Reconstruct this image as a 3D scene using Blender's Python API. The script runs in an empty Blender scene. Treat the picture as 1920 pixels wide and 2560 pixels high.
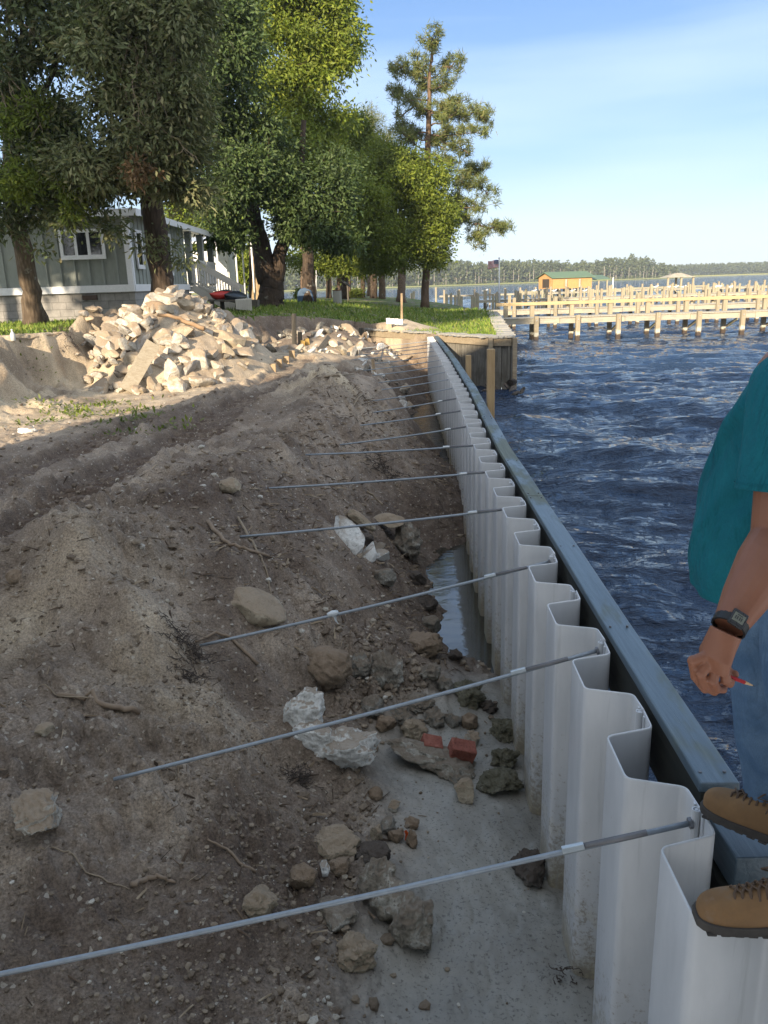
import bpy, bmesh, math, random
import numpy as np
from mathutils import Vector, Matrix

random.seed(7); RNG = np.random.default_rng(7)
SC = bpy.context.scene; COL = SC.collection
R = math.radians

# ------------------------------------------------------------ camera
CZ = 3.1                       # eye height above the water (z = 0)
FPX = 2000.0; PITCH = R(15.9); ROLL = R(1.8)
_F = np.array([0, math.cos(PITCH), -math.sin(PITCH)]); _U0 = np.array([0, math.sin(PITCH), math.cos(PITCH)])
_R0 = np.array([1.0, 0, 0])
_RT = math.cos(ROLL)*_R0 - math.sin(ROLL)*_U0; _UP = math.sin(ROLL)*_R0 + math.cos(ROLL)*_U0
cam_d = bpy.data.cameras.new("camera"); cam = bpy.data.objects.new("camera", cam_d); COL.objects.link(cam)
cam.matrix_world = Matrix(((_RT[0], _UP[0], -_F[0], 0), (_RT[1], _UP[1], -_F[1], 0), (_RT[2], _UP[2], -_F[2], CZ), (0, 0, 0, 1)))
cam_d.sensor_fit = 'VERTICAL'; cam_d.sensor_height = 24; cam_d.lens = 24*FPX/2560
cam_d.clip_start = 0.05; cam_d.clip_end = 6000
SC.camera = cam

# ------------------------------------------------------------ world, sun, exposure
SUN_EL = R(18.5); SUN_AZ = np.array([-0.38, -0.925])      # where the sun stands, seen from the scene
W = bpy.data.worlds.new("World"); SC.world = W; W.use_nodes = True
nt = W.node_tree; nt.nodes.clear()
n_out = nt.nodes.new('ShaderNodeOutputWorld'); n_bg = nt.nodes.new('ShaderNodeBackground')
n_sky = nt.nodes.new('ShaderNodeTexSky'); n_sky.sky_type = 'NISHITA'; n_sky.sun_disc = False
n_sky.sun_elevation = SUN_EL; n_sky.sun_rotation = math.atan2(SUN_AZ[0], SUN_AZ[1]) 
n_sky.altitude = 0; n_sky.air_density = 1.0; n_sky.dust_density = 0.25; n_sky.ozone_density = 3.0
n_bg.inputs['Strength'].default_value = 0.15
tc = nt.nodes.new('ShaderNodeTexCoord'); mp = nt.nodes.new('ShaderNodeMapping')
mp.inputs['Scale'].default_value = (1.0, 2.2, 9.0); mp.inputs['Rotation'].default_value = (0.0, R(-14), R(20))
nz = nt.nodes.new('ShaderNodeTexNoise'); nz.inputs['Scale'].default_value = 1.3; nz.inputs['Detail'].default_value = 6
nz.inputs['Roughness'].default_value = 0.45
rp = nt.nodes.new('ShaderNodeValToRGB'); rp.color_ramp.elements[0].position = 0.40; rp.color_ramp.elements[1].position = 0.72
rp.color_ramp.elements[0].color = (0, 0, 0, 1); rp.color_ramp.elements[1].color = (0.5, 0.5, 0.5, 1)
mx = nt.nodes.new('ShaderNodeMixRGB'); mx.inputs['Color2'].default_value = (3.0, 3.5, 4.0, 1)
nt.links.new(tc.outputs['Generated'], mp.inputs['Vector']); nt.links.new(mp.outputs['Vector'], nz.inputs['Vector'])
nt.links.new(nz.outputs['Fac'], rp.inputs['Fac']); nt.links.new(rp.outputs['Color'], mx.inputs['Fac'])
sx = nt.nodes.new('ShaderNodeSeparateXYZ'); nt.links.new(tc.outputs['Generated'], sx.inputs[0])
g2 = nt.nodes.new('ShaderNodeValToRGB'); e2 = g2.color_ramp.elements
for _ in range(4): e2.new(.5)
for e_, (p_, c_) in zip(e2, ((0.0, (.56, .64, .70)), (.05, (.50, .62, .74)), (.14, (.32, .48, .72)), (.31, (.16, .30, .60)), (.48, (.30, .46, .73)), (1.0, (.38, .51, .71)))): e_.position = p_; e_.color = (*c_, 1)
nt.links.new(sx.outputs['Z'], g2.inputs['Fac'])
gm = nt.nodes.new('ShaderNodeMixRGB'); gm.blend_type = 'MULTIPLY'; gm.inputs['Fac'].default_value = 1; gm.inputs['Color2'].default_value = (4.0, 4.0, 4.0, 1); nt.links.new(g2.outputs['Color'], gm.inputs['Color1'])
m1 = nt.nodes.new('ShaderNodeMixRGB'); m1.inputs['Fac'].default_value = .88; nt.links.new(n_sky.outputs['Color'], m1.inputs['Color1']); nt.links.new(gm.outputs['Color'], m1.inputs['Color2'])
nt.links.new(m1.outputs['Color'], mx.inputs['Color1'])
# unseen pale cloud added behind the camera to whiten and fill the shade
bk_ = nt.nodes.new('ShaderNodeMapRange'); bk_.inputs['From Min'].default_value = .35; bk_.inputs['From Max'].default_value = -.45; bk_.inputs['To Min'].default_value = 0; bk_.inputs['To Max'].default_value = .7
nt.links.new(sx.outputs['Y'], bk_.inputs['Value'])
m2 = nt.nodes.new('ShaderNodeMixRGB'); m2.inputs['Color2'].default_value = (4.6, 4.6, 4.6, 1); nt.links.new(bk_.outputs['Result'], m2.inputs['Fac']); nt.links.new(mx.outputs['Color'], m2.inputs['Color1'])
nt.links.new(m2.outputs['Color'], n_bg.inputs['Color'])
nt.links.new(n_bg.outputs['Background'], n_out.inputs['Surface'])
sun_d = bpy.data.lights.new("sun", 'SUN'); sun_d.energy = 4.6; sun_d.angle = R(0.5); sun_d.color = (1.0, 0.83, 0.61)
sun = bpy.data.objects.new("sun", sun_d); COL.objects.link(sun)
sd = Vector((SUN_AZ[0]*math.cos(SUN_EL), SUN_AZ[1]*math.cos(SUN_EL), math.sin(SUN_EL)))
sun.rotation_euler = sd.to_track_quat('Z', 'Y').to_euler(); sun.location = (-40, -50, 40)
SC.view_settings.view_transform = 'Standard'; SC.view_settings.look = 'None'
SC.view_settings.exposure = 1.2; SC.view_settings.gamma = 1.0; SC.view_settings.use_curve_mapping = False

# ------------------------------------------------------------ points from directions of view
def _ray(u, v): return _F + (u-960)/FPX*_RT - (v-1280)/FPX*_UP
def at(u, v, z):
    d = _ray(u, v); t = (CZ-z)/-d[2]; return np.array([d[0]*t, d[1]*t, z])
def aty(u, v, y):
    d = _ray(u, v); t = y/d[1]; return np.array([d[0]*t, y, CZ+d[2]*t])

# ------------------------------------------------------------ numpy noise
def _hash(ix, iy, seed):
    h = (ix.astype(np.int64)*374761393 + iy.astype(np.int64)*668265263 + seed*974634777) & 0xFFFFFFFF
    h = ((h ^ (h >> 13))*1274126177) & 0xFFFFFFFF
    h = (h ^ (h >> 16)); h = (h*2246822519) & 0xFFFFFFFF
    return ((h ^ (h >> 15)) & 0xFFFFFF)/float(0xFFFFFF)
def gn(x, y, seed=0):
    x = np.asarray(x, float); y = np.asarray(y, float)
    ix = np.floor(x); iy = np.floor(y); fx = x-ix; fy = y-iy
    u = fx*fx*fx*(fx*(fx*6-15)+10); v = fy*fy*fy*(fy*(fy*6-15)+10)
    def g(ax, ay):
        a = _hash(ix+ax, iy+ay, seed)*2*np.pi
        return np.cos(a)*(fx-ax)+np.sin(a)*(fy-ay)
    return ((g(0, 0)*(1-u)+g(1, 0)*u)*(1-v)+(g(0, 1)*(1-u)+g(1, 1)*u)*v)*1.4
def fbm(x, y, o=4, seed=0, gain=0.5):
    s = 0; a = 1
    for k in range(o):
        s = s+a*gn(x*2**k+17.3*k, y*2**k-9.1*k, seed+k); a *= gain
    return s
def clods(x, y, cell, dens, seed, flat=1.0):
    ix = np.floor(x/cell); iy = np.floor(y/cell); out = np.zeros_like(x)
    for a in (-1, 0, 1):
        for b in (-1, 0, 1):
            jx = ix+a; jy = iy+b
            px = (jx+_hash(jx, jy, seed))*cell; py = (jy+_hash(jx, jy, seed+1))*cell
            on = _hash(jx, jy, seed+2) < dens
            r = cell*(0.22+0.33*_hash(jx, jy, seed+3))
            e = 0.65+0.5*_hash(jx, jy, seed+4)
            d2 = ((x-px)/(r*e))**2+((y-py)/(r/e))**2
            h = np.where(on & (d2 < 1), np.sqrt(np.maximum(0, 1-d2))*r*flat, 0)
            out = np.maximum(out, h)
    return out
def sstep(a, b, x):
    t = np.clip((x-a)/(b-a), 0, 1); return t*t*(3-2*t)

# ------------------------------------------------------------ tagging and building
def tag(o, label=None, cat=None, group=None, kind=None):
    if label: o['label'] = label
    if cat: o['category'] = cat
    if group: o['group'] = group
    if kind: o['kind'] = kind
    return o
def thing(name, label, cat, loc=(0, 0, 0), group=None, rotz=0):
    o = bpy.data.objects.new(name, None); COL.objects.link(o); o.location = Vector([float(c) for c in loc]); o.rotation_euler = (0, 0, rotz)
    o.empty_display_size = 0.2
    return tag(o, label, cat, group)
def root_loc(p):
    while p.parent is not None: p = p.parent
    return p
def kids(o): return [c for c in bpy.data.objects if c.parent == o]
ORD = ['nearest', 'second', 'third', 'fourth', 'fifth', 'sixth', 'seventh', 'eighth', 'ninth', 'tenth', 'eleventh', 'twelfth',
       'thirteenth', 'fourteenth', 'fifteenth', 'sixteenth', 'seventeenth', 'eighteenth', 'nineteenth', 'twentieth',
       'twenty-first', 'twenty-second', 'twenty-third', 'twenty-fourth', 'twenty-fifth', 'twenty-sixth', 'twenty-seventh',
       'twenty-eighth', 'twenty-ninth', 'thirtieth', 'thirty-first', 'thirty-second', 'thirty-third', 'thirty-fourth',
       'thirty-fifth', 'thirty-sixth', 'thirty-seventh', 'thirty-eighth', 'thirty-ninth', 'fortieth', 'forty-first', 'forty-second',
       'forty-third', 'forty-fourth']

def frame(d):
    d = np.asarray(d, float); d = d/np.linalg.norm(d)
    a = np.array([0, 0, 1.0]) if abs(d[2]) < 0.9 else np.array([0, 1.0, 0])
    s = np.cross(d, a); s /= np.linalg.norm(s); return d, s, np.cross(s, d)

class MB:
    def __init__(s): s.v = []; s.f = []; s.m = []; s.n = 0
    def add(s, vs, fs, mi=0):
        s.v.append(np.asarray(vs, float).reshape(-1, 3)); n = s.n
        s.f += [tuple(i+n for i in f) for f in fs]; s.m += [mi]*len(fs); s.n += len(s.v[-1]); return s
    def box(s, c, size, rot=None, mi=0, taper=1.0):
        hx, hy, hz = [k/2 for k in size]
        vs = np.array([[sx*hx*(taper if sz > 0 else 1), sy*hy*(taper if sz > 0 else 1), sz*hz] for sz in (-1, 1) for sx, sy in ((-1, -1), (1, -1), (1, 1), (-1, 1))])
        if rot is not None: vs = vs @ np.array(rot).T
        return s.add(vs+np.asarray(c, float), [(3, 2, 1, 0), (4, 5, 6, 7), (0, 1, 5, 4), (1, 2, 6, 5), (2, 3, 7, 6), (3, 0, 4, 7)], mi)
    def beam(s, p0, p1, w, h, up=None, mi=0):
        p0 = np.asarray(p0, float); p1 = np.asarray(p1, float); d = p1-p0; L = np.linalg.norm(d); d /= L
        up = np.array([0, 0, 1.0]) if up is None else np.asarray(up, float)
        if abs(d @ up) > 0.98: up = np.array([0, 1.0, 0])
        sd_ = np.cross(d, up); sd_ /= np.linalg.norm(sd_); u2 = np.cross(sd_, d)
        return s.box((p0+p1)/2, (L, w, h), np.stack([d, sd_, u2], 1), mi)
    def tube(s, pts, rad, n=8, cap=True, mi=0, ell=None, up=None):
        pts = np.asarray(pts, float); k = len(pts)
        rad = np.full(k, rad, float) if np.isscalar(rad) else np.asarray(rad, float)
        T = np.gradient(pts, axis=0); T /= np.linalg.norm(T, axis=1)[:, None]+1e-12
        _, S, U = frame(T[0])
        if up is not None:
            S = np.cross(T[0], up); S /= np.linalg.norm(S); U = np.cross(S, T[0])
        a = np.arange(n)*2*np.pi/n; vs = []
        for i in range(k):
            S = S-T[i]*(S@T[i]); S /= np.linalg.norm(S); U = np.cross(S, T[i])
            r = rad[i]; e1, e2 = (1, 1) if ell is None else ell[i]
            vs.append(pts[i]+np.outer(np.cos(a)*r*e1, S)+np.outer(np.sin(a)*r*e2, U))
        fs = []
        for i in range(k-1):
            for j in range(n):
                j2 = (j+1) % n; fs.append((i*n+j, i*n+j2, (i+1)*n+j2, (i+1)*n+j))
        if cap: fs.append(tuple(range(n))); fs.append(tuple((k-1)*n+j for j in reversed(range(n))))
        return s.add(np.concatenate(vs), fs, mi)
    def ellip(s, c, r, rot=None, nu=16, nv=10, mi=0):
        vs = [[0, 0, -1]]
        for i in range(1, nv):
            t = -np.pi/2+np.pi*i/nv
            for j in range(nu):
                a = 2*np.pi*j/nu; vs.append([np.cos(t)*np.cos(a), np.cos(t)*np.sin(a), np.sin(t)])
        vs.append([0, 0, 1]); vs = np.array(vs)*np.asarray(r, float)
        if rot is not None: vs = vs @ np.array(rot).T
        fs = [(0, 1+(j+1) % nu, 1+j) for j in range(nu)]
        for i in range(nv-2):
            for j in range(nu):
                a = 1+i*nu+j; b = 1+i*nu+(j+1) % nu; fs.append((a, b, b+nu, a+nu))
        l = len(vs)-1; fs += [(l, 1+(nv-2)*nu+j, 1+(nv-2)*nu+(j+1) % nu) for j in range(nu)]
        return s.add(vs+np.asarray(c, float), fs, mi)
    def poly(s, outer, z0, z1, mi=0):
        n = len(outer); vs = [[x, y, z0] for x, y in outer]+[[x, y, z1] for x, y in outer]
        fs = [tuple(reversed(range(n))), tuple(range(n, 2*n))]+[(i, (i+1) % n, n+(i+1) % n, n+i) for i in range(n)]
        return s.add(vs, fs, mi)
    def loft(s, rings, close=False, cap=True, mi=0):
        n = len(rings[0]); vs = np.concatenate([np.asarray(r_, float) for r_ in rings]); fs = []
        for i in range(len(rings)-1):
            for j in range(n if not close else n): 
                j2 = (j+1) % n; fs.append((i*n+j, i*n+j2, (i+1)*n+j2, (i+1)*n+j))
        if cap: fs.append(tuple(reversed(range(n)))); fs.append(tuple((len(rings)-1)*n+j for j in range(n)))
        return s.add(vs, fs, mi)
    def build(s, name, mats, parent=None, smooth=False, bevel=0, loc=None, recalc=True):
        vs = np.concatenate(s.v) if s.v else np.zeros((0, 3))
        me = bpy.data.meshes.new(name)
        off = np.zeros(3)
        if parent is not None: off = np.array(root_loc(parent).location)
        elif loc is not None: off = np.asarray(loc, float)
        me.from_pydata((vs-off).tolist(), [], s.f)
        if not isinstance(mats, (list, tuple)): mats = [mats]
        for m_ in mats: me.materials.append(m_)
        if len(mats) > 1: me.polygons.foreach_set('material_index', s.m)
        if recalc:
            bm = bmesh.new(); bm.from_mesh(me); bmesh.ops.recalc_face_normals(bm, faces=bm.faces); bm.to_mesh(me); bm.free()
        if smooth: me.polygons.foreach_set('use_smooth', [True]*len(me.polygons))
        me.update(); o = bpy.data.objects.new(name, me); COL.objects.link(o)
        if parent is not None: o.parent = parent
        elif loc is not None: o.location = Vector([float(c) for c in loc])
        if bevel:
            b = o.modifiers.new('bevel', 'BEVEL'); b.width = bevel; b.segments = 2; b.limit_method = 'ANGLE'
        return o

def raw_mesh(name, V, Fq, mat, smooth=True, parent=None, loc=None, nper=4):
    """fast mesh from numpy arrays of quads (or tris)"""
    me = bpy.data.meshes.new(name); V = np.asarray(V, np.float32); Fq = np.asarray(Fq, np.int32)
    off = np.zeros(3, np.float32)
    if parent is not None: off = np.array(root_loc(parent).location, np.float32)
    elif loc is not None: off = np.asarray(loc, np.float32)
    me.vertices.add(len(V)); me.vertices.foreach_set('co', (V-off).ravel())
    me.loops.add(Fq.size); me.loops.foreach_set('vertex_index', Fq.ravel())
    me.polygons.add(len(Fq)); me.polygons.foreach_set('loop_start', np.arange(len(Fq), dtype=np.int32)*nper)
    me.polygons.foreach_set('loop_total', np.full(len(Fq), nper, np.int32))
    me.polygons.foreach_set('use_smooth', np.full(len(Fq), smooth))
    me.materials.append(mat); me.update(calc_edges=True); me.validate()
    o = bpy.data.objects.new(name, me); COL.objects.link(o)
    if parent is not None: o.parent = parent
    elif loc is not None: o.location = Vector([float(c) for c in loc])
    return o

def copy_tree(o, parent=None):
    c = o.copy(); COL.objects.link(c); c.parent = parent
    for ch in kids(o): copy_tree(ch, c)
    return c

# ------------------------------------------------------------ materials
class NT:
    def __init__(s, name):
        s.m = bpy.data.materials.new(name); s.m.use_nodes = True; s.t = s.m.node_tree; s.t.nodes.clear()
        s.out = s.t.nodes.new('ShaderNodeOutputMaterial'); s.b = s.t.nodes.new('ShaderNodeBsdfPrincipled')
        s.t.links.new(s.b.outputs[0], s.out.inputs['Surface']); s.tc = s.t.nodes.new('ShaderNodeTexCoord')
        s.geo = s.t.nodes.new('ShaderNodeNewGeometry')
    def n(s, ty, **kw):
        q = s.t.nodes.new(ty)
        for k, v in kw.items(): setattr(q, k, v)
        return q
    def l(s, a, b): s.t.links.new(a, b)
    def vec(s, scale=(1, 1, 1), rot=(0, 0, 0), world=False):
        q = s.n('ShaderNodeMapping'); q.inputs['Scale'].default_value = scale; q.inputs['Rotation'].default_value = rot
        s.l(s.geo.outputs['Position'] if world else s.tc.outputs['Object'], q.inputs['Vector']); return q.outputs[0]
    def noise(s, scale, detail=4, rough=0.55, vec=None, dist=0):
        q = s.n('ShaderNodeTexNoise'); q.inputs['Scale'].default_value = scale; q.inputs['Detail'].default_value = detail
        q.inputs['Roughness'].default_value = rough; q.inputs['Distortion'].default_value = dist
        s.l(vec if vec is not None else s.tc.outputs['Object'], q.inputs['Vector']); return q.outputs['Fac']
    def voro(s, scale, vec=None, feature='F1', out='Distance'):
        q = s.n('ShaderNodeTexVoronoi', feature=feature); q.inputs['Scale'].default_value = scale
        s.l(vec if vec is not None else s.tc.outputs['Object'], q.inputs['Vector']); return q.outputs[out]
    def ramp(s, fac, stops):
        q = s.n('ShaderNodeValToRGB'); e = q.color_ramp.elements
        while len(e) < len(stops): e.new(0.5)
        for i, (p, c) in enumerate(stops):
            e[i].position = p; e[i].color = (c, c, c, 1) if np.isscalar(c) else (*c, 1)
        s.l(fac, q.inputs['Fac']); return q.outputs['Color']
    def mix(s, a, b, fac, mode='MIX'):
        q = s.n('ShaderNodeMixRGB', blend_type=mode)
        for inp, val in (('Color1', a), ('Color2', b), ('Fac', fac)):
            if isinstance(val, (int, float)): q.inputs[inp].default_value = val if inp == 'Fac' else (val, val, val, 1)
            elif isinstance(val, tuple): q.inputs[inp].default_value = (*val, 1)
            else: s.l(val, q.inputs[inp])
        return q.outputs[0]
    def math(s, op, a, b=0.0):
        q = s.n('ShaderNodeMath', operation=op)
        for i, val in enumerate((a, b)):
            if isinstance(val, (int, float)): q.inputs[i].default_value = val
            else: s.l(val, q.inputs[i])
        return q.outputs[0]
    def bump(s, h, strength, dist, prev=None):
        q = s.n('ShaderNodeBump'); q.inputs['Strength'].default_value = strength; q.inputs['Distance'].default_value = dist
        s.l(h, q.inputs['Height'])
        if prev is not None: s.l(prev, q.inputs['Normal'])
        return q.outputs[0]
    def fin(s, col=None, rough=None, normal=None, **kw):
        def put(name, v):
            i = s.b.inputs[name]
            if isinstance(v, (int, float)): i.default_value = v
            elif isinstance(v, tuple): i.default_value = (*v, 1) if len(v) == 3 else v
            else: s.l(v, i)
        if col is not None: put('Base Color', col)
        if rough is not None: put('Roughness', rough)
        if normal is not None: s.l(normal, s.b.inputs['Normal'])
        for k, v in kw.items(): put(k.replace('_', ' '), v)
        return s.m

def simple(name, c0, c1=None, rough=0.7, scale=6, bump=0.25, bd=0.004, stretch=(1, 1, 1), metallic=0.0, spots=None, spec=0.4, detail=5, world=False):
    t = NT(name); v = t.vec(stretch, world=world)
    c1 = c1 or tuple(x*0.75 for x in c0)
    f = t.noise(scale, detail, 0.6, v); f2 = t.noise(scale*5.3, 4, 0.6, v)
    col = t.mix(t.ramp(f, [(0.3, c0), (0.7, c1)]), t.ramp(f2, [(0.3, tuple(x*0.72 for x in c0)), (0.7, c0)]), 0.35)
    if spots:
        col = t.mix(col, spots[0], t.ramp(t.noise(spots[1], 5, 0.65, v), [(spots[2], 0.0), (spots[2]+0.06, 1.0)]))
    h = t.mix(f, f2, 0.5)
    return t.fin(col, t.ramp(f2, [(0.3, max(0.02, rough-0.08)), (0.7, min(1, rough+0.08))]), t.bump(h, bump, bd) if bump else None, Metallic=metallic, Specular_IOR_Level=spec)

def rock_mat(name, cols, rough=0.9, dirt=None, dirt_amt=0.5, scale=9, bd=0.02):
    t = NT(name); v = t.vec(world=True)
    f = t.noise(scale, 8, 0.68, v); g = t.noise(scale*6, 6, 0.7, v); c = t.voro(scale*2.3, v)
    col = t.ramp(f, [(0.32, cols[0]), (0.5, cols[1]), (0.66, cols[2])])
    col = t.mix(col, tuple(x*0.45 for x in cols[0]), t.ramp(g, [(0.54, 0.0), (0.68, 0.85)]))
    if dirt:
        sep = t.n('ShaderNodeSeparateXYZ'); t.l(t.geo.outputs['Normal'], sep.inputs[0])
        k = t.math('ADD', sep.outputs['Z'], t.math('MULTIPLY', t.noise(scale*0.6, 5, 0.6, v), 1.4))
        s0 = (1.5-dirt_amt*1.15)/2; col = t.mix(col, dirt, t.ramp(t.math('MULTIPLY', k, .5), [(s0, 0.0), (min(1, s0+.15), 0.85)]))
    n1 = t.bump(f, 1.0, bd*2.0); n2 = t.bump(t.mix(g, c, 0.4), 0.7, bd*0.5, n1)
    return t.fin(col, rough, n2, Specular_IOR_Level=0.25)

def wood_mat(name, c0, c1, axis=0, rough=0.75, stain=None):
    t = NT(name); sc_ = [14, 14, 14]; sc_[axis] = 1.1; v = t.vec(tuple(sc_))
    f = t.noise(1.6, 6, 0.65, v, 0.6); g = t.noise(6, 4, 0.6, v)
    col = t.mix(t.ramp(f, [(0.35, c0), (0.65, c1)]), tuple(x*0.5 for x in c1), t.ramp(g, [(0.55, 0.0), (0.75, 0.6)]))
    col = t.mix(col, tuple(x*0.6 for x in c0), t.ramp(t.noise(1.3, 4, 0.6), [(0.5, 0.0), (0.7, 0.45)]))
    if stain: col = t.mix(col, stain, t.ramp(t.noise(2.2, 5, 0.6), [(0.5, 0.0), (0.62, 0.8)]))
    return t.fin(col, rough, t.bump(t.mix(f, g, 0.5), 0.5, 0.006), Specular_IOR_Level=0.3)

def leaf_mat(name, cols, transl=0.3, rough=0.55, spec=0.3):
    t = NT(name); col = t.ramp(t.geo.outputs['Random Per Island'], [(i/(len(cols)-1), c) for i, c in enumerate(cols)])
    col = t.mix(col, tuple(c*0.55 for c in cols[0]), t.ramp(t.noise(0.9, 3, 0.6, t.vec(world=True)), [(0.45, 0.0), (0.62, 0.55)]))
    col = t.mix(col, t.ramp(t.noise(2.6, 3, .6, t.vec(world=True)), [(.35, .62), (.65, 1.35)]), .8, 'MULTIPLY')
    t.fin(col, rough, Specular_IOR_Level=spec)
    tr = t.n('ShaderNodeBsdfTranslucent'); t.l(t.mix(col, (0.35, 0.42, 0.05), 0.25), tr.inputs['Color'])
    mxs = t.n('ShaderNodeMixShader'); mxs.inputs[0].default_value = transl
    t.l(t.b.outputs[0], mxs.inputs[1]); t.l(tr.outputs[0], mxs.inputs[2]); t.l(mxs.outputs[0], t.out.inputs['Surface'])
    return t.m

# ============================================================ THE LIE OF THE LAND
def xw(y):      # line of the interlocks of the sheet pile wall
    return np.interp(y, [-3, 2, 5.6, 7.8, 9.7, 12.5, 17.4, 25.8], [0.90, 0.955, 1.05, 1.11, 1.2, 1.34, 1.5, 1.70])
WT = 1.5        # height of the top of the wall above the water
LAWN = np.array([(-70, 6), (-12, 11.6), (-8.6, 13.2), (-7.0, 14.6), (-7.7, 16.4), (-6.7, 17.6), (-7.2, 21), (-5.6, 25.5), (-3.6, 28.3), (-1.8, 30), (-.5, 29.6),
                 (1.75, 25.6), (3.6, 22.9), (6, 42), (5.5, 60), (2, 75), (-12, 82), (-70, 95)], float)
def in_poly(x, y, P):
    c = np.zeros(x.shape, bool); n = len(P)
    for i in range(n):
        x0, y0 = P[i]; x1, y1 = P[(i+1) % n]
        if y0 == y1: continue
        c ^= ((y0 > y) != (y1 > y)) & (x < (x1-x0)*(y-y0)/(y1-y0)+x0)
    return c
def d_line(x, y, P, closed=False):
    best = np.full(x.shape, 1e9); along = np.zeros(x.shape); acc = 0
    for i in range(len(P) if closed else len(P)-1):
        a = P[i]; b = P[(i+1) % len(P)]; dx, dy = b[0]-a[0], b[1]-a[1]; L2 = dx*dx+dy*dy
        t = np.clip(((x-a[0])*dx+(y-a[1])*dy)/L2, 0, 1); d = np.hypot(x-a[0]-t*dx, y-a[1]-t*dy)
        along = np.where(d < best, acc+t*math.sqrt(L2), along); best = np.minimum(best, d); acc += math.sqrt(L2)
    return best, along
CTRL = [(-3, 0.5, .95), (-3, 2, .95), (-4, 4, 1.05), (-6, 8, 1.1), (-9, 5, 1.2), (-1.49, 2.35, .5), (-1.36, 1.2, .45), (-.71, 3.06, .42), (-1.67, 3.28, .82),
        (-1.37, 3.43, .80), (-.47, 4.87, .42), (-.74, 5.09, .85), (-1.23, 4.60, .96), (-1.09, 5.78, 1.3), (-2.0, 5.15, 1.42), (-2.35, 4.46, 1.1),
        (-3.4, 6.8, 1.1), (-5.5, 11.5, 1.1), (-3.3, 13.9, 1.15), (-1.3, 7.2, 1.4), (-1.0, 8.4, 1.38), (-.57, 10.5, 1.42), (-.57, 14.4, 1.40), (-1.2, 16, 1.3), (-2.2, 10, 1.25),
        (-2.6, 17, 1.15), (-.7, 12.2, 1.5), (-.05, 4.6, .12), (.24, 3.3, .08), (0, 2.9, .11), (-.12, 2.66, .14), (0, 1, .15), (.5, .8, .09), (.5, 2.5, .06), (.5, 4.2, .06),
        (.85, 1, .07), (.85, 3, .05), (.85, 4.6, .03), (-.35, 2.2, .3), (-.3, 3.6, .3),
        (.2, 6.6, .26), (.45, 8.8, .0), (.47, 6.6, .0), (.47, 9.2, .03), (.65, 7, -.12), (.7, 8.5, -.12), (.85, 7.2, -.16), (.95, 8.8, -.14), (.55, 5.6, .14), (.85, 5.5, .06),
        (.9, 6.1, -.08), (.0, 7.5, .55), (0, 9, .62), (-.1, 6.2, .55), (-.6, 6.6, .98),
        (.95, 10.3, .3), (.5, 10.4, .6), (1.0, 12, .32), (.5, 12, .75), (1.1, 13.2, .1), (.2, 13.2, 1.0), (0, 11, 1.1),
        (1.2, 14.6, -.2), (1.4, 20, -.22), (1.2, 23.5, -.2), (.62, 16.6, -.2), (.33, 16.6, .95), (.1, 15.5, 1.2), (.78, 14.2, -.1), (.5, 14.2, .85), (.15, 19, .95), (.48, 19, -.15), (.9, 17.5, -.25), (.75, 21, -.1), (1.1, 16, -.25), (.5, 5.2, .12), (.5, 6.9, -.07), (.46, 7.7, -.07), (.5, 8.5, -.07), (.28, 7.6, .18),
        (-2.6, 26.5, 1.35), (-1, 26, 1.25), (-.3, 24.3, 1.05), (.35, 21.5, .8), (-.4, 19, 1.1), (-1, 21, 1.25), (.7, 25.2, .75), (.3, 27, .85), (1.5, 25, .2), (1.25, 22.5, .0), (.8, 23, .6),
        (-4, 21, 1.15), (-5.2, 17.5, 1.12), (-5.6, 14.5, 1.1), (-8, 11, 1.15), (-3.4, 25, 1.2)]
CT = np.array(CTRL, float)
def _fit():
    d = np.hypot(CT[:, None, 0]-CT[None, :, 0], CT[:, None, 1]-CT[None, :, 1]); n = len(CT)
    A = np.zeros((n+3, n+3)); A[:n, :n] = np.sqrt(d*d+0.01)+np.eye(n)*-0.02; A[:n, n] = 1; A[:n, n+1:] = CT[:, :2]; A[n:, :n] = A[:n, n:].T
    return np.linalg.solve(A, np.concatenate([CT[:, 2], np.zeros(3)]))
RW = _fit()
def exc_z(x, y):
    z = RW[-3]+RW[-2]*x+RW[-1]*y
    for i in range(len(CT)): z = z+RW[i]*np.sqrt((x-CT[i, 0])**2+(y-CT[i, 1])**2+0.01)
    return np.clip(z, -0.35, 1.7)
def lawn_z(x, y):
    s = sstep(-6.5, 2.5, x-0.11*np.maximum(0, y-26)); z = 2.33*(1-s)+1.52*s
    z = z-0.12*sstep(28, 60, y)*(1-s)-0.3*sstep(66, 80, y)*(1-s)+0.03*gn(x*.3, y*.3, 5)
    return z-sstep(8, 0, y)*0.0
TRK = [np.array([at(u, v, 1.2)[:2] for u, v in L]) for L in (
    [(-330, 1540), (-120, 1420), (60, 1320), (330, 1185), (580, 1060), (760, 980), (860, 925)],
    [(-250, 1300), (0, 1200), (250, 1110), (520, 1005), (680, 950), (760, 905)])]
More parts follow.
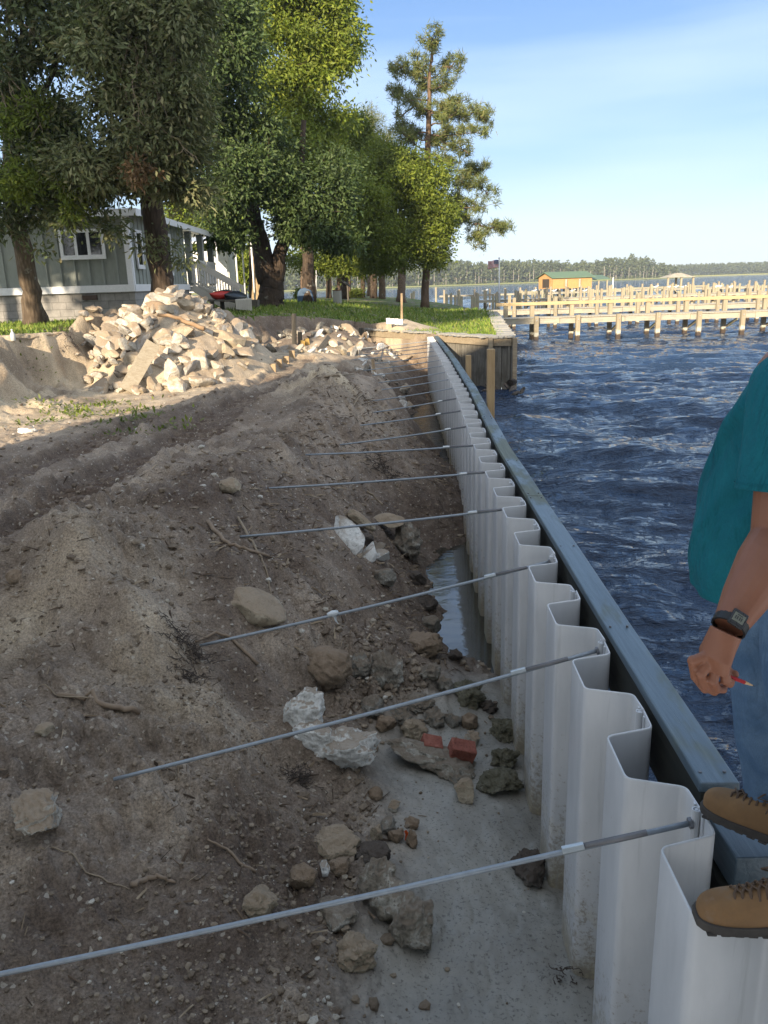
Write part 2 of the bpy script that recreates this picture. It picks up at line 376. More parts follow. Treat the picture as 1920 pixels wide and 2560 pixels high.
RIDGES = [(np.array([at(u, v, z)[:2] for u, v, z in L]), w_, h_) for L, w_, h_ in (
    ([(150, 1400, 1.3), (235, 1425, 1.4), (420, 1590, 1.1), (560, 1760, .8), (600, 1850, .7)], .17, .13),
    ([(440, 1650, 1.0), (560, 1690, .85), (640, 1800, .65), (690, 1900, .5)], .16, -.11),
    ([(520, 1290, 1.3), (600, 1200, 1.4), (735, 1090, 1.4), (850, 985, 1.4)], .28, .13),
    ([(560, 1420, 1.2), (700, 1480, .9), (800, 1560, .7)], .15, .09),
    ([(660, 1330, 1.2), (760, 1440, .9), (860, 1540, .6)], .16, -.09),
    ([(700, 1160, 1.35), (850, 1250, 1.0), (960, 1320, .6)], .20, .10),
    ([(0, 1210, 1.15), (300, 1110, 1.15), (560, 1010, 1.15)], .25, .08),
    ([(0, 1480, 1.1), (150, 1450, 1.1), (350, 1330, 1.15)], .22, .09))]
def height(x, y, fine=True):
    x = np.asarray(x, float); y = np.asarray(y, float)
    ze = exc_z(x, y); zl = lawn_z(x, y)
    wob = 0.55*gn(x*.75, y*.75, 31)+0.22*gn(x*2.7, y*2.7, 32)
    inside = in_poly(x, y, LAWN); dl, al = d_line(x, y, LAWN, True); wob = wob+.38*gn(al*1.05, 0*al+3.3, 33)+.18*gn(al*2.9, 0*al+7.1, 34); sdist = np.where(inside, dl, -dl)
    cap = (x > -0.9) & (y > 20)
    w = np.where(cap, 0.06, 0.55)
    k = sstep(0, 1, (sdist+np.where(cap, 0, w*0.9+wob*0.6))/w)
    k = k*0.8+0.2*sstep(-1.9, 0.1, sdist+wob)*np.where(cap, 0, 1)+np.where(cap, 0.2*k, 0)
    # rubble mound
    md = np.hypot((x+4.85)/2.35, (y-20.0)/3.5); mound = 1.85*np.maximum(0, 1-md)**0.8
    md2 = np.hypot((x+1.5)/2.1, (y-26.3)/2.6); mound = mound+0.55*np.maximum(0, 1-md2)
    md3 = np.hypot((x-.9)/1.4, (y-28.6)/1.5); mound = mound+np.where(inside, 0.42*np.maximum(0, 1-md3)**1.2, 0)
    z = ze*(1-k)+zl*k
    z = z+mound*np.where(inside & (md > 1) & (md3 > 1), 0.0, 1.0)*np.where(inside, 0.75, 1.0)
    dirt = 1-sstep(0.75, 0.98, k)
    wet = sstep(0.30, 0.08, z)*sstep(-1.2, .1, x)*(1-k)*sstep(6.3, 5.3, y)
    amp = dirt*(1-0.85*wet)*(1-.6*sstep(-1.6, -2.8, x)*sstep(7, 10, y))
    tm = 0
    for L in TRK: tm = np.maximum(tm, sstep(.46, .34, d_line(x, y, L)[0]))
    amp = amp*(1-.7*tm)
    if fine:
        nr = np.hypot(x, y)
        z = z+amp*(0.07*fbm(x*1.1, y*1.1, 3, 3)+0.040*fbm(x*4.3, y*4.3, 3, 11)-.022*np.abs(gn(x*9, y*9, 12)))
        # peaks of spoil
        for (px, py, r_, h_) in ((-2.0, 5.2, .42, .16), (-.75, 12.3, .8, .26), (-1.5, 6.4, .5, .08), (-.9, 14.9, .7, .15)):
            d = np.hypot(x-px, y-py)/r_; z = z+h_*np.exp(-d*d*1.6)*(1+.3*gn(x*4, y*4, 8))
        # crests and gullies of the spoil bank
        for L, w_, h_ in RIDGES:
            d, s_ = d_line(x, y, L); d = d+.05*gn(x*3, y*3, 41); z = z+h_*np.exp(-(d/w_)**2)*(1+.35*gn(x*2.2, y*2.2, 42))
        # machine tracks
        for i, L in enumerate(TRK):
            d, s_ = d_line(x, y, L); hw = 0.36
            inn = sstep(hw+.06, hw-.04, d)*dirt
            lug = np.abs(((s_+0.06*gn(x*2, y*2, 77))/0.21) % 1-0.5)*2
            br = sstep(-.5, .35, gn(x*.8, y*.8, 90+i))
            z = z-inn*(0.10-0.075*sstep(.3, .7, lug)*br)+0.075*np.exp(-((d-hw-.10)/.09)**2)*dirt*(0.6+fbm(x*4, y*4, 2, 4))
        # erosion runnels on the bank face and the cut edges
        face = sstep(.02, .3, 1-np.abs(k*2-1))*dirt
        z = z-face*0.34*np.abs(gn(x*1.7, y*1.7, 55))-face*.14*np.abs(gn(x*5, y*5, 56))
        bank = sstep(.15, .5, z)*sstep(1.35, 1.0, z)*sstep(-2.2, -.8, x)*sstep(14, 12, y)
        z = z-bank*0.045*np.abs(gn(y*4.2+x*.8, x*1.1, 57))
        c = clods(x, y, .34, .13, 100, .45)+clods(x+3, y, .15, .40, 110, .95)*sstep(30, 12, nr)+.8*clods(x+1.3, y+7, .10, .42, 130, 1.0)*sstep(18, 9, nr)
        c = c+clods(x, y+5, .065, .5, 120, .85)*sstep(12, 7, nr)
        z = z+amp*c*(0.35+0.65*sstep(-.3, .3, gn(x*.7, y*.7, 60)))
        z = z+amp*0.011*fbm(x*19, y*19, 3, 70)*sstep(16, 8, nr)
        z = z+0.010*wet*fbm(x*3, y*3, 3, 73)
        z = z+0.004*wet*clods(x, y, .05, .2, 140)*20*.2
    return z, k, wet, dirt
def zt(x, y, fine=False): return float(height(np.array([x]), np.array([y]), fine)[0][0])
def hit(u, v, fine=True):
    """where the line of sight meets the ground"""
    d = _ray(u, v); t = np.concatenate([np.arange(1.2, 12, .01), np.arange(12, 90, .05)])
    P = d[None, :]*t[:, None]; z = height(P[:, 0], P[:, 1], fine)[0]
    below = (CZ+P[:, 2]) < z
    i = int(np.argmax(below)) if below.any() else len(t)-1
    return np.array([P[i, 0], P[i, 1], z[i]])
def px2m(P): return float((P[0]*_F[0]+P[1]*_F[1]+(P[2]-CZ)*_F[2])/FPX)

# ------------------------------------------------------------ ground materials
def mat_dirt():
    t = NT('dirt'); a = t.n('ShaderNodeVertexColor', layer_name='mask'); s = t.n('ShaderNodeSeparateColor'); t.l(a.outputs['Color'], s.inputs[0])
    v = t.vec(world=True)
    f = t.noise(1.6, 8, 0.62, v); g = t.noise(14, 8, 0.7, v); h = t.noise(75, 5, 0.75, v); vo = t.voro(46, v); vo2 = t.voro(130, v)
    col = t.ramp(f, [(0.34, (.146, .112, .086)), (0.5, (.238, .187, .143)), (0.66, (.355, .288, .22))])
    dry = t.mix(col, (.62, .51, .36), s.outputs['Blue'])
    dark = t.mix(dry, (.095, .066, .050), t.math('MULTIPLY', s.outputs['Green'], t.ramp(g, [(.3, .35), (.6, .95)])))
    c2 = t.mix(dark, t.ramp(h, [(.36, .4), (.64, 1.5)]), 0.7, 'MULTIPLY')  # fine dips darkened in colour to stand in for crevice shade
    c2 = t.mix(c2, (.50, .45, .37), t.ramp(t.voro(58, v, out='Color'), [(.86, 0.0), (.9, .55)]))
    mud = t.mix((.215, .203, .178), (.285, .270, .236), t.ramp(f, [(.4, 0.0), (.6, 1.0)]))
    mud = t.mix(mud, (.045, .040, .034), t.ramp(t.noise(55, 6, 0.75, v), [(.55, 0.0), (.62, .7)]))
    c3 = t.mix(c2, mud, s.outputs['Red'])
    b1 = t.bump(g, 0.75, .035); b2 = t.bump(t.mix(vo, h, .5), .65, .012, b1); b3 = t.bump(vo2, .25, .004, b2)
    ro = t.mix(0.95, .42, s.outputs['Red'])
    flat = t.bump(t.noise(30, 6, .7, v), .25, .008)
    nm = t.n('ShaderNodeMix', data_type='VECTOR'); t.l(s.outputs['Red'], nm.inputs[0]); t.l(b3, nm.inputs[4]); t.l(flat, nm.inputs[5])
    return t.fin(c3, ro, nm.outputs[1], Specular_IOR_Level=.3)
M_DIRT = mat_dirt()
def mat_lawn():
    t = NT('lawn_grass'); v = t.vec(world=True); f = t.noise(.45, 5, .6, v); g = t.noise(7, 6, .7, v); h = t.noise(60, 4, .7, v)
    c = t.ramp(f, [(.35, (.085, .150, .022)), (.55, (.135, .205, .032)), (.7, (.20, .235, .055))])
    c = t.mix(c, t.ramp(g, [(.3, .55), (.7, 1.25)]), .8, 'MULTIPLY'); c = t.mix(c, t.ramp(h, [(.3, .5), (.7, 1.3)]), .6, 'MULTIPLY')
    return t.fin(c, .85, t.bump(t.mix(g, h, .6), 1.0, .06), Specular_IOR_Level=.15)
M_LAWN = mat_lawn()

# ------------------------------------------------------------ ground and lawn meshes
def land():
    nr, na = 1240, 900
    r = np.geomspace(.9, 110, nr); a = np.radians(np.linspace(-62, 48, na))
    A, RR = np.meshgrid(a, r); X = RR*np.sin(A); Y = RR*np.cos(A)
    Z = np.zeros_like(X); K = np.zeros_like(X); Wt = np.zeros_like(X); D = np.zeros_like(X)
    for i in range(0, nr, 70):
        s = slice(i, i+70); Z[s], K[s], Wt[s], D[s] = height(X[s], Y[s])
    inside = in_poly(X, Y, LAWN)
    keep = inside | ((X < xw(Y)-0.004) & (Y < 30.5) & ~((X > 1.75) & (Y > 25)))
    trk = np.zeros_like(X)
    for L in TRK:
        d, _ = d_line(X, Y, L); trk = np.maximum(trk, sstep(.5, .3, d))
    trk = np.maximum(trk, 0.75*sstep(-.05, .45, gn(X*.45, Y*.45, 200)+.5*gn(X*1.7, Y*1.7, 201)-.12))
    trk = np.maximum(trk, .9*sstep(1.05, .45, Z)*sstep(-1.0, .0, X)*sstep(5, 6.5, Y)); trk = np.maximum(trk, sstep(.9, .55, K)*sstep(.25, .6, K)*.55)
    sand = np.zeros_like(X)  # pale sand; wide far patches also paint the floor sunlit-bright
    for (px, py, q) in ((-2.0, 5.0, .55), (-.75, 12.3, .8), (-2.3, 4.6, .4), (-6, 17, 3.4), (-4, 20, 3.0), (-7, 14.5, 3.2), (-3, 23, 2.2), (.7, 28.3, 1.6), (-1.5, 4.5, .35), (-1.1, 4.0, .3)):
        sand = np.maximum(sand, np.exp(-((X-px)**2+(Y-py)**2)/(q*q)))
    sand = sand*(.5+.5*sstep(-.3, .2, gn(X*1.5, Y*1.5, 205)))*(.55+.45*sstep(9, 13, Y))*(.8+.35*gn(X*6, Y*6, 206))
    trk = trk*(1-.75*sand)
    V = np.stack([X, Y, Z], 2).reshape(-1, 3)
    idx = np.arange(nr*na).reshape(nr, na); q = np.stack([idx[:-1, :-1], idx[1:, :-1], idx[1:, 1:], idx[:-1, 1:]], 2)
    kq = keep[:-1, :-1] & keep[1:, :-1] & keep[1:, 1:] & keep[:-1, 1:]
    md3 = np.hypot((X-.9)/1.4, (Y-28.6)/1.5)
    grass = (K+.22*gn(X*2.2, Y*2.2, 300)+.15*gn(X*7, Y*7, 301) > .93) & inside & (md3 > .92+.2*gn(X*2, Y*2, 9))
    grass &= ~((np.abs(X+6.9) < 1.1) & (Y < 16.3) & (Y > 12) & (gn(X*1.3, Y*1.3, 44) > -.25))
    gq = grass[:-1, :-1] & grass[1:, 1:]
    for name, sel, mat in (('ground', kq & ~gq, M_DIRT), ('lawn', kq & gq, M_LAWN)):
        F = q[sel]; u, inv = np.unique(F, return_inverse=True)
        o = raw_mesh(name, V[u], inv.reshape(F.shape)[:, ::-1], mat, True); tag(o, kind='structure')
        if name == 'ground':
            c = np.stack([Wt.ravel()[u], trk.ravel()[u], sand.ravel()[u], np.ones(len(u))], 1).astype(np.float32)
            at_ = o.data.color_attributes.new('mask', 'FLOAT_COLOR', 'POINT'); at_.data.foreach_set('color', c.ravel())
    return
land()

# ------------------------------------------------------------ water
def mat_water(name, base, rough, b1, b2, calm=False):
    t = NT(name); v = t.vec((1, 1.9, 1), world=True)
    n1 = t.bump(t.noise(3.2, 5, .6, v, .3), b1, .12); n2 = t.bump(t.noise(.35, 6, .6, t.vec((1, 2.4, 1), world=True)), b2, .9, n1)
    t.fin(base, rough, n2, Specular_IOR_Level=.5); t.b.inputs['IOR'].default_value = 1.333
    return t.m
M_WATER = mat_water('river_water', (.010, .024, .054), .035, .75, .6)
M_POOL = mat_water('still_water', (.030, .028, .020), .015, .03, .0); M_POOL.node_tree.nodes['Principled BSDF'].inputs['IOR'].default_value = 1.9
M_PIT = mat_water('pit_water', (.008, .007, .006), .12, .25, .0); M_PIT.node_tree.nodes['Principled BSDF'].inputs['Specular IOR Level'].default_value = .2
def waves(x, y, g):
    """g = local grid size; short waves fade out where the grid cannot carry them"""
    z = 0; wx = x+.8*gn(x*.15, y*.15, 7); wy = y+.6*gn(x*.2, y*.2, 8)
    ang = R(-12); c, s = math.cos(ang), math.sin(ang); px = c*wx+s*wy; py = -s*wx+c*wy
    for lx, ly, A, sd_ in ((6.5, 3.0, .20, 1), (2.6, 1.15, .14, 2), (1.1, .52, .075, 3), (.5, .24, .038, 4), (.22, .12, .012, 5)):
        f = np.clip((ly/g-1.6)/2.5, 0, 1)
        n = gn(px/lx, py/ly, sd_*13); n2 = gn(px/lx*1.3+5, py/ly*1.2, sd_*13+5)
        z = z+A*f*((1-np.abs(n)*1.9)*.62+n2*.45)
    return z-.06
def water():
    nr, na = 980, 860
    r = np.concatenate([np.geomspace(1.2, 150, 900), np.geomspace(152, 1360, 80)]); a = np.radians(np.concatenate([np.linspace(-62, -2, 130), np.linspace(-1.8, 46, na-130-60), np.linspace(46.5, 75, 60)]))
    A, RR = np.meshgrid(a, r); X = RR*np.sin(A); Y = RR*np.cos(A)
    keep = ((X > xw(Y)+.02) | (Y > 26.5)) & ~(in_poly(X, Y, LAWN+0.0) & (Y < 80))
    g = np.maximum(RR*.0054, .012); Z = waves(X, Y, g)
    sh = sstep(.0, 1.2, X-xw(Y)); Z = Z*np.where(Y < 26, .35+.65*sh, 1)
    V = np.stack([X, Y, Z], 2).reshape(-1, 3); idx = np.arange(nr*na).reshape(nr, na)
    q = np.stack([idx[:-1, :-1], idx[1:, :-1], idx[1:, 1:], idx[:-1, 1:]], 2)
    kq = keep[:-1, :-1] & keep[1:, :-1] & keep[1:, 1:] & keep[:-1, 1:]
    F = q[kq]; u, inv = np.unique(F, return_inverse=True)
    o = raw_mesh('river', V[u], inv.reshape(F.shape)[:, ::-1], M_WATER, True); tag(o, kind='structure')
    # still water trapped behind the wall
    for x0, y0, x1, y1 in ((.2, 5.3, 1.3, 10.4), (-.6, 12.6, 1.9, 28.5)):
        m = MB(); ys = np.linspace(y0, y1, 14)
        m.add([[x0, y, -.03] for y in ys]+[[min(x1, float(xw(y))-.004) if y < 25.8 else 1.7, y, -.03] for y in ys], [(i, i+14, i+15, i+1) for i in range(13)])
        tag(m.build('pool_water', M_POOL if y0 < 10 else M_PIT), kind='structure')
water()

# ============================================================ SHEET PILE WALL
def mat_vinyl():
    t = NT('white_vinyl'); v = t.vec((1, 1, .25), world=True); f = t.noise(7, 5, .6, v); g = t.noise(60, 4, .7, t.vec(world=True))
    sep = t.n('ShaderNodeSeparateXYZ'); t.l(t.geo.outputs['Position'], sep.inputs[0])
    col = t.ramp(f, [(.35, (.58, .585, .59)), (.65, (.49, .50, .51))])
    col = t.mix(col, (.20, .17, .14), t.ramp(g, [(.70, 0.0), (.74, .8)]))
    lo = t.math('ADD', sep.outputs['Z'], t.math('MULTIPLY', t.noise(9, 5, .7, t.vec((1, 1, .5), world=True)), .5))
    col = t.mix(col, (.36, .30, .17), t.ramp(lo, [(.30, .8), (.52, 0.0)]))
    col = t.mix(col, (.55, .50, .36), t.ramp(t.math('ABSOLUTE', t.math('SUBTRACT', lo, .62)), [(.0, .3), (.05, 0.0)]))
    sp = t.math('ADD', t.math('MULTIPLY', sep.outputs['Z'], .28), t.noise(38, 5, .75, t.vec(world=True))); col = t.mix(col, (.27, .235, .19), t.ramp(sp, [(.50, .75), (.60, 0.0)]))
    col = t.mix(col, (.36, .37, .37), t.ramp(t.noise(22, 4, .7, t.vec((1, 1, .06), world=True)), [(.60, 0.0), (.72, .45)]))
    return t.fin(col, .32, t.bump(g, .08, .002), Specular_IOR_Level=.45)
M_VINYL = mat_vinyl()
M_GALV = simple('galvanised_rod', (.30, .335, .37), (.20, .225, .25), .45, 30, .4, .001, metallic=.35)
M_GALV2 = simple('zinc_coupler', (.52, .55, .56), (.40, .43, .44), .38, 40, .3, .001, metallic=.6)
M_RODDK = simple('dark_steel', (.19, .19, .20), (.13, .13, .135), .5, 30, .4, .001, metallic=.4)
PER = .61
def sheet_path():
    """one sheet, interlock to interlock: (along, inward) with rounded corners"""
    c = [(0.0, 0), (.012, 0), (.125, -.005), (.178, -.185), (.435, -.185), (.488, -.005), (.598, 0), (.61, 0)]; out = [c[0], c[1]]
    for i in range(2, 6):
        p0, p, p1 = np.array(c[i-1]), np.array(c[i]), np.array(c[i+1]); r = .024
        a = p+(p0-p)/np.linalg.norm(p0-p)*r; b = p+(p1-p)/np.linalg.norm(p1-p)*r
        for k in range(7):
            t = k/6; out.append(tuple((1-t)**2*a+2*t*(1-t)*p+t*t*b))
    return np.array(out+[c[6], c[7]])
SP = sheet_path()
def make_sheet():
    root = thing('sheet_pile', 'x', 'sheet pile', (0, 0, 0), 'white vinyl sheet piles of the wall')
    th = .0085; T = np.gradient(SP, axis=0); T /= np.linalg.norm(T, axis=1)[:, None]; N = np.stack([T[:, 1], -T[:, 0]], 1)
    zs = [-.75, -.2, .2, .6, 1.0, 1.3, 1.494, 1.5]; rings = []
    for z in zs:
        ch = .0 if z < 1.499 else .0022
        o_ = SP+N*(th/2-ch); i_ = SP-N*(th/2-ch)
        ring = np.concatenate([o_, i_[::-1]]); rings.append(np.stack([ring[:, 1], ring[:, 0], np.full(len(ring), z)], 1))
    m = MB(); n = len(rings[0]); V = np.concatenate(rings); fs = []
    for i in range(len(rings)-1):
        for j in range(n): j2 = (j+1) % n; fs.append((i*n+j, i*n+j2, (i+1)*n+j2, (i+1)*n+j))
    t0 = (len(rings)-1)*n; h = n//2
    for j in range(h-1): fs.append((t0+j, t0+j+1, t0+n-2-j, t0+n-1-j))
    m.add(V, fs); m.build('panel', M_VINYL, root, smooth=True)
    k = MB()        # knuckle and socket of the interlock
    for z0, z1 in ((-.75, 1.497),):
        a = np.linspace(R(35), R(325), 12); ring = [(.0135*math.cos(q)-.017, .0135*math.sin(q)+.61) for q in a]
        r2 = [(.0092*math.cos(q)-.017, .0092*math.sin(q)+.61) for q in a[::-1]]
        P_ = ring+r2; n_ = len(P_)
        vs = [[x, y, z0] for x, y in P_]+[[x, y, z1] for x, y in P_]
        fs = [(i, (i+1) % n_, n_+(i+1) % n_, n_+i) for i in range(n_)]+[(n_+i, n_+i+1, n_+n_-2-i, n_+n_-1-i) for i in range(11)]
        k.add(vs, fs); k.box((-.016, .612, .37), (.010, .010, 2.25))
    for yy in (.575, .645): k.box((-.009, yy, .37), (.006, .012, 2.246))
    k.build('interlock', M_VINYL, root)
    return root
sh0 = make_sheet()
first = True; NS = 0
for k in range(-3, 39):
    y0 = 2.13+PER*k; y1 = y0+PER
    if y1 > 25.7: break
    o = sh0 if first else copy_tree(sh0); first = False
    xa, xb = float(xw(y0)), float(xw(y1)); o.location = (xa, y0, RNG.uniform(-.009, .009))
    o.rotation_euler = (0, 0, -math.atan2(xb-xa, PER)); o.scale = (1, math.hypot(xb-xa, PER)/PER*1.001, 1)
    o['label'] = ('nearest white vinyl sheet pile, at the bottom edge of the photo' if k == -3 else
                  '%s white vinyl sheet pile of the wall, counted from the bottom edge of the photo' % ORD[k+3]); NS += 1
# timber wale along the river side
def mat_wale():
    t = NT('wet_treated_timber'); v = t.vec((26, 1.3, 26), world=True); g = t.noise(1.5, 6, .7, v, .7); w = t.noise(1.1, 5, .65, t.vec((3, .8, 1), world=True)); k = t.voro(3.1, t.vec((2.2, .5, 1), world=True))
    dry = t.ramp(g, [(.3, (.145, .165, .135)), (.7, (.085, .10, .085))]); wet = t.ramp(g, [(.3, (.095, .135, .165)), (.7, (.05, .078, .10))]); f = t.ramp(w, [(.42, 0.0), (.52, 1.0)])
    col = t.mix(dry, wet, f); col = t.mix(col, (.022, .02, .016), t.ramp(k, [(.045, .9), (.075, 0.0)]))
    return t.fin(col, t.mix(.8, .36, f), t.bump(g, .7, .004), Specular_IOR_Level=.6)
M_WALE = mat_wale()
M_WALE2 = wood_mat('dark_treated_timber', (.035, .034, .026), (.02, .02, .016), 1, .7)  # dark colour stands in for shade on beam sides and under boots
def wale(y0, y1, off, w, z0, z1, mat, root, n=40, name='timber'):
    ys = np.linspace(y0, y1, n); m = MB(); rings = []
    for y in ys:
        x = float(xw(y)); wv = .003*math.sin(y*3.1); rings.append([(x+off, y, z0), (x+off+w, y, z0), (x+off+w-.004, y, z1-.004+wv), (x+off+.004, y, z1+wv)])
    m.loft(rings); return m.build(name, mat, root, bevel=.006)
wl = thing('wale_beam', 'long wet blue-green timber beam bolted along the river side of the sheet pile wall', 'beam', (1.1, 2.2, 1.4))
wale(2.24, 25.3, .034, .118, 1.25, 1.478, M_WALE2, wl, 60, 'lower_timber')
ya = 2.24
for yb_ in (5.9, 9.6, 13.2, 16.9, 20.5, 25.3):
    wale(ya, yb_-.008, .030+RNG.uniform(-.003, .003), .135, 1.480, 1.515+RNG.uniform(-.003, .003), M_WALE, wl, 14, 'top_board')
    nb_ = MB()
    for y_ in (ya+.06, yb_-.07, (ya+yb_)/2-.6, (ya+yb_)/2+.6):
        for o_ in (.055, .135): nb_.tube([(float(xw(y_))+o_, y_, 1.51), (float(xw(y_))+o_, y_, 1.5195)], .006, 8)
    nb_.build('nail', M_RODDK, wl); ya = yb_
for k in range(1, 36, 2):
    y = 2.4+k*.61; m = MB(); m.tube([(xw(y)+.153, y, 1.36), (xw(y)+.165, y, 1.36)], .016, 6); m.build('bolt', M_GALV2, wl)
w2 = thing('wale_beam', 'short dark timber beam under the boots, lapped below the end of the long beam', 'beam', (1.1, 1, 1.3))
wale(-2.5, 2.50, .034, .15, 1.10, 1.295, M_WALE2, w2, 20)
m = MB(); m.box((xw(2.2)+.11, 2.18, 1.38), (.13, .40, .12)); m.build('splice_block', M_WALE, w2, bevel=.005)
for (y, z) in ((1.86, 1.38), (.64, 1.38)):
    b = MB(); b.tube([(xw(y)-.012, y, z), (xw(y)+.004, y, z)], .018, 12); b.build('bolt_head', M_RODDK, w2, bevel=.003)

# ------------------------------------------------------------ tie rods
ROD = [((0, 2432), None), ((285, 1948), None), ((500, 1614), None), ((600, 1342), None), ((648, 1222), None), ((764, 1137), None),
       ((850, 1112), None), ((864, 1068), None), ((872, 1040), None), ((925, 1003), None), ((926, 978), None), ((945, 957), None)]
m_tape = simple('tape', (.62, .66, .68), None, .4, 20)
for k in range(19):
    y = 2.13+1.22*k
    x = float(xw(y))
    if k < len(ROD):
        P = aty(*ROD[k][0], y)
        if k == 0: d = P-np.array([x, y, 1.45]); P = P+d*.25
    else:
        xl = x-RNG.uniform(1.5, 2.4); P = np.array([xl, y+RNG.uniform(-.2, .2), max(zt(xl, y)-.02, 1.28)])
    A = np.array([x-.03, y, 1.452]); d = P-A; L = np.linalg.norm(d)
    if P[2] > 1.46: P[2] = 1.44
    lab = ('steel tie rod from wall to bank, %s from the bottom of the photo' % ORD[k]) if k else 'nearest galvanised tie rod, crossing the whole foreground from the wall to the left edge'
    r = thing('tie_rod', lab, 'tie rod', A, 'steel tie rods from the wall into the bank')
    n_ = 14; sag = [A+(P-A)*t+np.array([0, 0, -.012*math.sin(math.pi*t)]) for t in np.linspace(.0, 1, n_)]
    m = MB(); m.tube(sag, .0092, 10); m.build('rod', M_GALV, r, smooth=True)
    cp = .34 if k < 2 else RNG.uniform(.28, .42); dn = (P-A)/np.linalg.norm(P-A)
    if k < 9:
        c0 = A+dn*cp; m = MB(); m.tube([c0, c0+dn*.07], .0145, 6); m.build('coupler', M_GALV2, r, bevel=.0015)
        m = MB(); m.tube([A+dn*.14, A+dn*.142, A+dn*(cp-.001)], .0102, 10); m.build('threaded_end', M_RODDK, r, smooth=True)
    m = MB(); m.tube([A-dn*.004, A+dn*.008], .018, 6); m.build('nut', M_RODDK, r)
    if k == 2:
        t_ = thing('plastic_tape', 'scrap of clear plastic tape wrapped round the third tie rod', 'tape', aty(832, 1536, y-.0))
        q = MB(); c = np.array(aty(832, 1534, y)); q.tube([c-dn*.035, c-dn*.02, c+dn*.0, c+dn*.02, c+dn*.035], [.012, .017, .022, .016, .011], 7)
        q.build('wrap', m_tape, t_, smooth=True)
        q = MB(); q.tube([c+dn*-.01+(0, 0, -.012), c+(.015, 0, -.045), c+(.03, 0, -.07)], [.012, .006, .002], 5); q.build('loose_end', m_tape, t_)

# mooring posts just outside the wall
M_POST = wood_mat('new_post_wood', (.46, .33, .18), (.34, .23, .12), 2, .75)
for (u, v0, y, w, lab) in ((1161, 888, 15.3, .10, 'short sunlit square post against the river side of the wall'), (1209.5, 873, 11.0, .10, 'tall brown square post standing in the river close beside the wall')):
    T = aty(u, v0, y); zt_ = T[2]; T[0] = max(T[0], xw(y)+.25)
    m = MB(); m.box((T[0], y, (zt_-.5)/2), (w, w, zt_+.5)); o = m.build('guide_post', M_POST, loc=(T[0], y, 0), bevel=.006); tag(o, lab, 'post', 'guide posts outside the wall')

# ============================================================ NEIGHBOUR'S OLD TIMBER BULKHEAD
M_OLD = wood_mat('weathered_grey_boards', (.14, .125, .105), (.075, .068, .056), 2, .85)
M_OLDL = wood_mat('weathered_concrete_planks', (.24, .225, .195), (.13, .12, .10), 2, .85, stain=(.12, .11, .09))
M_CAPB = wood_mat('cap_timber', (.36, .30, .21), (.24, .19, .13), 0, .8)
M_SHAKE = simple('weathered_cap_boards', (.37, .36, .33), (.22, .21, .185), .85, 8, .5, .006, stretch=(1, 4, 1))
def bulkhead(name, label, pts, z0, ztop, planks, first_gap=0):
    r = thing(name, label, 'bulkhead', (pts[0][0], pts[0][1], ztop))
    for i in range(len(pts)-1):
        a = np.array([*pts[i], 0.]); b = np.array([*pts[i+1], 0.]); L = np.linalg.norm(b-a); d = (b-a)/L; nrm = np.array([d[1], -d[0], 0])
        m = MB(); s = 0
        while s < L-.02:
            w = min(RNG.uniform(.27, .33), L-s); dep = (0, .05)[int(s*7) % 2]; c = a+d*(s+w/2)-nrm*(.06+dep)
            m.box((c[0], c[1], (z0+ztop-.2)/2), (w-.012, .06, ztop-.2-z0), np.stack([d, np.cross([0, 0, 1.], d), [0, 0, 1.]], 1)); s += w
        m.build('planks', planks, r)
        m = MB(); m.beam(a+nrm*.0+(0, 0, ztop-.11), b+nrm*.0+(0, 0, ztop-.11), .07, .20); m.build('face_beam', M_CAPB, r, bevel=.006)
        s = .06; j = 0
        while s < L-.05:
            w = RNG.uniform(.16, .24); c = a+d*(s+w/2)-nrm*(.13+RNG.uniform(-.03, .03)); ro = RNG.uniform(-.16, .16)
            dd = np.array([d[0]*math.cos(ro)-d[1]*math.sin(ro), d[0]*math.sin(ro)+d[1]*math.cos(ro), RNG.uniform(-.06, .06)]); dd /= np.linalg.norm(dd)
            s_ = np.cross([0, 0, 1.], dd); s_ /= np.linalg.norm(s_); u_ = np.cross(dd, s_)
            if not (first_gap and RNG.random() < .08):
                m = MB(); m.box((c[0], c[1], ztop+.026+RNG.uniform(-.004, .02)), (w-.03, .48+RNG.uniform(-.06, .05), .055), np.stack([dd, s_, u_], 1)); m.build('cap_board', M_SHAKE, r, bevel=.004)
            s += w; j += 1
    return r
bulkhead('old_bulkhead', 'weathered timber bulkhead with loose cap boards behind the tie rods, left of the wall end', [(-.5, 29.6), (1.68, 25.95)], -.4, 1.53, M_OLD, 1)
bh = bulkhead('river_bulkhead', 'timber bulkhead with grey cap boards below the bright lawn corner, right of the wall end', [(1.86, 25.4), (3.2, 23.1), (3.72, 22.85), (5.98, 42)], -.5, 1.53, M_OLDL)
for (x, y) in ((3.8, 22.75), (1.9, 25.25), (3.15, 22.98)):
    m = MB(); m.box((x, y, .6), (.12, .12, 1.9)); m.build('corner_post', M_CAPB, bh, bevel=.008)
m = MB(); m.box((-.62, 29.75, 1.1), (.16, .16, 1.0)); o = m.build('end_post', M_OLD, loc=(-.62, 29.75, .6), bevel=.01); tag(o, 'stub post at the left end of the old timber bulkhead', 'post')
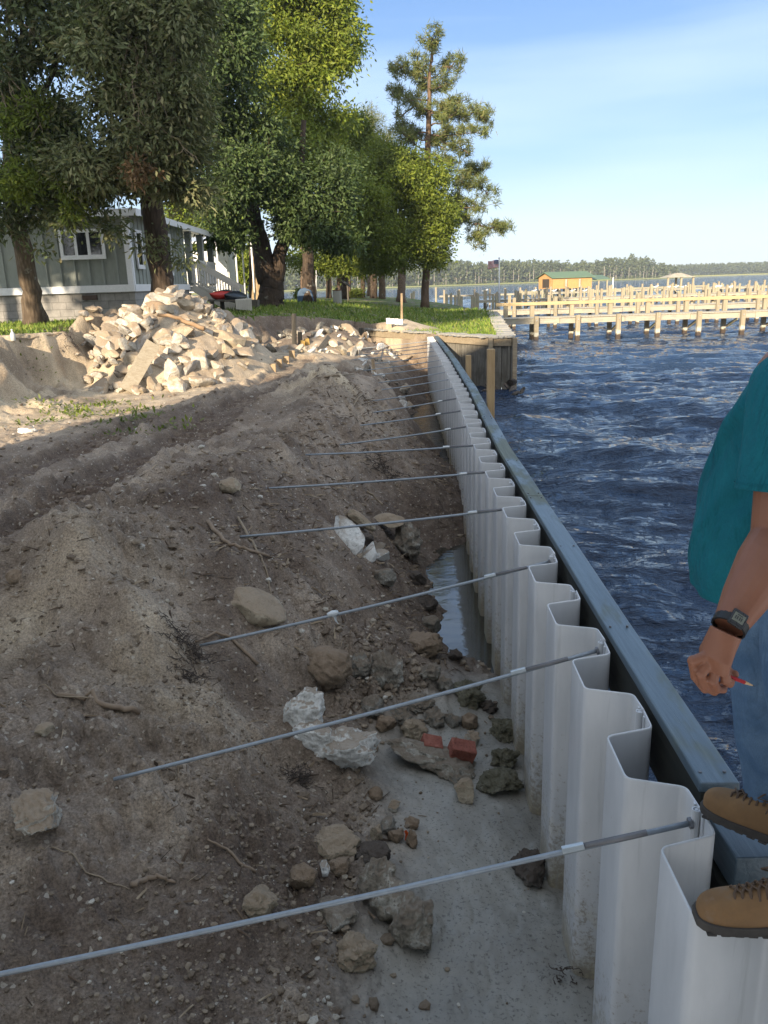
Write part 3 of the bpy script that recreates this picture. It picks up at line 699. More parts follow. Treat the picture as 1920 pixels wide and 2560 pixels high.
# ============================================================ ROCKS
M_R = {
 'pale': rock_mat('pale_concrete', [(.34, .31, .265), (.49, .455, .39), (.62, .58, .505)], dirt=(.30, .22, .145), dirt_amt=.45),
 'greyc': rock_mat('grey_concrete', [(.24, .225, .20), (.36, .34, .31), (.48, .455, .42)], dirt=(.30, .23, .16), dirt_amt=.5),
 'white': rock_mat('white_concrete', [(.62, .62, .59), (.76, .76, .73), (.86, .86, .83)], dirt=(.26, .20, .14), dirt_amt=.28, scale=7),
 'brown': rock_mat('dirt_caked_rock', [(.17, .13, .09), (.26, .20, .14), (.34, .27, .20)], dirt=(.24, .175, .12), dirt_amt=.6),
 'sandy': rock_mat('sandy_rock', [(.30, .25, .18), (.40, .34, .25), (.46, .40, .31)], dirt=(.30, .23, .16), dirt_amt=.4),
 'grey': rock_mat('grey_marl', [(.15, .135, .11), (.26, .245, .21), (.42, .40, .36)], dirt=(.20, .155, .11), dirt_amt=.3, scale=12),
 'mossy': rock_mat('mossy_marl', [(.10, .095, .065), (.20, .185, .125), (.40, .38, .31)], dirt=(.12, .11, .075), dirt_amt=.4, scale=14),
 'dark': rock_mat('wet_dark_rock', [(.055, .045, .040), (.105, .09, .078), (.20, .18, .16)], dirt=(.09, .07, .055), dirt_amt=.4),
 'blotch': rock_mat('blotched_marl', [(.12, .10, .08), (.30, .27, .22), (.62, .60, .54)], dirt=(.19, .15, .11), dirt_amt=.35, scale=8),
 'brick': rock_mat('red_brick', [(.22, .075, .055), (.30, .105, .075), (.36, .15, .11)], scale=12)}
_ico = {}
def ico(n):
    if n not in _ico:
        bm = bmesh.new(); bmesh.ops.create_icosphere(bm, subdivisions=n, radius=1); bm.verts.ensure_lookup_table()
        _ico[n] = (np.array([v.co[:] for v in bm.verts]), [tuple(v.index for v in f.verts) for f in bm.faces]); bm.free()
    return _ico[n]
def rock_shape(size, seed, ang=6, rough=.10, sub=4, rot=None):
    rg = np.random.default_rng(seed); V, Fc = ico(sub); V = V.copy()
    for _ in range(ang):
        n = rg.normal(size=3); n /= np.linalg.norm(n); h = rg.uniform(.50, .86); d = V@n; V = V-np.outer(np.maximum(0, d-h), n)*.985
    q = rg.uniform(0, 50, 3)
    nz_ = gn(V[:, 0]*1.7+q[0], V[:, 1]*1.7+V[:, 2]*1.3+q[1], seed) + .6*gn(V[:, 2]*3.9+q[2], V[:, 0]*3.4-V[:, 1]*2.1, seed+1)+.4*gn(V[:, 0]*8+V[:, 2]*5, V[:, 1]*8-V[:, 2]*4, seed+2)
    V = V*(1+rough*nz_)[:, None]
    if sub >= 4: V = V*(1-rough*.75*np.abs(gn(V[:, 0]*5+V[:, 2]*3.1, V[:, 1]*5-V[:, 2]*3.7, seed+4))-rough*.5*np.abs(gn(V[:, 0]*13+V[:, 2]*8, V[:, 1]*13-V[:, 2]*9, seed+3))-rough*.2*np.abs(gn(V[:, 0]*29+V[:, 2]*17, V[:, 1]*29-V[:, 2]*19, seed+5)))[:, None]
    V /= np.abs(V).max(0); V = V*np.asarray(size)/2
    if rot is not None: V = V @ np.array(rot).T
    return V, Fc
def rotm(ax, ay, az): return np.array((Matrix.Rotation(az, 3, 'Z') @ Matrix.Rotation(ay, 3, 'Y') @ Matrix.Rotation(ax, 3, 'X')))
def rock(name, label, cat, P, size, kind, seed, ang=6, rough=.10, sub=4, rot=(0, 0, 0), group=None, smooth=True):
    V, Fc = rock_shape(size, seed, ang, rough, sub, rotm(*rot)); m = MB(); m.add(V+np.asarray(P), Fc)
    o = m.build(name, M_R[kind], loc=P, smooth=smooth, recalc=False); tag(o, label, cat, group); return o
def rock_px(label, u, v, w, h, kind, seed, depth=1.0, rot=(0, 0, 0), ang=6, rough=.12, sink=.3, name='rock', cat='rock', group=None, sub=4):
    """u, v: middle of the foot; w, h: apparent size"""
    P = hit(u, v+h*.30); k = px2m(P); W_, H_ = w*k, h*k*1.02
    D_ = (W_*.75+H_*.3)*depth; c = P+np.array([0, D_*.12, H_*(.5-sink)])
    return rock(name, label, cat, c, (W_*1.05, D_, H_), kind, seed, ang, rough, sub, rot, group)
FR = [  # foreground rocks, each by itself
 ('big round dirt-caked boulder left of the white-faced chunks, above the second tie rod', 815, 1668, 130, 115, 'brown', 1, 4, .07),
 ('upright grey and white marl chunk between round boulder and black-and-white chunk', 905, 1668, 62, 95, 'grey', 2, 6, .14),
 ('white-topped ribbed chunk right of the upright grey chunk', 968, 1672, 88, 112, 'blotch', 3, 6, .15),
 ('brown flat slab of earth-covered rock at the near end of the trapped water', 1050, 1612, 115, 62, 'brown', 4, 7, .12),
 ('small reddish upright stone standing alone at the water end', 1137, 1640, 38, 40, 'dark', 5, 6, .15),
 ('pinkish patched stone under the second tie rod near the wall', 1075, 1678, 58, 50, 'blotch', 6, 6, .12),
 ('large dark craggy marl rock closest to the wall beside the dam', 1172, 1735, 88, 78, 'mossy', 7, 6, .20),
 ('grey-brown upright stone between dark craggy rock and pink stone', 1112, 1712, 42, 62, 'grey', 8, 6, .14),
 ('brown oval stone right below the second tie rod, left of the white-streaked one', 932, 1765, 62, 66, 'grey', 9, 5, .10),
 ('long white-streaked stone in the middle of the rock dam', 1042, 1762, 92, 52, 'blotch', 10, 6, .15),
 ('lumpy grey marl stone touching the white concrete top edge', 1000, 1785, 72, 52, 'grey', 11, 6, .18),
 ('round dirty stone below the lumpy marl stones', 968, 1810, 52, 48, 'brown', 12, 6, .12),
 ('pale egg-shaped marl stone above the brick-patched slab', 1038, 1820, 72, 74, 'sandy', 13, 4, .13),
 ('dark grey stone right of the pale egg-shaped stone', 1088, 1795, 58, 56, 'grey', 14, 6, .16),
 ('small slate-coloured stone between two dark marl stones', 1130, 1800, 50, 44, 'grey', 15, 6, .14),
 ('square brown stone next to the dark craggy marl rock', 1172, 1802, 48, 48, 'brown', 16, 7, .12),
 ('black wet stick-like lump against the wall foot', 1225, 1765, 52, 40, 'dark', 17, 7, .25),
 ('small yellowish white chipped stone on the mud edge', 1183, 1848, 46, 46, 'pale', 18, 7, .14),
 ('tall mossy marl lump against the wall, upper of the pair', 1262, 1822, 74, 78, 'mossy', 19, 5, .20),
 ('round mossy marl lump against the wall, lower of the pair', 1262, 1896, 76, 66, 'mossy', 20, 5, .20),
 ('wide low mossy rock half sunk in mud by the wall', 1248, 1955, 120, 66, 'mossy', 21, 5, .16),
 ('small bluish stone at the end of the brick-patched slab', 1142, 1945, 52, 42, 'grey', 22, 6, .15),
 ('smooth squarish grey-brown stone standing on the mud', 1167, 1975, 62, 68, 'sandy', 23, 5, .08),
 ('sandy flat-topped rock above the nearest tie rod', 842, 2112, 118, 76, 'sandy', 24, 7, .10),
 ('brown rock tucked under the sandy flat-topped rock', 852, 2165, 60, 48, 'brown', 25, 6, .10),
 ('dark purple-grey wet rock behind the nearest tie rod', 942, 2145, 112, 76, 'dark', 26, 6, .10),
 ('grey-brown rounded rock left of the small white stone', 760, 2190, 78, 82, 'brown', 27, 6, .09),
 ('small white stone between the rounded rock and the brown one', 810, 2172, 30, 48, 'white', 28, 6, .12),
 ('lichen-spotted round rock below the nearest tie rod', 838, 2285, 112, 98, 'blotch', 29, 6, .11),
 ('pale lumpy rock lowest of the foreground group', 890, 2385, 112, 86, 'sandy', 30, 6, .14),
 ('tan rock crossed by the nearest tie rod at the left of the group', 645, 2248, 96, 92, 'sandy', 31, 6, .10),
 ('dark blocky rock sitting alone on grey mud beside the wall', 1328, 2172, 102, 92, 'dark', 32, 8, .14),
 ('pale standing stone at the pebbly toe of the bank', 985, 2015, 34, 36, 'pale', 33, 7, .10),
 ('square brown clod at the toe of the bank near the white concrete', 940, 1985, 40, 36, 'brown', 34, 7, .08),
 ('thin upright brown stone beside the orange tape', 1027, 2098, 32, 66, 'brown', 35, 6, .12),
 ('grey stone cluster top, left of the thin upright stone', 968, 2062, 46, 52, 'grey', 36, 6, .13),
 ('brown round stone just left of the orange tape', 990, 2088, 42, 38, 'brown', 37, 5, .10),
 ('pointed pale stone left of the brown round stone', 945, 2085, 38, 66, 'sandy', 38, 7, .10),
 ('small stone above the orange tape', 1030, 2056, 42, 36, 'brown', 39, 6, .10),
 ('large rough white-grey rock at the left edge above the nearest rod', 88, 2035, 145, 128, 'pale', 40, 7, .14),
 ('yellowish small rock on the left slope under the sandy heap', 112, 1825, 46, 36, 'sandy', 41, 5, .08),
 ('brown cobble at the far left edge below the tracks', 35, 1440, 40, 42, 'brown', 42, 5, .08),
 ('big ribbed grey-brown boulder standing at the head of the water', 1015, 1352, 82, 125, 'blotch', 43, 7, .16),
 ('dark stone plate in the hollow left of the ribbed boulder', 943, 1372, 52, 26, 'grey', 44, 8, .06),
 ('grey stone under the white paint-flecked chunks by the water', 962, 1442, 60, 56, 'grey', 45, 6, .12),
 ('small dark stone in the hollow beneath the brown slab', 912, 1352, 48, 32, 'dark', 46, 7, .10),
 ('wet dark rock at the waterline below the ribbed boulder', 1040, 1445, 76, 40, 'dark', 47, 6, .12),
 ('wet brown rock lapped by water, middle of three on the bank', 1065, 1502, 62, 56, 'dark', 48, 6, .12),
 ('wet grey rock lapped by water, lowest of three on the bank', 1080, 1560, 60, 50, 'grey', 49, 6, .12),
 ('small white stone on the upper bank by the root', 575, 1215, 60, 42, 'sandy', 50, 5, .10),
 ('dirty white chunk by the road in the left sunlight edge', 68, 1075, 46, 20, 'white', 51, 6, .10),
 ('pale block half buried on the crest beyond the sandy heap', 618, 862, 38, 24, 'pale', 52, 6, .1),
]
for (lab, u, v, w, h, kind, seed, ang, rg_) in FR:
    rr = np.random.default_rng(seed+500)
    rock_px(lab, u, v, w, h, kind, seed, 1.0, (0, 0, rr.uniform(-.4, .4)), ang, rg_*1.5, group=None, sub=5 if w > 60 else 4)
# the big white chunk, in one piece: a tall lobe and a wide slab
def multi_rock(name, label, cat, parts, kind, group=None):
    P0 = hit(parts[0][0], parts[0][1]); m = MB()
    for (u, v, w, h, dp, ry, seed, lift) in parts:
        P = hit(u, v+h*.25); k = px2m(P); S = (w*k, w*k*dp, h*k)
        V, Fc = rock_shape(S, seed, 5, .22, 5, rotm(0, R(ry), 0)); m.add(V+P+np.array([0, S[1]*.1, S[2]*.28+lift]), Fc)
    o = m.build(name, M_R[kind], loc=P0, smooth=True, recalc=False); tag(o, label, cat, group)
    rm = o.modifiers.new('fuse', 'REMESH'); rm.mode = 'VOXEL'; rm.voxel_size = .006; rm.use_smooth_shade = True
    return o
multi_rock('concrete_chunk', 'largest bright white broken concrete chunk under the second tie rod', 'concrete', [(765, 1790, 110, 150, .7, 24, 61, .02), (850, 1890, 225, 130, .55, -14, 62, 0), (800, 1850, 150, 120, .6, 0, 63, .0)], 'white')
multi_rock('broken_slab', 'long broken slab lying from the white concrete to the wall, lower crusty half', 'slab', [(1075, 1905, 255, 66, .42, 15, 64, .02), (1130, 1928, 130, 58, .6, 16, 65, 0)], 'blotch')
for (u, v, w, h, s, lab) in ((1078, 1878, 52, 26, 3, 'red brick face showing in the long broken slab'), (1152, 1895, 66, 38, 4, 'red brick lump at the wall end of the long broken slab')):
    P = hit(u, v+6); k = px2m(P); m = MB(); m.box(P+np.array([.0, -.05, .095]), (w*k*.95, .11, h*k*1.2), rotm(R(14), R(17), .1)); o = m.build('brick', M_R['brick'], loc=P, bevel=.008); tag(o, lab, 'brick')
multi_rock('boulder', 'long mossy and white boulder at the edge of the mud, biggest below the nearest rod', 'rock', [(945, 2215, 110, 150, .8, 20, 66, .0), (1030, 2320, 150, 150, .8, 35, 67, .0), (985, 2265, 130, 130, .8, 30, 68, .02)], 'blotch')
# paint-flecked slabs near the head of the water
def slab(label, u, v, w, h, th, kind, seed, rot, lift=.0, name='slab_chunk'):
    P = hit(u, v); k = px2m(P); rock(name, label, 'slab', P+np.array([0, -.03, lift]), (w*k, th, h*k), kind, seed, 11, .09, 4, rot)
slab('white paint-flecked slab leaning on the bank, tallest of the white ones', 868, 1358, 78, 125, .10, 'white', 71, (R(-30), R(-32), 0), .10)
slab('small white paint-flecked slab between the tall one and the flat one', 925, 1400, 42, 72, .09, 'white', 72, (R(-25), R(28), 0), .07)
slab('flat white-edged slab on the grey stone by the water', 958, 1405, 52, 30, .16, 'white', 73, (R(-10), R(16), 0), .08)
slab('long narrow brown plank-like slab above the hollow', 905, 1318, 84, 28, .16, 'sandy', 74, (0, R(38), 0), .08)
slab('brown slab with chipped edge roofing the dark hollow', 965, 1325, 98, 30, .3, 'sandy', 75, (R(12), R(4), 0), .12)
slab('buried slab edge with dark underside on the bank above the first roots', 630, 1510, 190, 74, .42, 'sandy', 81, (R(10), R(17), 0), -.0)

# ============================================================ TREES
def bark(name, c0, c1):
    t = NT(name); v = t.vec((7, 7, 1.6), world=True); f = t.noise(1.5, 7, .7, v, .8); g = t.voro(2.2, v)
    col = t.mix(t.ramp(f, [(.35, c0), (.65, c1)]), tuple(x*.4 for x in c0), t.ramp(g, [(.0, .0), (.75, .7)]))
    col = t.mix(col, (.36, .36, .30), t.ramp(t.noise(3, 5, .6, t.vec(world=True)), [(.62, 0.0), (.7, .5)]))
    return t.fin(col, .9, t.bump(t.mix(f, g, .5), 1.0, .035), Specular_IOR_Level=.2)
M_BARK = bark('oak_bark', (.13, .095, .065), (.20, .155, .11))
M_BARKD = bark('dark_bark', (.075, .055, .040), (.115, .085, .062))
M_PINEB = bark('pine_bark', (.21, .135, .085), (.16, .13, .105))
M_TWIG = simple('pale_twig', (.30, .235, .16), (.18, .14, .10), .9, 9)
M_LEAF = {
 'olive': leaf_mat('olive_leaf', [(.065, .090, .034), (.10, .13, .055), (.14, .165, .08), (.19, .165, .08)], .22),
 'grey': leaf_mat('grey_green_leaf', [(.078, .098, .038), (.135, .158, .068), (.195, .21, .10), (.22, .20, .10)], .22),
 'dark': leaf_mat('dark_leaf', [(.042, .074, .020), (.066, .104, .032), (.095, .130, .042)], .2),
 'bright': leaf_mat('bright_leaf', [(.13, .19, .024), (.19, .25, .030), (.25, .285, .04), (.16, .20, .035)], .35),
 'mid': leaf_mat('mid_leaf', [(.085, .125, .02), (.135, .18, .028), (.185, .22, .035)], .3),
 'needle': leaf_mat('pine_needle', [(.085, .115, .03), (.13, .16, .042), (.17, .195, .06), (.19, .17, .06)], .15),
 'yellow': leaf_mat('yellow_green_needle', [(.13, .155, .045), (.17, .185, .06), (.21, .20, .08)], .25)}
def leaves(name, blobs, n, L, Wd, mat, parent, seed=0, csize=.32, per=26, droop=.25, shell=.5, hole=0.0, squash=1.0):
    """blobs: (centre, radii, weight); leaves gathered in sprays so that sky shows between them"""
    rg = np.random.default_rng(seed); nc = max(1, n//per); nb = []
    for b in blobs:
        w0 = b[2] if len(b) > 2 else (b[1][0]*b[1][1]*b[1][2])**(.67); nb.append((b[0], np.array(b[1])*.72, w0*.42))
        for _ in range(6):
            d = rg.normal(size=3); d /= np.linalg.norm(d); f = rg.uniform(.26, .5); nb.append((np.array(b[0])+d*np.array(b[1])*rg.uniform(.55, .92), np.array(b[1])*f*np.array([1.15, 1.15, .75]), w0*.16*f/.36))
    blobs = nb
    wts = np.array([b[2] if len(b) > 2 else (b[1][0]*b[1][1]*b[1][2])**(.67) for b in blobs], float); wts /= wts.sum()
    bi = rg.choice(len(blobs), nc, p=wts); C = np.array([b[0] for b in blobs])[bi]; Rd = np.array([b[1] for b in blobs])[bi]
    d = rg.normal(size=(nc, 3)); d /= np.linalg.norm(d, axis=1)[:, None]; rr = rg.random(nc)**shell
    wob = 1+.22*gn(d[:, 0]*2.2+bi*3, d[:, 1]*2.2+d[:, 2]*2.5, seed+5)
    cc = C+d*Rd*(rr*wob)[:, None]
    if hole: kk = gn(cc[:, 0]*.8+3, cc[:, 2]*.8+cc[:, 1]*.5, seed+9) > hole-.6; cc = cc[kk]; d = d[kk]
    nc = len(cc)
    sz = csize*rg.uniform(.6, 1.4, nc)
    P = cc[:, None, :]+rg.normal(size=(nc, per, 3))*sz[:, None, None]*np.array([.55, .55, .42*squash]); P = P.reshape(-1, 3); N = len(P)
    out = (P-np.repeat(cc, per, 0)); ax = out/(np.linalg.norm(out, axis=1)[:, None]+1e-6)+rg.normal(size=(N, 3))*.6; ax[:, 2] -= droop
    ax /= np.linalg.norm(ax, axis=1)[:, None]; nn = np.repeat(d, per, 0)+rg.normal(size=(N, 3))*.55+np.array([0, 0, .55]); s = np.cross(ax, nn); s /= np.linalg.norm(s, axis=1)[:, None]
    l = L*np.repeat(rg.uniform(.75, 1.35, nc), per)[:, None]*rg.uniform(.65, 1.3, N)[:, None]; w = Wd*rg.uniform(.7, 1.2, N)[:, None]; up = np.cross(s, ax)*l*.08
    V = np.stack([P, P+ax*l*.55+s*w*.5+up, P+ax*l, P+ax*l*.45-s*w*.5+up], 1).reshape(-1, 3)
    return raw_mesh(name, V, np.arange(len(V)).reshape(-1, 4), mat, False, parent)
def wavy(p0, p1, n, amp, seed, sag=0):
    rg = np.random.default_rng(seed); p0 = np.asarray(p0, float); p1 = np.asarray(p1, float); t = np.linspace(0, 1, n)[:, None]
    w = np.cumsum(rg.normal(size=(n, 3)), 0); w -= w[0]+(w[-1]-w[0])*t; w *= amp/max(1e-6, np.abs(w).max())
    return p0+(p1-p0)*t+w+np.array([0, 0, -1])*sag*np.sin(np.pi*t)
def trunk(root, pts, radii, mat, seed=0, name='trunk', n=14, flare=1.0):
    pts = np.asarray(pts, float); k = 22; t = np.linspace(0, len(pts)-1, k); P = np.stack([np.interp(t, range(len(pts)), pts[:, i]) for i in range(3)], 1)
    r = np.interp(t, range(len(radii)), radii); h = np.linalg.norm(P-P[0], axis=1); r = r*(1+.45*flare*np.exp(-h/.35))
    rg = np.random.default_rng(seed); P[1:-1] += rg.normal(size=(k-2, 3))*r[1:-1, None]*.06
    m = MB(); m.tube(P, r, n); V = m.v[0]; ctr = np.repeat(P, n, 0); V += (V-ctr)*(.10*gn(V[:, 0]*9+V[:, 1]*9, V[:, 2]*1.3, seed)+.08*gn(V[:, 0]*4, V[:, 2]*2.5+V[:, 1]*4, seed+1))[:, None]
    return m.build(name, mat, root, smooth=True)
def limbs(root, starts, blobs, mat, r0, seed, sub=2):
    rg = np.random.default_rng(seed); m = MB()
    for i, b in enumerate(blobs):
        c = np.array(b[0]); s = np.array(starts[i % len(starts)])
        p = wavy(s, c, 9, .25, seed+i, -.15); m.tube(p, np.linspace(r0, r0*.28, 9), 7)
        for k in range(sub*2):
            d = rg.normal(size=3); d[2] = abs(d[2])*.6-.1; d /= np.linalg.norm(d); e = c+d*np.array(b[1])*.85; q = p[rg.integers(4, 8)]
            m.tube(wavy(q, e, 6, .15, seed*7+i*5+k), np.linspace(r0*.35, r0*.06, 6), 5)
    return m.build('branches', mat, root, smooth=True)
def blob(u, v, y, rw, rh, rd=None, w=None):
    c = aty(u, v, y); k = px2m(c); b = (c, (rw*k, (rd if rd else (rw+rh)/2)*k, rh*k)); return b if w is None else b+(w,)
def hang(root, sp, mat, seed, rad=.010):
    """bare hanging twigs: from, to"""
    m = MB()
    for i, (a, b) in enumerate(sp):
        p = wavy(a, b, 8, .10, seed+i, -.12); m.tube(p, np.linspace(rad, rad*.25, 8), 5)
        rg = np.random.default_rng(seed+i)
        for k in range(4):
            q = p[rg.integers(2, 7)]; e = q+np.array([rg.uniform(-.35, .35), rg.uniform(-.2, .2), rg.uniform(-.55, -.1)]); m.tube(wavy(q, e, 5, .05, seed*3+k), np.linspace(rad*.5, rad*.15, 5), 4)
    return m.build('twigs', mat, root, smooth=True)

# left oak
T1 = aty(88, 800, 22.2); T1[2] = zt(T1[0], T1[1])-.05
t = thing('oak_tree', 'leaning oak with patchy bark in front of the house wall, leftmost tree', 'tree', T1)
top = aty(38, 540, 21.6); trunk(t, [T1, aty(72, 700, 22), top, aty(25, 350, 21.5), aty(60, 120, 21.3)], [.25, .23, .21, .17, .08], M_BARK, 3)
B = [blob(60, 40, 20.5, 210, 130), blob(235, 70, 20.4, 130, 120), blob(30, 250, 21, 90, 150), blob(120, 420, 21, 120, 110), blob(50, 500, 21, 90, 70), blob(195, 450, 20.5, 85, 75), blob(150, 300, 21, 110, 80), blob(165, 540, 20.2, 32, 40, w=.12), blob(285, 575, 20.2, 30, 22, w=.06), blob(105, 620, 20.2, 22, 30, w=.04), blob(15, 560, 21, 40, 30, w=.12)]
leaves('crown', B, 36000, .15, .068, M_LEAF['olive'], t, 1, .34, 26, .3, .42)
leaves('sun_tinted_sprays', [blob(50, 440, 19.8, 70, 60), blob(175, 500, 19.6, 50, 50), blob(70, 310, 20, 90, 60)], 3200, .14, .062, M_LEAF['mid'], t, 12, .25, 20)  # paler leaf colour stands in for sun on these sprays
limbs(t, [top, aty(25, 350, 21.5)], B[:7], M_BARKD, .085, 4)
hang(t, [(aty(10, 180, 20), aty(50, 300, 19.9)), (aty(20, 180, 20), aty(110, 340, 19.8)), (aty(5, 200, 20), aty(15, 330, 19.9)), (aty(60, 60, 20), aty(110, 120, 19.8))], M_TWIG, 21, .016)

# second oak, trunk in front of the house corner
T2 = aty(408, 745, 22.0); T2[2] = zt(T2[0], T2[1])-.3
t = thing('oak_tree', 'oak with thick dark trunk hiding the house corner, grey-green drooping crown', 'tree', T2)
top = aty(382, 520, 21.8); trunk(t, [T2, aty(398, 650, 21.9), top, aty(370, 330, 21.6), aty(380, 60, 21.4)], [.30, .285, .28, .20, .10], M_BARKD, 5)
B = [blob(330, -20, 19.5, 190, 130), blob(420, 90, 19, 120, 130), blob(300, 180, 19.8, 150, 130), blob(400, 270, 19.2, 110, 130), blob(330, 380, 19.8, 150, 110), blob(440, 400, 20, 80, 110), blob(275, 440, 20.5, 80, 60), blob(375, 450, 20, 75, 50), blob(470, 300, 19.8, 55, 120), blob(395, 615, 21, 34, 20, w=.04), blob(455, 640, 21.2, 22, 18, w=.025)]
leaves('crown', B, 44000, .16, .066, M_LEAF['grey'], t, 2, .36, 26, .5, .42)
leaves('brown_sprays', [blob(345, 430, 18.8, 30, 28)], 500, .12, .05, leaf_mat('brown_leaf', [(.20, .12, .06), (.26, .17, .09)], .2), t, 14, .22, 18)
limbs(t, [top, aty(370, 330, 21.6)], B[:9], M_BARKD, .09, 6)
hang(t, [(aty(330+i*11, 60+RNG.uniform(-20, 60), 18.9), aty(300+i*17, 260+RNG.uniform(-40, 80), 18.6)) for i in range(10)]+[(aty(345, 150, 18.8), aty(350, 330, 18.4)), (aty(350, 150, 18.8), aty(420, 300, 18.4)), (aty(395, 320, 18.8), aty(500, 410, 18.5))], M_TWIG, 31, .014)

# big twin-trunk oak
T3 = aty(677, 768, 37.); T3[2] = zt(T3[0], T3[1])-.05
t = thing('oak_tree', 'biggest oak with a forked dark trunk standing on the lawn right of the kayaks', 'tree', T3)
fk = aty(678, 672, 37.); a1 = aty(638, 560, 36.8); a2 = aty(718, 590, 36.8)
trunk(t, [T3, aty(678, 730, 37), fk], [.56, .50, .54], M_BARKD, 7, flare=.35)
trunk(t, [fk+(-.2, 0, -.5), aty(652, 615, 37), a1, aty(610, 450, 36.5), aty(600, 250, 36)], [.46, .40, .36, .28, .12], M_BARKD, 8, 'left_stem', flare=0)
trunk(t, [fk+(.2, 0, -.5), aty(700, 630, 37), a2, aty(745, 530, 36.5), aty(760, 300, 36)], [.36, .30, .25, .20, .10], M_BARKD, 9, 'right_stem', flare=0)
B = [blob(560, 60, 33, 120, 150), blob(520, 230, 33, 90, 140), blob(600, 260, 34, 100, 130), blob(560, 420, 34, 110, 110), blob(660, 410, 35, 100, 100), blob(760, 500, 35, 95, 95), blob(560, 500, 34, 80, 60), blob(800, 550, 35, 80, 50), blob(850, 460, 36, 50, 110), blob(565, 585, 35, 45, 40, w=1.2), blob(745, 560, 36, 70, 36, w=1.2), blob(805, 588, 36, 60, 30, w=1), blob(855, 606, 36, 40, 24, w=.6)]
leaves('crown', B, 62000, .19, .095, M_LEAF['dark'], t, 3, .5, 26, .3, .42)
limbs(t, [a1, a2, aty(610, 450, 36.5)], B[:9], M_BARKD, .14, 10)
# tall yellow-green sweet gum behind it
T = aty(770, 750, 44.); T[2] = zt(T[0], T[1])-.1
t = thing('gum_tree', 'tall sunlit yellow-green tree rising above the big oak to the top of the photo', 'tree', T)
trunk(t, [T, aty(770, 500, 44), aty(760, 200, 44), aty(750, -100, 44)], [.32, .27, .2, .08], M_BARKD, 11)
B = [blob(690, 20, 42, 110, 120), blob(790, 60, 42, 90, 110), blob(800, 180, 42, 88, 80), blob(700, 190, 41, 110, 110), blob(760, 300, 41.5, 110, 70), blob(690, 330, 40, 90, 80), blob(790, -60, 43, 95, 90), blob(850, 30, 43, 32, 60, w=1), blob(855, 120, 43, 32, 50, w=1), blob(600, -30, 42, 100, 100), blob(800, 390, 42, 70, 60)]
leaves('crown', B, 60000, .21, .105, M_LEAF['bright'], t, 4, .55, 26, .45, .5, hole=.12)
limbs(t, [aty(765, 330, 44), aty(755, 120, 44)], B, M_BARKD, .09, 12)
# dark tree between gum and round oak
T = aty(860, 746, 56.); T[2] = zt(T[0], T[1])-.1
t = thing('oak_tree', 'dark green tree filling the gap between the yellow-green tree and the round bright one', 'tree', T)
trunk(t, [T, aty(862, 600, 56), aty(860, 380, 56)], [.28, .24, .12], M_BARKD, 13)
B = [blob(850, 330, 52, 70, 80), blob(885, 420, 52, 60, 90), blob(865, 540, 52, 70, 70), blob(900, 330, 53, 30, 50, w=2), blob(880, 610, 52, 80, 40, w=4), blob(900, 660, 52, 60, 24, w=2), blob(790, 655, 52, 90, 26, w=3)]
leaves('crown', B, 42000, .19, .1, M_LEAF['mid'], t, 5, .6, 26, .3, .45)
limbs(t, [aty(860, 450, 56)], B[:5], M_BARKD, .1, 14)
# round bright oak
T = aty(1003, 744, 58.); T[2] = zt(T[0], T[1])-.1
t = thing('oak_tree', 'round bright green oak beside the tall pine', 'tree', T)
trunk(t, [T, aty(1004, 650, 60), aty(1000, 480, 60)], [.28, .26, .12], M_PINEB, 15)
B = [blob(985, 440, 49, 80, 75), blob(1040, 470, 49, 70, 80), blob(1060, 560, 49, 70, 75), blob(960, 560, 48.5, 80, 80), blob(1010, 610, 48.5, 95, 50), blob(920, 480, 49, 50, 80), blob(915, 610, 48.5, 50, 55), blob(960, 395, 50, 60, 40), blob(1110, 590, 49, 28, 40, w=2), blob(1085, 640, 49, 40, 22, w=1.6), blob(990, 655, 48.5, 90, 18, w=2), blob(925, 540, 47.5, 62, 80), blob(1090, 540, 49, 48, 60)]
leaves('crown', B, 64000, .17, .095, M_LEAF['mid'], t, 6, .5, 26, .25, .42)
leaves('sun_tinted_sprays', [blob(b[0][0], b[0][1], 1, 1, 1) if 0 else (b[0]+np.array([0, -.4, .2]), b[1]) for b in B[:8]+B[-2:]], 30000, .17, .095, M_LEAF['bright'], t, 16, .4, 24, .2, .3)  # brighter leaf colour painted where sun strikes the crown
limbs(t, [aty(1003, 560, 60)], B[:8], M_BARK, .12, 16)
# yellowish pine top behind
T = aty(925, 744, 72.); T[2] = zt(T[0], T[1])-.1
t = thing('pine_tree', 'pale yellow-green pine top showing above the round oak', 'tree', T)
trunk(t, [T, aty(927, 500, 72), aty(930, 280, 72)], [.25, .2, .05], M_PINEB, 17)
leaves('crown', [blob(930, 300, 70, 28, 36), blob(950, 360, 70, 42, 40), blob(915, 350, 70, 34, 40), blob(985, 370, 70, 34, 22), blob(935, 420, 70, 50, 40)], 14000, .34, .03, M_LEAF['yellow'], t, 7, .45, 26, -.2, .5)

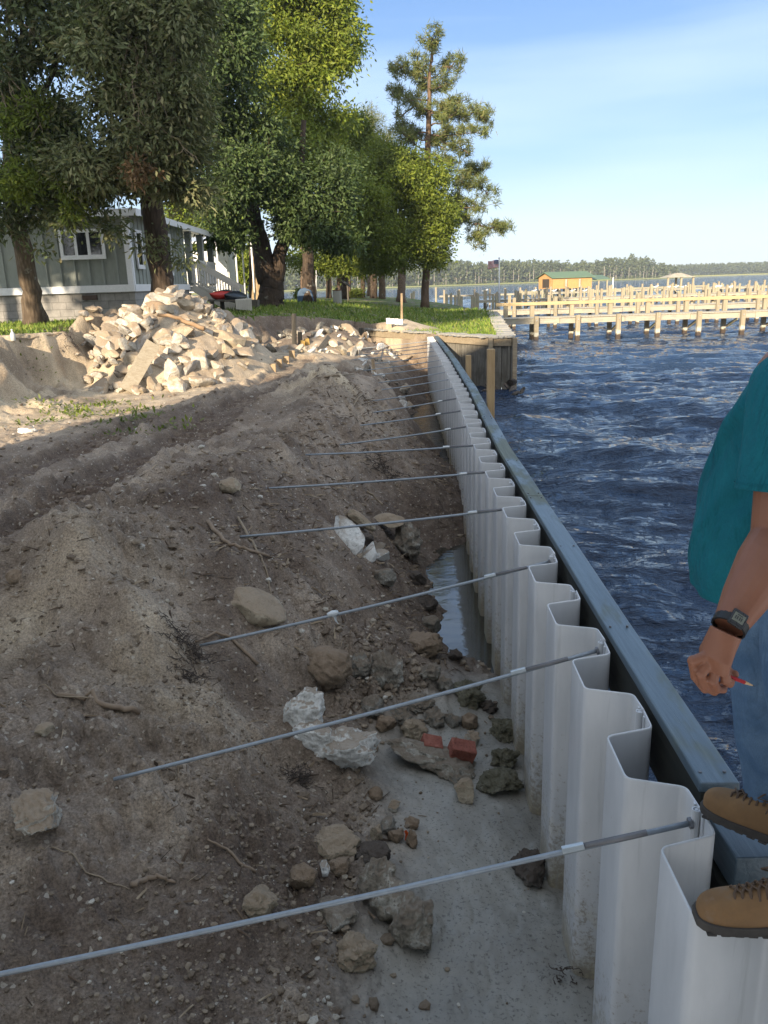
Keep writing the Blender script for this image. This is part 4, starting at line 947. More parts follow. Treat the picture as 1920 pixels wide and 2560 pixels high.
def pine_needles(name, tufts, L, mat, parent, seed, k=34):
    rg = np.random.default_rng(seed); C = np.repeat(np.asarray(tufts), k, 0); N = len(C); d = rg.normal(size=(N, 3)); d[:, 2] += .35; d /= np.linalg.norm(d, axis=1)[:, None]
    C = C+rg.normal(size=(N, 3))*L*.28; s = np.cross(d, rg.normal(size=(N, 3))); s /= np.linalg.norm(s, axis=1)[:, None]; l = L*rg.uniform(.6, 1.1, N)[:, None]; w = .036
    V = np.stack([C+s*w*.5, C+d*l*.6+s*w*.5, C+d*l, C-s*w*.5], 1).reshape(-1, 3)
    return raw_mesh(name, V, np.arange(len(V)).reshape(-1, 4), mat, False, parent)
T = aty(1062, 766, 51.); T[2] = zt(T[0], T[1])-.08
t = thing('pine_tree', 'tall open pine standing alone at the right edge of the trees', 'tree', T)
S_ = lambda zx, zy: (850+zx/2.5523, zy/2.5523)
tr = [T, aty(1064, 700, 51), aty(*S_(560, 1500), 51), aty(*S_(560, 950), 51), aty(*S_(570, 700), 51), aty(*S_(570, 480), 51), aty(*S_(590, 280), 51)]
trunk(t, tr, [.25, .235, .205, .175, .14, .09, .03], M_PINEB, 18, flare=.5)
br = [((570, 500), (490, 330), 3), ((570, 500), (400, 430), 4), ((400, 430), (330, 430), 3), ((575, 500), (660, 430), 2), ((660, 430), (750, 380), 4), ((585, 400), (600, 230), 5), ((570, 560), (510, 520), 4), ((570, 560), (700, 540), 4),
      ((565, 640), (330, 590), 5), ((560, 680), (470, 640), 3), ((565, 760), (440, 640), 3), ((470, 680), (345, 750), 1), ((575, 700), (760, 650), 6), ((580, 720), (900, 720), 7), ((585, 800), (720, 730), 4), ((560, 850), (370, 800), 5), ((560, 870), (440, 860), 4),
      ((570, 860), (900, 850), 7), ((570, 870), (640, 900), 3), ((640, 880), (820, 980), 3), ((600, 900), (720, 960), 2), ((570, 1000), (700, 1030), 4), ((600, 1060), (920, 1080), 7), ((620, 1080), (640, 1170), 4), ((640, 1090), (850, 1200), 6), ((850, 1150), (940, 1240), 3),
      ((580, 1300), (760, 1260), 4), ((600, 1330), (900, 1330), 8), ((700, 1370), (880, 1450), 4), ((880, 1450), (900, 1560), 5), ((860, 1430), (1040, 1470), 6), ((700, 1390), (730, 1470), 2), ((560, 950), (400, 850), 3), ((880, 720), (940, 780), 3)]
tf = []; m = MB(); rg = np.random.default_rng(5)
for i, (a, b, n_) in enumerate(br):
    ya = 51+rg.uniform(-.3, .3); yb = 51+rg.uniform(-1.9, 1.5); p = wavy(aty(*S_(*a), ya), aty(*S_(*b), yb), 9, .16, i, .12)
    m.tube(p, np.linspace(.055, .02, 9), 6)
    for k in range(n_*4):
        q = p[rg.integers(3, 9)]; e = q+rg.normal(size=3)*np.array([.30, .45, .17])+(0, 0, .1); tf.append(e)
        if k % 2 == 0: m.tube(wavy(q, e, 4, .05, i*31+k), np.linspace(.018, .008, 4), 4)
m.build('branches', M_PINEB, t, smooth=True)
pine_needles('crown', tf, .36, M_LEAF['needle'], t, 8, 50)

# slim trunks on the far side of the lawn
TT = [(706, 742, 9, 'slightly leaning thin', 545, 'leaning thin dark pine trunk right of the forked oak', M_BARKD), (757, 742, 13, '', 560, 'slim brown pine trunk left of the thick reddish one', M_PINEB),
      (777, 745, 27, '', 560, 'thick reddish pine trunk behind the blue tank', M_PINEB), (847, 738, 11, '', 590, 'slim dark trunk right behind the concrete barrel', M_BARKD), (869, 742, 16, '', 590, 'brown trunk beside the tilted black object', M_PINEB),
      (907, 742, 12, '', 600, 'slim pine trunk left of the close pair', M_BARKD), (930, 744, 10, '', 600, 'left trunk of the close pair', M_BARKD), (938, 744, 11, '', 600, 'right trunk of the close pair', M_BARKD), (955, 746, 17, '', 600, 'straight grey-brown trunk right of the close pair', M_PINEB),
      (497+130, 760, 9, '', 520, 'small trunk under the white canopy', M_BARKD), (822, 742, 14, '', 600, 'stooped trunk with vines between tank and barrel', M_BARKD)]
for i, (u, v, w, _, vt, lab, mt) in enumerate(TT):
    y = 62 if u > 700 else 52; P = aty(u, v, y); P[2] = zt(P[0], P[1])-.1; k = px2m(P)
    t = thing('pine_tree', lab, 'tree', P, 'trees on the far side of the lawn'); tp = aty(u+(-12 if i == 0 else RNG.uniform(-2, 2)), vt-60, y)
    trunk(t, [P, (P+tp)/2, tp], [w*k/2, w*k*.46, w*k*.3], mt, 40+i, n=10, flare=.3)
    leaves('crown', [blob(u+RNG.uniform(-14, 14), vt-32, y, 62, 36)], 3400, .2, .1, M_LEAF['mid'], t, 50+i, .5, 20)
    if i in (3, 10): leaves('hanging_leaves', [blob(u+8, 648, y-1, 22, 44)], 1500, .16, .08, M_LEAF['dark'], t, 70+i, .4, 20)
for (u, v, w, h, lab, mt, nm, y) in ((1003, 742, 22, 12, 'dark spiky yucca on the lawn edge behind the thin stake', 'dark', 'yucca', 60), (890, 738, 26, 16, 'low shrub under the slim trunks', 'mid', 'shrub', 62), (752, 738, 24, 18, 'low leafy bush left of the blue tank', 'mid', 'shrub', 64), (855, 735, 24, 14, 'reedy grass clump behind the concrete barrel', 'bright', 'reeds', 64), (640, 720, 20, 30, 'yellowish bush beyond the canopy posts', 'bright', 'shrub', 55)):
    P = aty(u, v, y); P[2] = zt(P[0], P[1]); k = px2m(P)
    if nm == 'yucca':
        m = MB(); rg = np.random.default_rng(3)
        for j in range(46):
            a = rg.uniform(0, 6.28); e = rg.uniform(.3, 1.2); L_ = rg.uniform(.5, .85); d = np.array([math.cos(a)*math.cos(e), math.sin(a)*math.cos(e), math.sin(e)]); _, s, n_ = frame(d)
            m.add([P+s*.03, P+d*L_*.5+s*.04, P+d*L_+(0, 0, -.05), P+d*L_*.5-s*.04, P-s*.03], [(0, 1, 2, 3, 4)])
        o = m.build('yucca', M_LEAF['dark'], loc=P); tag(o, lab, 'plant')
    else:
        t = thing(nm, lab, 'plant', P); leaves('foliage', [(P+(0, 0, h*k*.5), (w*k*.6, w*k*.6, h*k*.6))], 1500, .16 if nm != 'reeds' else .5, .07 if nm != 'reeds' else .02, M_LEAF[mt], t, int(u), .25, 15, .2 if nm != 'reeds' else -1.2)
        m = MB(); m.tube([P-(0, 0, .1), P+(0, 0, h*k*.6)], [.04, .02], 6); m.build('stem', M_BARKD, t)
# trees far behind the house
for i, (u, v, y, w, h, mt, lab) in enumerate(((470, 520, 60, 60, 60, 'bright', 'sunlit bright tree behind the house roof, left of the big oak'), (560, 560, 62, 50, 50, 'bright', 'sunlit tree behind the white canopy'), (610, 660, 58, 40, 60, 'bright', 'low sunlit tree seen between the canopy posts'), (505, 640, 66, 60, 60, 'mid', 'tree behind the porch and trailer'))):
    P = aty(u, 745, y); P[2] = zt(P[0], P[1]); t = thing('leafy_tree', lab, 'tree', P); trunk(t, [P, aty(u, v+h*.6, y), aty(u, v, y)], [.2, .16, .06], M_BARKD, 80+i, n=9)
    leaves('crown', [blob(u, v, y, w, h), blob(u+w*.5, v+h*.4, y, w*.6, h*.6), blob(u-w*.5, v+h*.3, y, w*.6, h*.7)], 9000, .24, .13, M_LEAF[mt], t, 90+i, .6, 20)
P = aty(648, 758, 45); P[2] = zt(P[0], P[1])-.1
t = thing('cypress_tree', 'sunlit tan leaning trunk just left of the big forked oak', 'tree', P)
trunk(t, [P, aty(643, 690, 45), aty(632, 610, 45), aty(628, 500, 45)], [.42, .26, .19, .12], bark('tan_bark', (.46, .34, .20), (.34, .24, .14)), 33, flare=.5)

# unseen trees and a house, added behind the camera to cast shade
M_SHADE = M_LEAF['dark']
def off_tree(x, y, zc, r, seed, lab):  # added tree, out of view, that only blocks the sun
    zb = 1.4; t = thing('oak_tree', lab, 'tree', (x, y, zb)); trunk(t, [(x, y, zb), (x, y, zb+2.5), (x, y, zc)], [.35, .3, .15], M_BARKD, seed, n=10)
    leaves('crown', [((x, y, zc), r)], 15000, .3, .2, M_SHADE, t, seed, .7, 26, .2, .6)

def back_proj(x, y, z, t):      # a point t metres (on plan) towards the sun
    return (x+SUN_AZ[0]*t, y+SUN_AZ[1]*t, z+math.tan(SUN_EL)*t)
def shade_house():
    """invented house, unseen behind the camera, sized to cast the foreground shade"""
    r = thing('house', 'large pale unseen house added behind the camera to cast foreground shade', 'house', (-6, -8, 1.4))
    M1 = simple('pale_siding', (.5, .5, .47), None, .8, 3); M2 = simple('shingle_roof', (.10, .10, .10), None, .9, 8)
    e1 = back_proj(-5.3, 11.5, 1.1, 16.8); z1 = 1.25+math.tan(SUN_EL)*(26.3-e1[1])/.925-.0
    x0 = e1[0]; x1 = x0+30; y = e1[1]
    m = MB(); m.box(((x0+x1)/2, y-4, (1.4+z1-1.1)/2), (x1-x0-.8, 8, z1-1.1-1.4)); m.build('wall', M1, r)
    m = MB(); m.add([(x0, y+.4, z1-1.2), (x1, y+.4, z1-1.2), (x1, y-4, z1+.55), (x0, y-4, z1+.55), (x0, y-8.4, z1-1.2), (x1, y-8.4, z1-1.2)], [(0, 1, 2, 3), (3, 2, 5, 4), (0, 3, 4), (1, 5, 2), (0, 4, 5, 1)]); m.build('roof', M2, r)
shade_house()
off_tree(*back_proj(-6.6, 20, 6.9, 24), (4.0, 2.4, 2.3), 401, 'unseen oak added on the left to shade the two front oaks')
off_tree(*back_proj(-9.6, 20, 7.2, 21), (3.0, 2.4, 2.6), 402, 'unseen oak added further left behind the camera to block sun')
off_tree(*back_proj(-13.8, 24, 4.9, 22), (5.6, 3.0, 2.3), 404, 'wide unseen oak added to dapple the house wall with shade')
off_tree(*back_proj(-10.6, 24, 5.3, 19), (3.4, 2.6, 1.9), 405, 'small unseen oak added to shade the corner of the house')
off_tree(*back_proj(-4.2, 20, 8.4, 27), (2.6, 2.0, 2.5), 403, 'tall unseen oak added behind the left bank to block sun')

# ============================================================ THE HOUSE ON THE LEFT
def mat_siding():
    t = NT('sage_siding'); v = t.vec(world=True); f = t.noise(2.2, 5, .6, v); g = t.noise(30, 4, .7, t.vec((1, 1, .1), world=True))
    col = t.mix(t.ramp(f, [(.3, (.265, .285, .255)), (.7, (.225, .245, .22))]), t.ramp(g, [(.3, .85), (.7, 1.1)]), .6, 'MULTIPLY')
    return t.fin(col, .65, t.bump(g, .15, .004), Specular_IOR_Level=.3)
M_SIDE = mat_siding()
M_TRIM = simple('white_trim_paint', (.74, .75, .76), (.66, .67, .68), .5, 4, .1, .002, world=True)
M_GLASS = simple('window_glass', (.012, .015, .018), (.02, .022, .025), .06, 3, 0, spec=.9)
M_METROOF = simple('white_metal_roof', (.70, .73, .76), (.60, .63, .66), .35, 5, .15, .003, metallic=.25, world=True)
def mat_block():
    t = NT('block_wall'); q = t.n('ShaderNodeTexBrick'); q.inputs['Scale'].default_value = 1.0; q.inputs['Mortar Size'].default_value = .010
    q.inputs['Brick Width'].default_value = .41; q.inputs['Row Height'].default_value = .205; q.offset = .5
    q.inputs['Color1'].default_value = (.285, .275, .26, 1); q.inputs['Color2'].default_value = (.235, .225, .215, 1); q.inputs['Mortar'].default_value = (.17, .165, .155, 1)
    mp_ = t.n('ShaderNodeMapping'); mp_.inputs['Rotation'].default_value = (R(-90), 0, 0); t.l(t.geo.outputs['Position'], mp_.inputs['Vector']); t.l(mp_.outputs[0], q.inputs['Vector'])
    f = t.noise(6, 6, .7, t.vec(world=True)); col = t.mix(q.outputs['Color'], t.ramp(f, [(.3, .7), (.7, 1.15)]), .8, 'MULTIPLY')
    return t.fin(col, .9, t.bump(t.mix(q.outputs['Fac'], f, .4), .6, .008))
M_BLOCK = mat_block()
HX = -7.0; HY = 24.0; ZB = 3.12
h = thing('house', 'sage green board and batten house with white trim on a grey block foundation', 'house', (HX, HY, 2.3))
m = MB(); m.box(((HX-30)/2, 27.5+.03, 2.55), (30+HX+0, 7, 1.14)); m.build('foundation', M_BLOCK, h)
m = MB(); m.box(((HX-30)/2, 27.5+.03, 4.29), (30+HX-.06, 6.94, 1.98))
m.build('wall', M_SIDE, h)
m = MB(); x = HX-.42
while x > -29: m.box((x, HY+.005, 4.28), (.045, .03, 1.94)); x -= .405
m.build('batten', M_SIDE, h)
m = MB(); y = HY+.35
while y < 31: m.box((HX-.018, y, 4.28), (.03, .045, 1.94)); y += .40
m.build('batten', M_SIDE, h)
m = MB(); m.box(((HX-30)/2, HY-.02, 3.21), (30+HX+.06, .07, .20)); m.box((HX+.02, 27.5, 3.21), (.07, 7.0, .20)); m.build('skirt_trim', M_TRIM, h, bevel=.004)
m = MB(); m.box((HX-.06, HY-.012, 4.28), (.16, .05, 1.95)); m.box((HX+.012, HY+.08, 4.28), (.05, .15, 1.95)); m.build('corner_trim', M_TRIM, h, bevel=.004)
# hip roof of pale metal with fascia
ov = .38; x1 = HX+ov; y0 = HY-ov; y1 = 36.4; ze = 5.28
m = MB(); V = [(x1, y0, ze), (x1, y1, ze), (-30, y1, ze), (-30, y0, ze), (-13.5, 30, ze+1.05), (-30, 30, ze+1.05)]
m.add(V, [(0, 1, 4), (1, 2, 5, 4), (0, 4, 5, 3), (3, 2, 1, 0)])
rf = m.build('roof', M_METROOF, h)
m = MB(); m.box(((x1-30)/2, y0-.012, ze-.05), (30+x1+.02, .03, .19)); m.box((x1+.012, (y0+y1)/2, ze-.05), (.03, y1-y0+.05, .19)); m.build('fascia', M_TRIM, rf)
m = MB()
for i in range(34): xx = x1-.6*i-.3; m.beam((xx, y0+.02, ze+.02), (xx-0.0, y0+2.4 if xx < x1-3 else y0+.4+.75*(x1-xx), ze+.02+(.39 if xx < x1-3 else .06+.12*(x1-xx))), .03, .03)
m.build('roof_seam', M_METROOF, rf)
def window(name, c, w, hh, panes, axis, parent, z):
    m = MB(); fr = .09; dx = (1, 0) if axis == 'x' else (0, 1)
    def bx(a, zc, la, lz, d, mm): mm.box((c[0]+dx[0]*a+(0 if axis == 'x' else d), c[1]+dx[1]*a-(d if axis == 'x' else 0), z+zc), (la if axis == 'x' else .05, .05 if axis == 'x' else la, lz))
    bx(0, hh/2+fr/2, w+2*fr, fr, .01, m); bx(0, -hh/2-fr/2, w+2*fr, fr+.03, .015, m)
    for s in (-1, 1): bx(s*(w/2+fr/2), 0, fr, hh-.002, .01, m)
    for i in range(1, panes): bx(-w/2+w*i/panes, 0, .085, hh-.002, .008, m)
    f = m.build('window', M_TRIM, parent, bevel=.004)
    for i in range(panes):
        g = MB(); pw = w/panes-.085; bx(-w/2+w*(i+.5)/panes, 0, pw, hh-.004, -.012, g); g.build('pane', M_GLASS, f)
    return f
wa = aty(150, 585, HY); wb = aty(262, 636, HY)
window('window', ((wa[0]+wb[0])/2, HY-.03), abs(wb[0]-wa[0])-.1, .62, 3, 'x', h, (wa[2]+wb[2])/2)
window('window', (HX+.02, 24.9), .5, .9, 1, 'y', h, 4.3)
window('window', (HX+.02, 27.9), 1.5, 1.15, 2, 'y', h, 4.28)
m = MB(); m.box((-8.3, HY-.0, 2.98), (.42, .05, .13)); m.build('crawl_vent', simple('rusty_vent', (.09, .06, .045), None, .8), h)
# porch bay with columns
m = MB(); m.box((-10.3, 33.7, 3.14), (6.6, 5.2, .2)); m.build('porch_floor', M_TRIM, h)
m = MB(); m.box((-8.95, 31.03, 4.28), (3.8, .05, 1.95)); m.box((-10.9, 34.0, 4.28), (.06, 4, 1.95)); m.build('porch_wall', M_SIDE, h)
for (x, y) in ((HX-.1, 32.0), (HX-.1, 34.1), (HX-.1, 36.1), (-9.7, 36.1)):
    m = MB(); m.box((x, y, 4.24), (.22, .22, 1.98)); m.build('porch_column', M_SIDE, h, bevel=.006)
    m = MB(); m.box((x+.135, y-.08, 4.24), (.05, .05, 1.96)); m.build('column_trim', M_TRIM, h)
m = MB(); m.box((-6.9, 33.2, 4.15), (.05, 1.5, .10)); m.box((-6.9, 35.1, 4.15), (.05, 1.7, .10))
for i in range(16): m.box((-6.9, 32.4+i*.23, 3.72), (.035, .05, .78))
m.build('porch_rail', M_TRIM, h)
# stairs running down from the porch towards the river
M_STAIR = simple('cream_painted_timber', (.52, .50, .44), (.42, .40, .35), .7, 5, world=True)
s = thing('staircase', 'cream painted outdoor staircase with picket rails leading down from the house porch', 'stairs', (-6.6, 31.7, 2.2))
P0 = np.array([-6.92, 0, 3.2]); P1 = np.array([-5.2, 0, 2.18])
for y in (31.2, 32.25):
    a = P0+(0, y, 0); b = P1+(0, y, 0); m = MB(); m.beam(a, b, .05, .26); m.build('stringer', M_STAIR, s)
    m = MB(); m.beam(a+(0, 0, .95), b+(0, 0, .95), .07, .15); m.beam(a+(0, 0, .22), b+(0, 0, .22), .05, .08)
    for i in range(17): q = a+(b-a)*(i+.5)/17; m.box((q[0], q[1], q[2]+.58), (.035, .035, .78))
    m.box((b[0], y, b[2]+.5), (.10, .10, 1.1)); m.build('handrail', M_STAIR, s)
for i in range(6): q = P0+(P1-P0)*(i+.5)/6; m = MB(); m.box((q[0], 31.72, q[2]+.1), (.30, 1.0, .04)); m.build('tread', M_STAIR, s)

# white canopy on thin posts and the trailer below it
c = thing('canopy', 'white metal carport canopy on thin posts beside the house porch', 'canopy', aty(560, 740, 45))
a = aty(505, 608, 43); b = aty(632, 604, 43); zc = a[2]
m = MB(); m.add([(a[0]-1.5, 43, zc), (b[0]+.5, 43, zc), (b[0]+.5, 49, zc+.62), (a[0]-1.5, 49, zc+.62), (a[0]-1.5, 43, zc+.09), (b[0]+.5, 43, zc+.09), (b[0]+.5, 49, zc+.71), (a[0]-1.5, 49, zc+.71)],
  [(3, 2, 1, 0), (4, 5, 6, 7), (0, 1, 5, 4), (1, 2, 6, 5), (2, 3, 7, 6), (3, 0, 4, 7)]); m.build('roof', M_METROOF, c)
for i, u in enumerate((548, 571, 594, 611, 634)):
    p = aty(u, 700, 43.1 if i % 2 == 0 else 48.5); zg = zt(p[0], p[1]); zz = zc+(0 if i % 2 == 0 else .55); m = MB(); m.tube([(p[0], p[1], zg), (p[0], p[1], zz)], .045, 8); m.build('post', M_TRIM, c, smooth=True)
p = aty(515, 735, 50); zg = zt(p[0], p[1])
tr_ = thing('camper_trailer', 'white ribbed camper trailer parked under the canopy', 'trailer', (p[0], 50, zg))
m = MB(); m.box((p[0]-.6, 50, zg+1.85), (4.6, 2.2, 2.3)); 
for i in range(9): m.box((p[0]-.6, 48.885, zg+.85+.21*i), (4.55, .03, .03))
m.build('body', M_TRIM, tr_, bevel=.03)
m = MB(); m.box((p[0]+.3, 48.86, zg+1.7), (.62, .04, 1.6)); d_ = m.build('door', simple('cream_door', (.66, .62, .52)), tr_, bevel=.01)
m = MB(); m.box((p[0]-.9, 48.86, zg+2.25), (.7, .04, .4)); m.build('window', M_GLASS, tr_)
for sx in (-1.4, .6):
    m = MB(); m.tube([(p[0]+sx, 48.95, zg+.36), (p[0]+sx, 49.2, zg+.36)], .36, 16); m.build('wheel', simple('rubber', (.02, .02, .02)), tr_)
# kayaks on a rack
M_RED = simple('red_kayak_plastic', (.48, .035, .022), (.40, .03, .02), .35, 4, .05); M_BLK = simple('black_kayak_plastic', (.018, .022, .028), (.03, .035, .042), .35, 4, .05)
def kayak(a, b, mat, lab, hgt=.40, wid=.50):
    t = thing('kayak', lab, 'kayak', (a+b)/2, 'kayaks on the rack by the stairs'); n = 15; m = MB(); pts = [a+(b-a)*i/(n-1)+np.array([0, 0, .10*(abs(i/(n-1)*2-1))**3]) for i in range(n)]
    rr = [max(.03, (1-abs(i/(n-1)*2-1)**2.4))*.5 for i in range(n)]; m.tube(pts, rr, 16, ell=[(wid, hgt)]*n, up=(0, 0, 1)); m.build('hull', mat, t, smooth=True)
    q = MB(); c_ = (a+b)/2; dd = (b-a)/np.linalg.norm(b-a); q.tube([c_-dd*.5+(0, 0, .17), c_+(0, 0, .19), c_+dd*.5+(0, 0, .17)], [.03, .2, .03], 12, ell=[(1, .2)]*3); q.build('cockpit', M_BLK, t, smooth=True)
ka = aty(524, 741, 29.3); kb = aty(570, 741, 29.6); kayak(ka, kb+np.array([.25, 1.4, 0]), M_RED, 'red kayak lying on the low wooden rack by the stairs')
kayak(aty(562, 743, 29.2), aty(615, 743, 30.8), M_BLK, 'black kayak lying on the low wooden rack right of the red kayak')
rk = thing('kayak_rack', 'low wooden rack with stub posts carrying the kayaks', 'rack', aty(560, 760, 29.8))
for (u, y) in ((530, 29.5), (555, 30.2), (592, 29.6)):
    P = aty(u, 752, y); zg = zt(P[0], P[1]); zt2 = aty(u, 750, y)[2]; m = MB(); m.box((P[0], y, (zg+zt2)/2-.05), (.13, .13, zt2-zg+.1)); m.build('leg', M_OLD, rk)
a = aty(522, 751, 29.6); b = aty(606, 751, 29.6); m = MB(); m.beam(a, b, .5, .06); m.build('shelf', M_OLD, rk)
# weathered panel leaning on blocks right of the kayaks
a = aty(589, 752, 29); b = aty(628, 749, 29.6); g = thing('board_panel', 'weathered slatted panel propped on a stub post beside the kayaks', 'panel', aty(610, 770, 33))
m = MB(); n_ = 9
for i in range(n_):
    p0 = a+(b-a)*(i+.5)/n_; hh = .32+.10*i/n_; m.box((p0[0], p0[1], p0[2]-hh/2+.03), (.075, .03, hh))
m.beam(a+(0, .03, .02), b+(0, .03, .02), .04, .06); m.build('slats', M_STAIR, g)
m = MB(); P = aty(594, 765, 29.2); m.box((P[0], 29.2, P[2]-.05), (.12, .12, .45)); m.build('leg', M_OLD, g)
m = MB(); P = aty(638, 762, 33.4)
for i in range(4): m.box((P[0]+.09*i-.15, 33.4, P[2]+.02*i), (.07, .4, .42-.05*i))
o = m.build('crate', M_OLD, loc=P); tag(o, 'broken wooden crate at the foot of the big forked oak', 'crate')
# reel of hose, blue tank, barrel
P = aty(765, 755, 44); P[2] = zt(P[0], P[1]); k = px2m(P); t = thing('tank', 'dull blue round-topped tank on the lawn behind the big oak', 'tank', P)
prof = [(-.42, 0), (-.43, .35), (-.38, .58), (-.25, .72), (0, .78), (.22, .73), (.36, .58), (.42, .3), (.44, 0)]; m = MB()
m.loft([[(P[0]+x*s_, P[1]+yy, P[2]+z*s_-.03*(1-s_)) for x, z in prof] for yy, s_ in ((-.30, .93), (-.26, 1), (.26, 1), (.30, .93))]); m.build('shell', simple('blue_plastic', (.035, .075, .14), (.05, .09, .15), .6, 3), t, bevel=.02)
q = MB(); q.tube([P+(.12, -.32, .52), P+(.12, -.27, .52)], .07, 10); q.build('port', simple('grey_plastic', (.2, .22, .24)), t)
P = aty(844, 760, 44); P[2] = zt(P[0], P[1]); t = thing('barrel', 'pale concrete barrel with a dark rim on the lawn under the trees', 'barrel', P)
m = MB(); m.tube([P, P+(0, 0, .03), P+(0, 0, .66), P+(0, 0, .68)], [.22, .235, .235, .22], 20); m.build('drum', simple('pale_concrete_drum', (.30, .30, .27), (.24, .24, .21), .85, 3, stretch=(1, 1, .3)), t)
m = MB(); m.tube([P+(0, 0, .68), P+(0, 0, .73)], .25, 20); m.build('rim', simple('rust', (.12, .06, .035)), t)
m = MB(); m.add(*(lambda r_: (r_[0]+P+np.array([0, 0, .78]), r_[1]))(rock_shape((.2, .2, .13), 5, 5, .1, 2))); m.build('lump', M_R['dark'], t)
P = aty(870, 735, 52); P[2] = zt(P[0], P[1]); t = thing('tilted_lid', 'tilted black dish on a short post behind the barrel', 'dish', P)
m = MB(); m.tube([P, P+(0, 0, .95)], .06, 8); m.build('stand', M_OLD, t); m = MB(); m.ellip(P+(-.1, 0, 1.05), (.36, .3, .07), rotm(0, R(38), 0)); m.build('dish', M_BLK, t, smooth=True)

# ============================================================ SMALL THINGS AROUND THE DIG
M_STK = wood_mat('stake_wood', (.40, .30, .19), (.28, .20, .12), 2, .8)
def post_px(lab, u, v0, v1, w, y=None, mat=None, name='post', group=None, lean=0, cat='post'):
    P = hit(u, v1) if y is None else aty(u, v1, y); k = px2m(P); T = aty(u+lean, v0, P[1]); ww = w*k; m = MB(); m.beam(P+(0, 0, -.25), T, ww, ww*.8); o = m.build(name, mat or M_STK, loc=P, bevel=.006); tag(o, lab, cat, group); return o
post_px('tall weathered post at the back of the dig, left of the far rubble', 735, 784, 868, 11, mat=M_OLD)
post_px('short dark stub post just right of the tall weathered post', 750, 830, 858, 10, mat=M_OLD)
for u, v0, v1, w, lab in ((682, 909, 922, 15, 'nearest cut post stub in the sand, left end of the row'), (697, 898, 914, 15, 'second cut post stub from the left end of the row'), (715, 890, 906, 15, 'third cut post stub from the left, taller'), (730, 876, 890, 14, 'fourth cut post stub, just below the tall weathered post')):
    post_px(lab, u, v0, v1, w, mat=M_STK, name='post_stub', group='row of cut post stubs', cat='post stub')
for i, (u, v, lab) in enumerate(((757, 862, 'left fresh yellow timber offcut beside the tall post'), (768, 858, 'right fresh yellow timber offcut beside the tall post'))):
    P = hit(u, v+4); k = px2m(P); m = MB(); m.box(P+(0, 0, 6*k), (10*k, 12*k, 15*k), rotm(0, R(8-14*i), .3)); o = m.build('offcut', wood_mat('fresh_timber%d' % i, (.60, .40, .13), (.46, .29, .08), 0, .7), loc=P, bevel=.008); tag(o, lab, 'timber', 'fresh timber offcuts')
post_px('thin tall stake standing on the lawn above the old bulkhead', 1004, 733, 803, 5.5, mat=M_STK, name='stake', cat='stake')
# leaning board in front of the pile
a = hit(327, 975)+np.array([0, -.3, .06]); b = aty(384, 858, a[1]+.55); m = MB(); m.beam(a+(0, 0, -.05), b, .30, .05, up=(.45, -1, .3)); o = m.build('plank', wood_mat('grey_plank', (.36, .32, .25), (.26, .22, .16), 0, .8), loc=a, bevel=.004); tag(o, 'wide grey board leaning against the front of the big rubble pile', 'board')
b0 = hit(405, 815); b1 = hit(520, 845); m = MB(); m.tube(wavy(b0+(0, -.3, .25), b1+(0, -.3, .22), 10, .06, 5), np.linspace(.035, .055, 10), 7); o = m.build('split_log', wood_mat('orange_split_wood', (.34, .23, .14), (.24, .155, .09), 0, .8), loc=b0, smooth=True); tag(o, 'orange splintered log lying across the big rubble pile', 'log')
a = hit(797, 878); b = aty(823, 843, a[1]+.9); m = MB(); m.beam(a, b, .16, .045, up=(.5, -1, .3)); o = m.build('plank', M_OLD, loc=a); tag(o, 'short board leaning on the far rubble slope right of the tall post', 'board')
P = hit(937, 937); m = MB(); m.beam(P+(0, 0, -.1), P+(-.04, 0, .34), .07, .05); o = m.build('stake', M_STK, loc=P); tag(o, 'short brown stake sticking up from the bank between the far tie rods', 'stake')
# white trays on the cap
P = aty(987, 806, 27.6); t = thing('tray_stack', 'row of white plastic trays standing on the old bulkhead cap', 'trays', P); P = P+(0, 0, -.02)
for i in range(4):
    m = MB(); m.box((P[0]-.22+.14*i, 27.6-.02*i, P[2]+.07-.012*i), (.135, .03, .20-.012*(i % 2)), rotm(R(-14), 0, .2)); m.build('tray', simple('white_plastic_tray', (.72, .72, .70), (.6, .6, .58), .5) if i == 0 else bpy.data.materials['white_plastic_tray'], t, bevel=.006)
# plastic jug on the lawn edge
P = hit(36, 868); k = px2m(P); t = thing('plastic_jug', 'clear plastic jug standing on the left lawn edge', 'jug', P); m = MB(); m.tube([P+(0, 0, z*k) for z in (0, 1, 16, 20, 23, 26)], [5*k, 6*k, 6*k, 4*k, 2.2*k, 2*k], 10)
m.build('bottle', simple('clear_plastic', (.55, .58, .58), None, .2), t, smooth=True); m = MB(); m.tube([P+(0, 0, 26*k), P+(0, 0, 28.5*k)], 2.4*k, 8); m.build('cap', M_TRIM, t)
m = MB(); m.tube(wavy(hit(45, 872)+(0, 0, .05), hit(152, 860)+(0, 0, .06), 8, .04, 9), .014, 5); o = m.build('cane', M_TWIG, loc=hit(45, 872)); tag(o, 'thin pale cane lying on the lawn edge right of the jug', 'cane')
# orange tape scrap
P = hit(1012, 2104); k = px2m(P); m = MB(); m.loft([[P+(0, 0, .005), P+(.018, 0, .01), P+(.020, 0, .014), P+(.002, 0, .011)], [P+(.004, .004, .04), P+(.02, .002, .045), P+(.022, .004, .05), P+(.006, .006, .044)], [P+(-.002, .0, .065), P+(.008, 0, .07), P+(.01, 0, .073), P+(0, 0, .068)]]); o = m.build('tape_scrap', simple('orange_plastic', (.85, .13, .03), None, .5), loc=P); tag(o, 'tiny bright orange scrap of tape stuck between stones', 'tape')

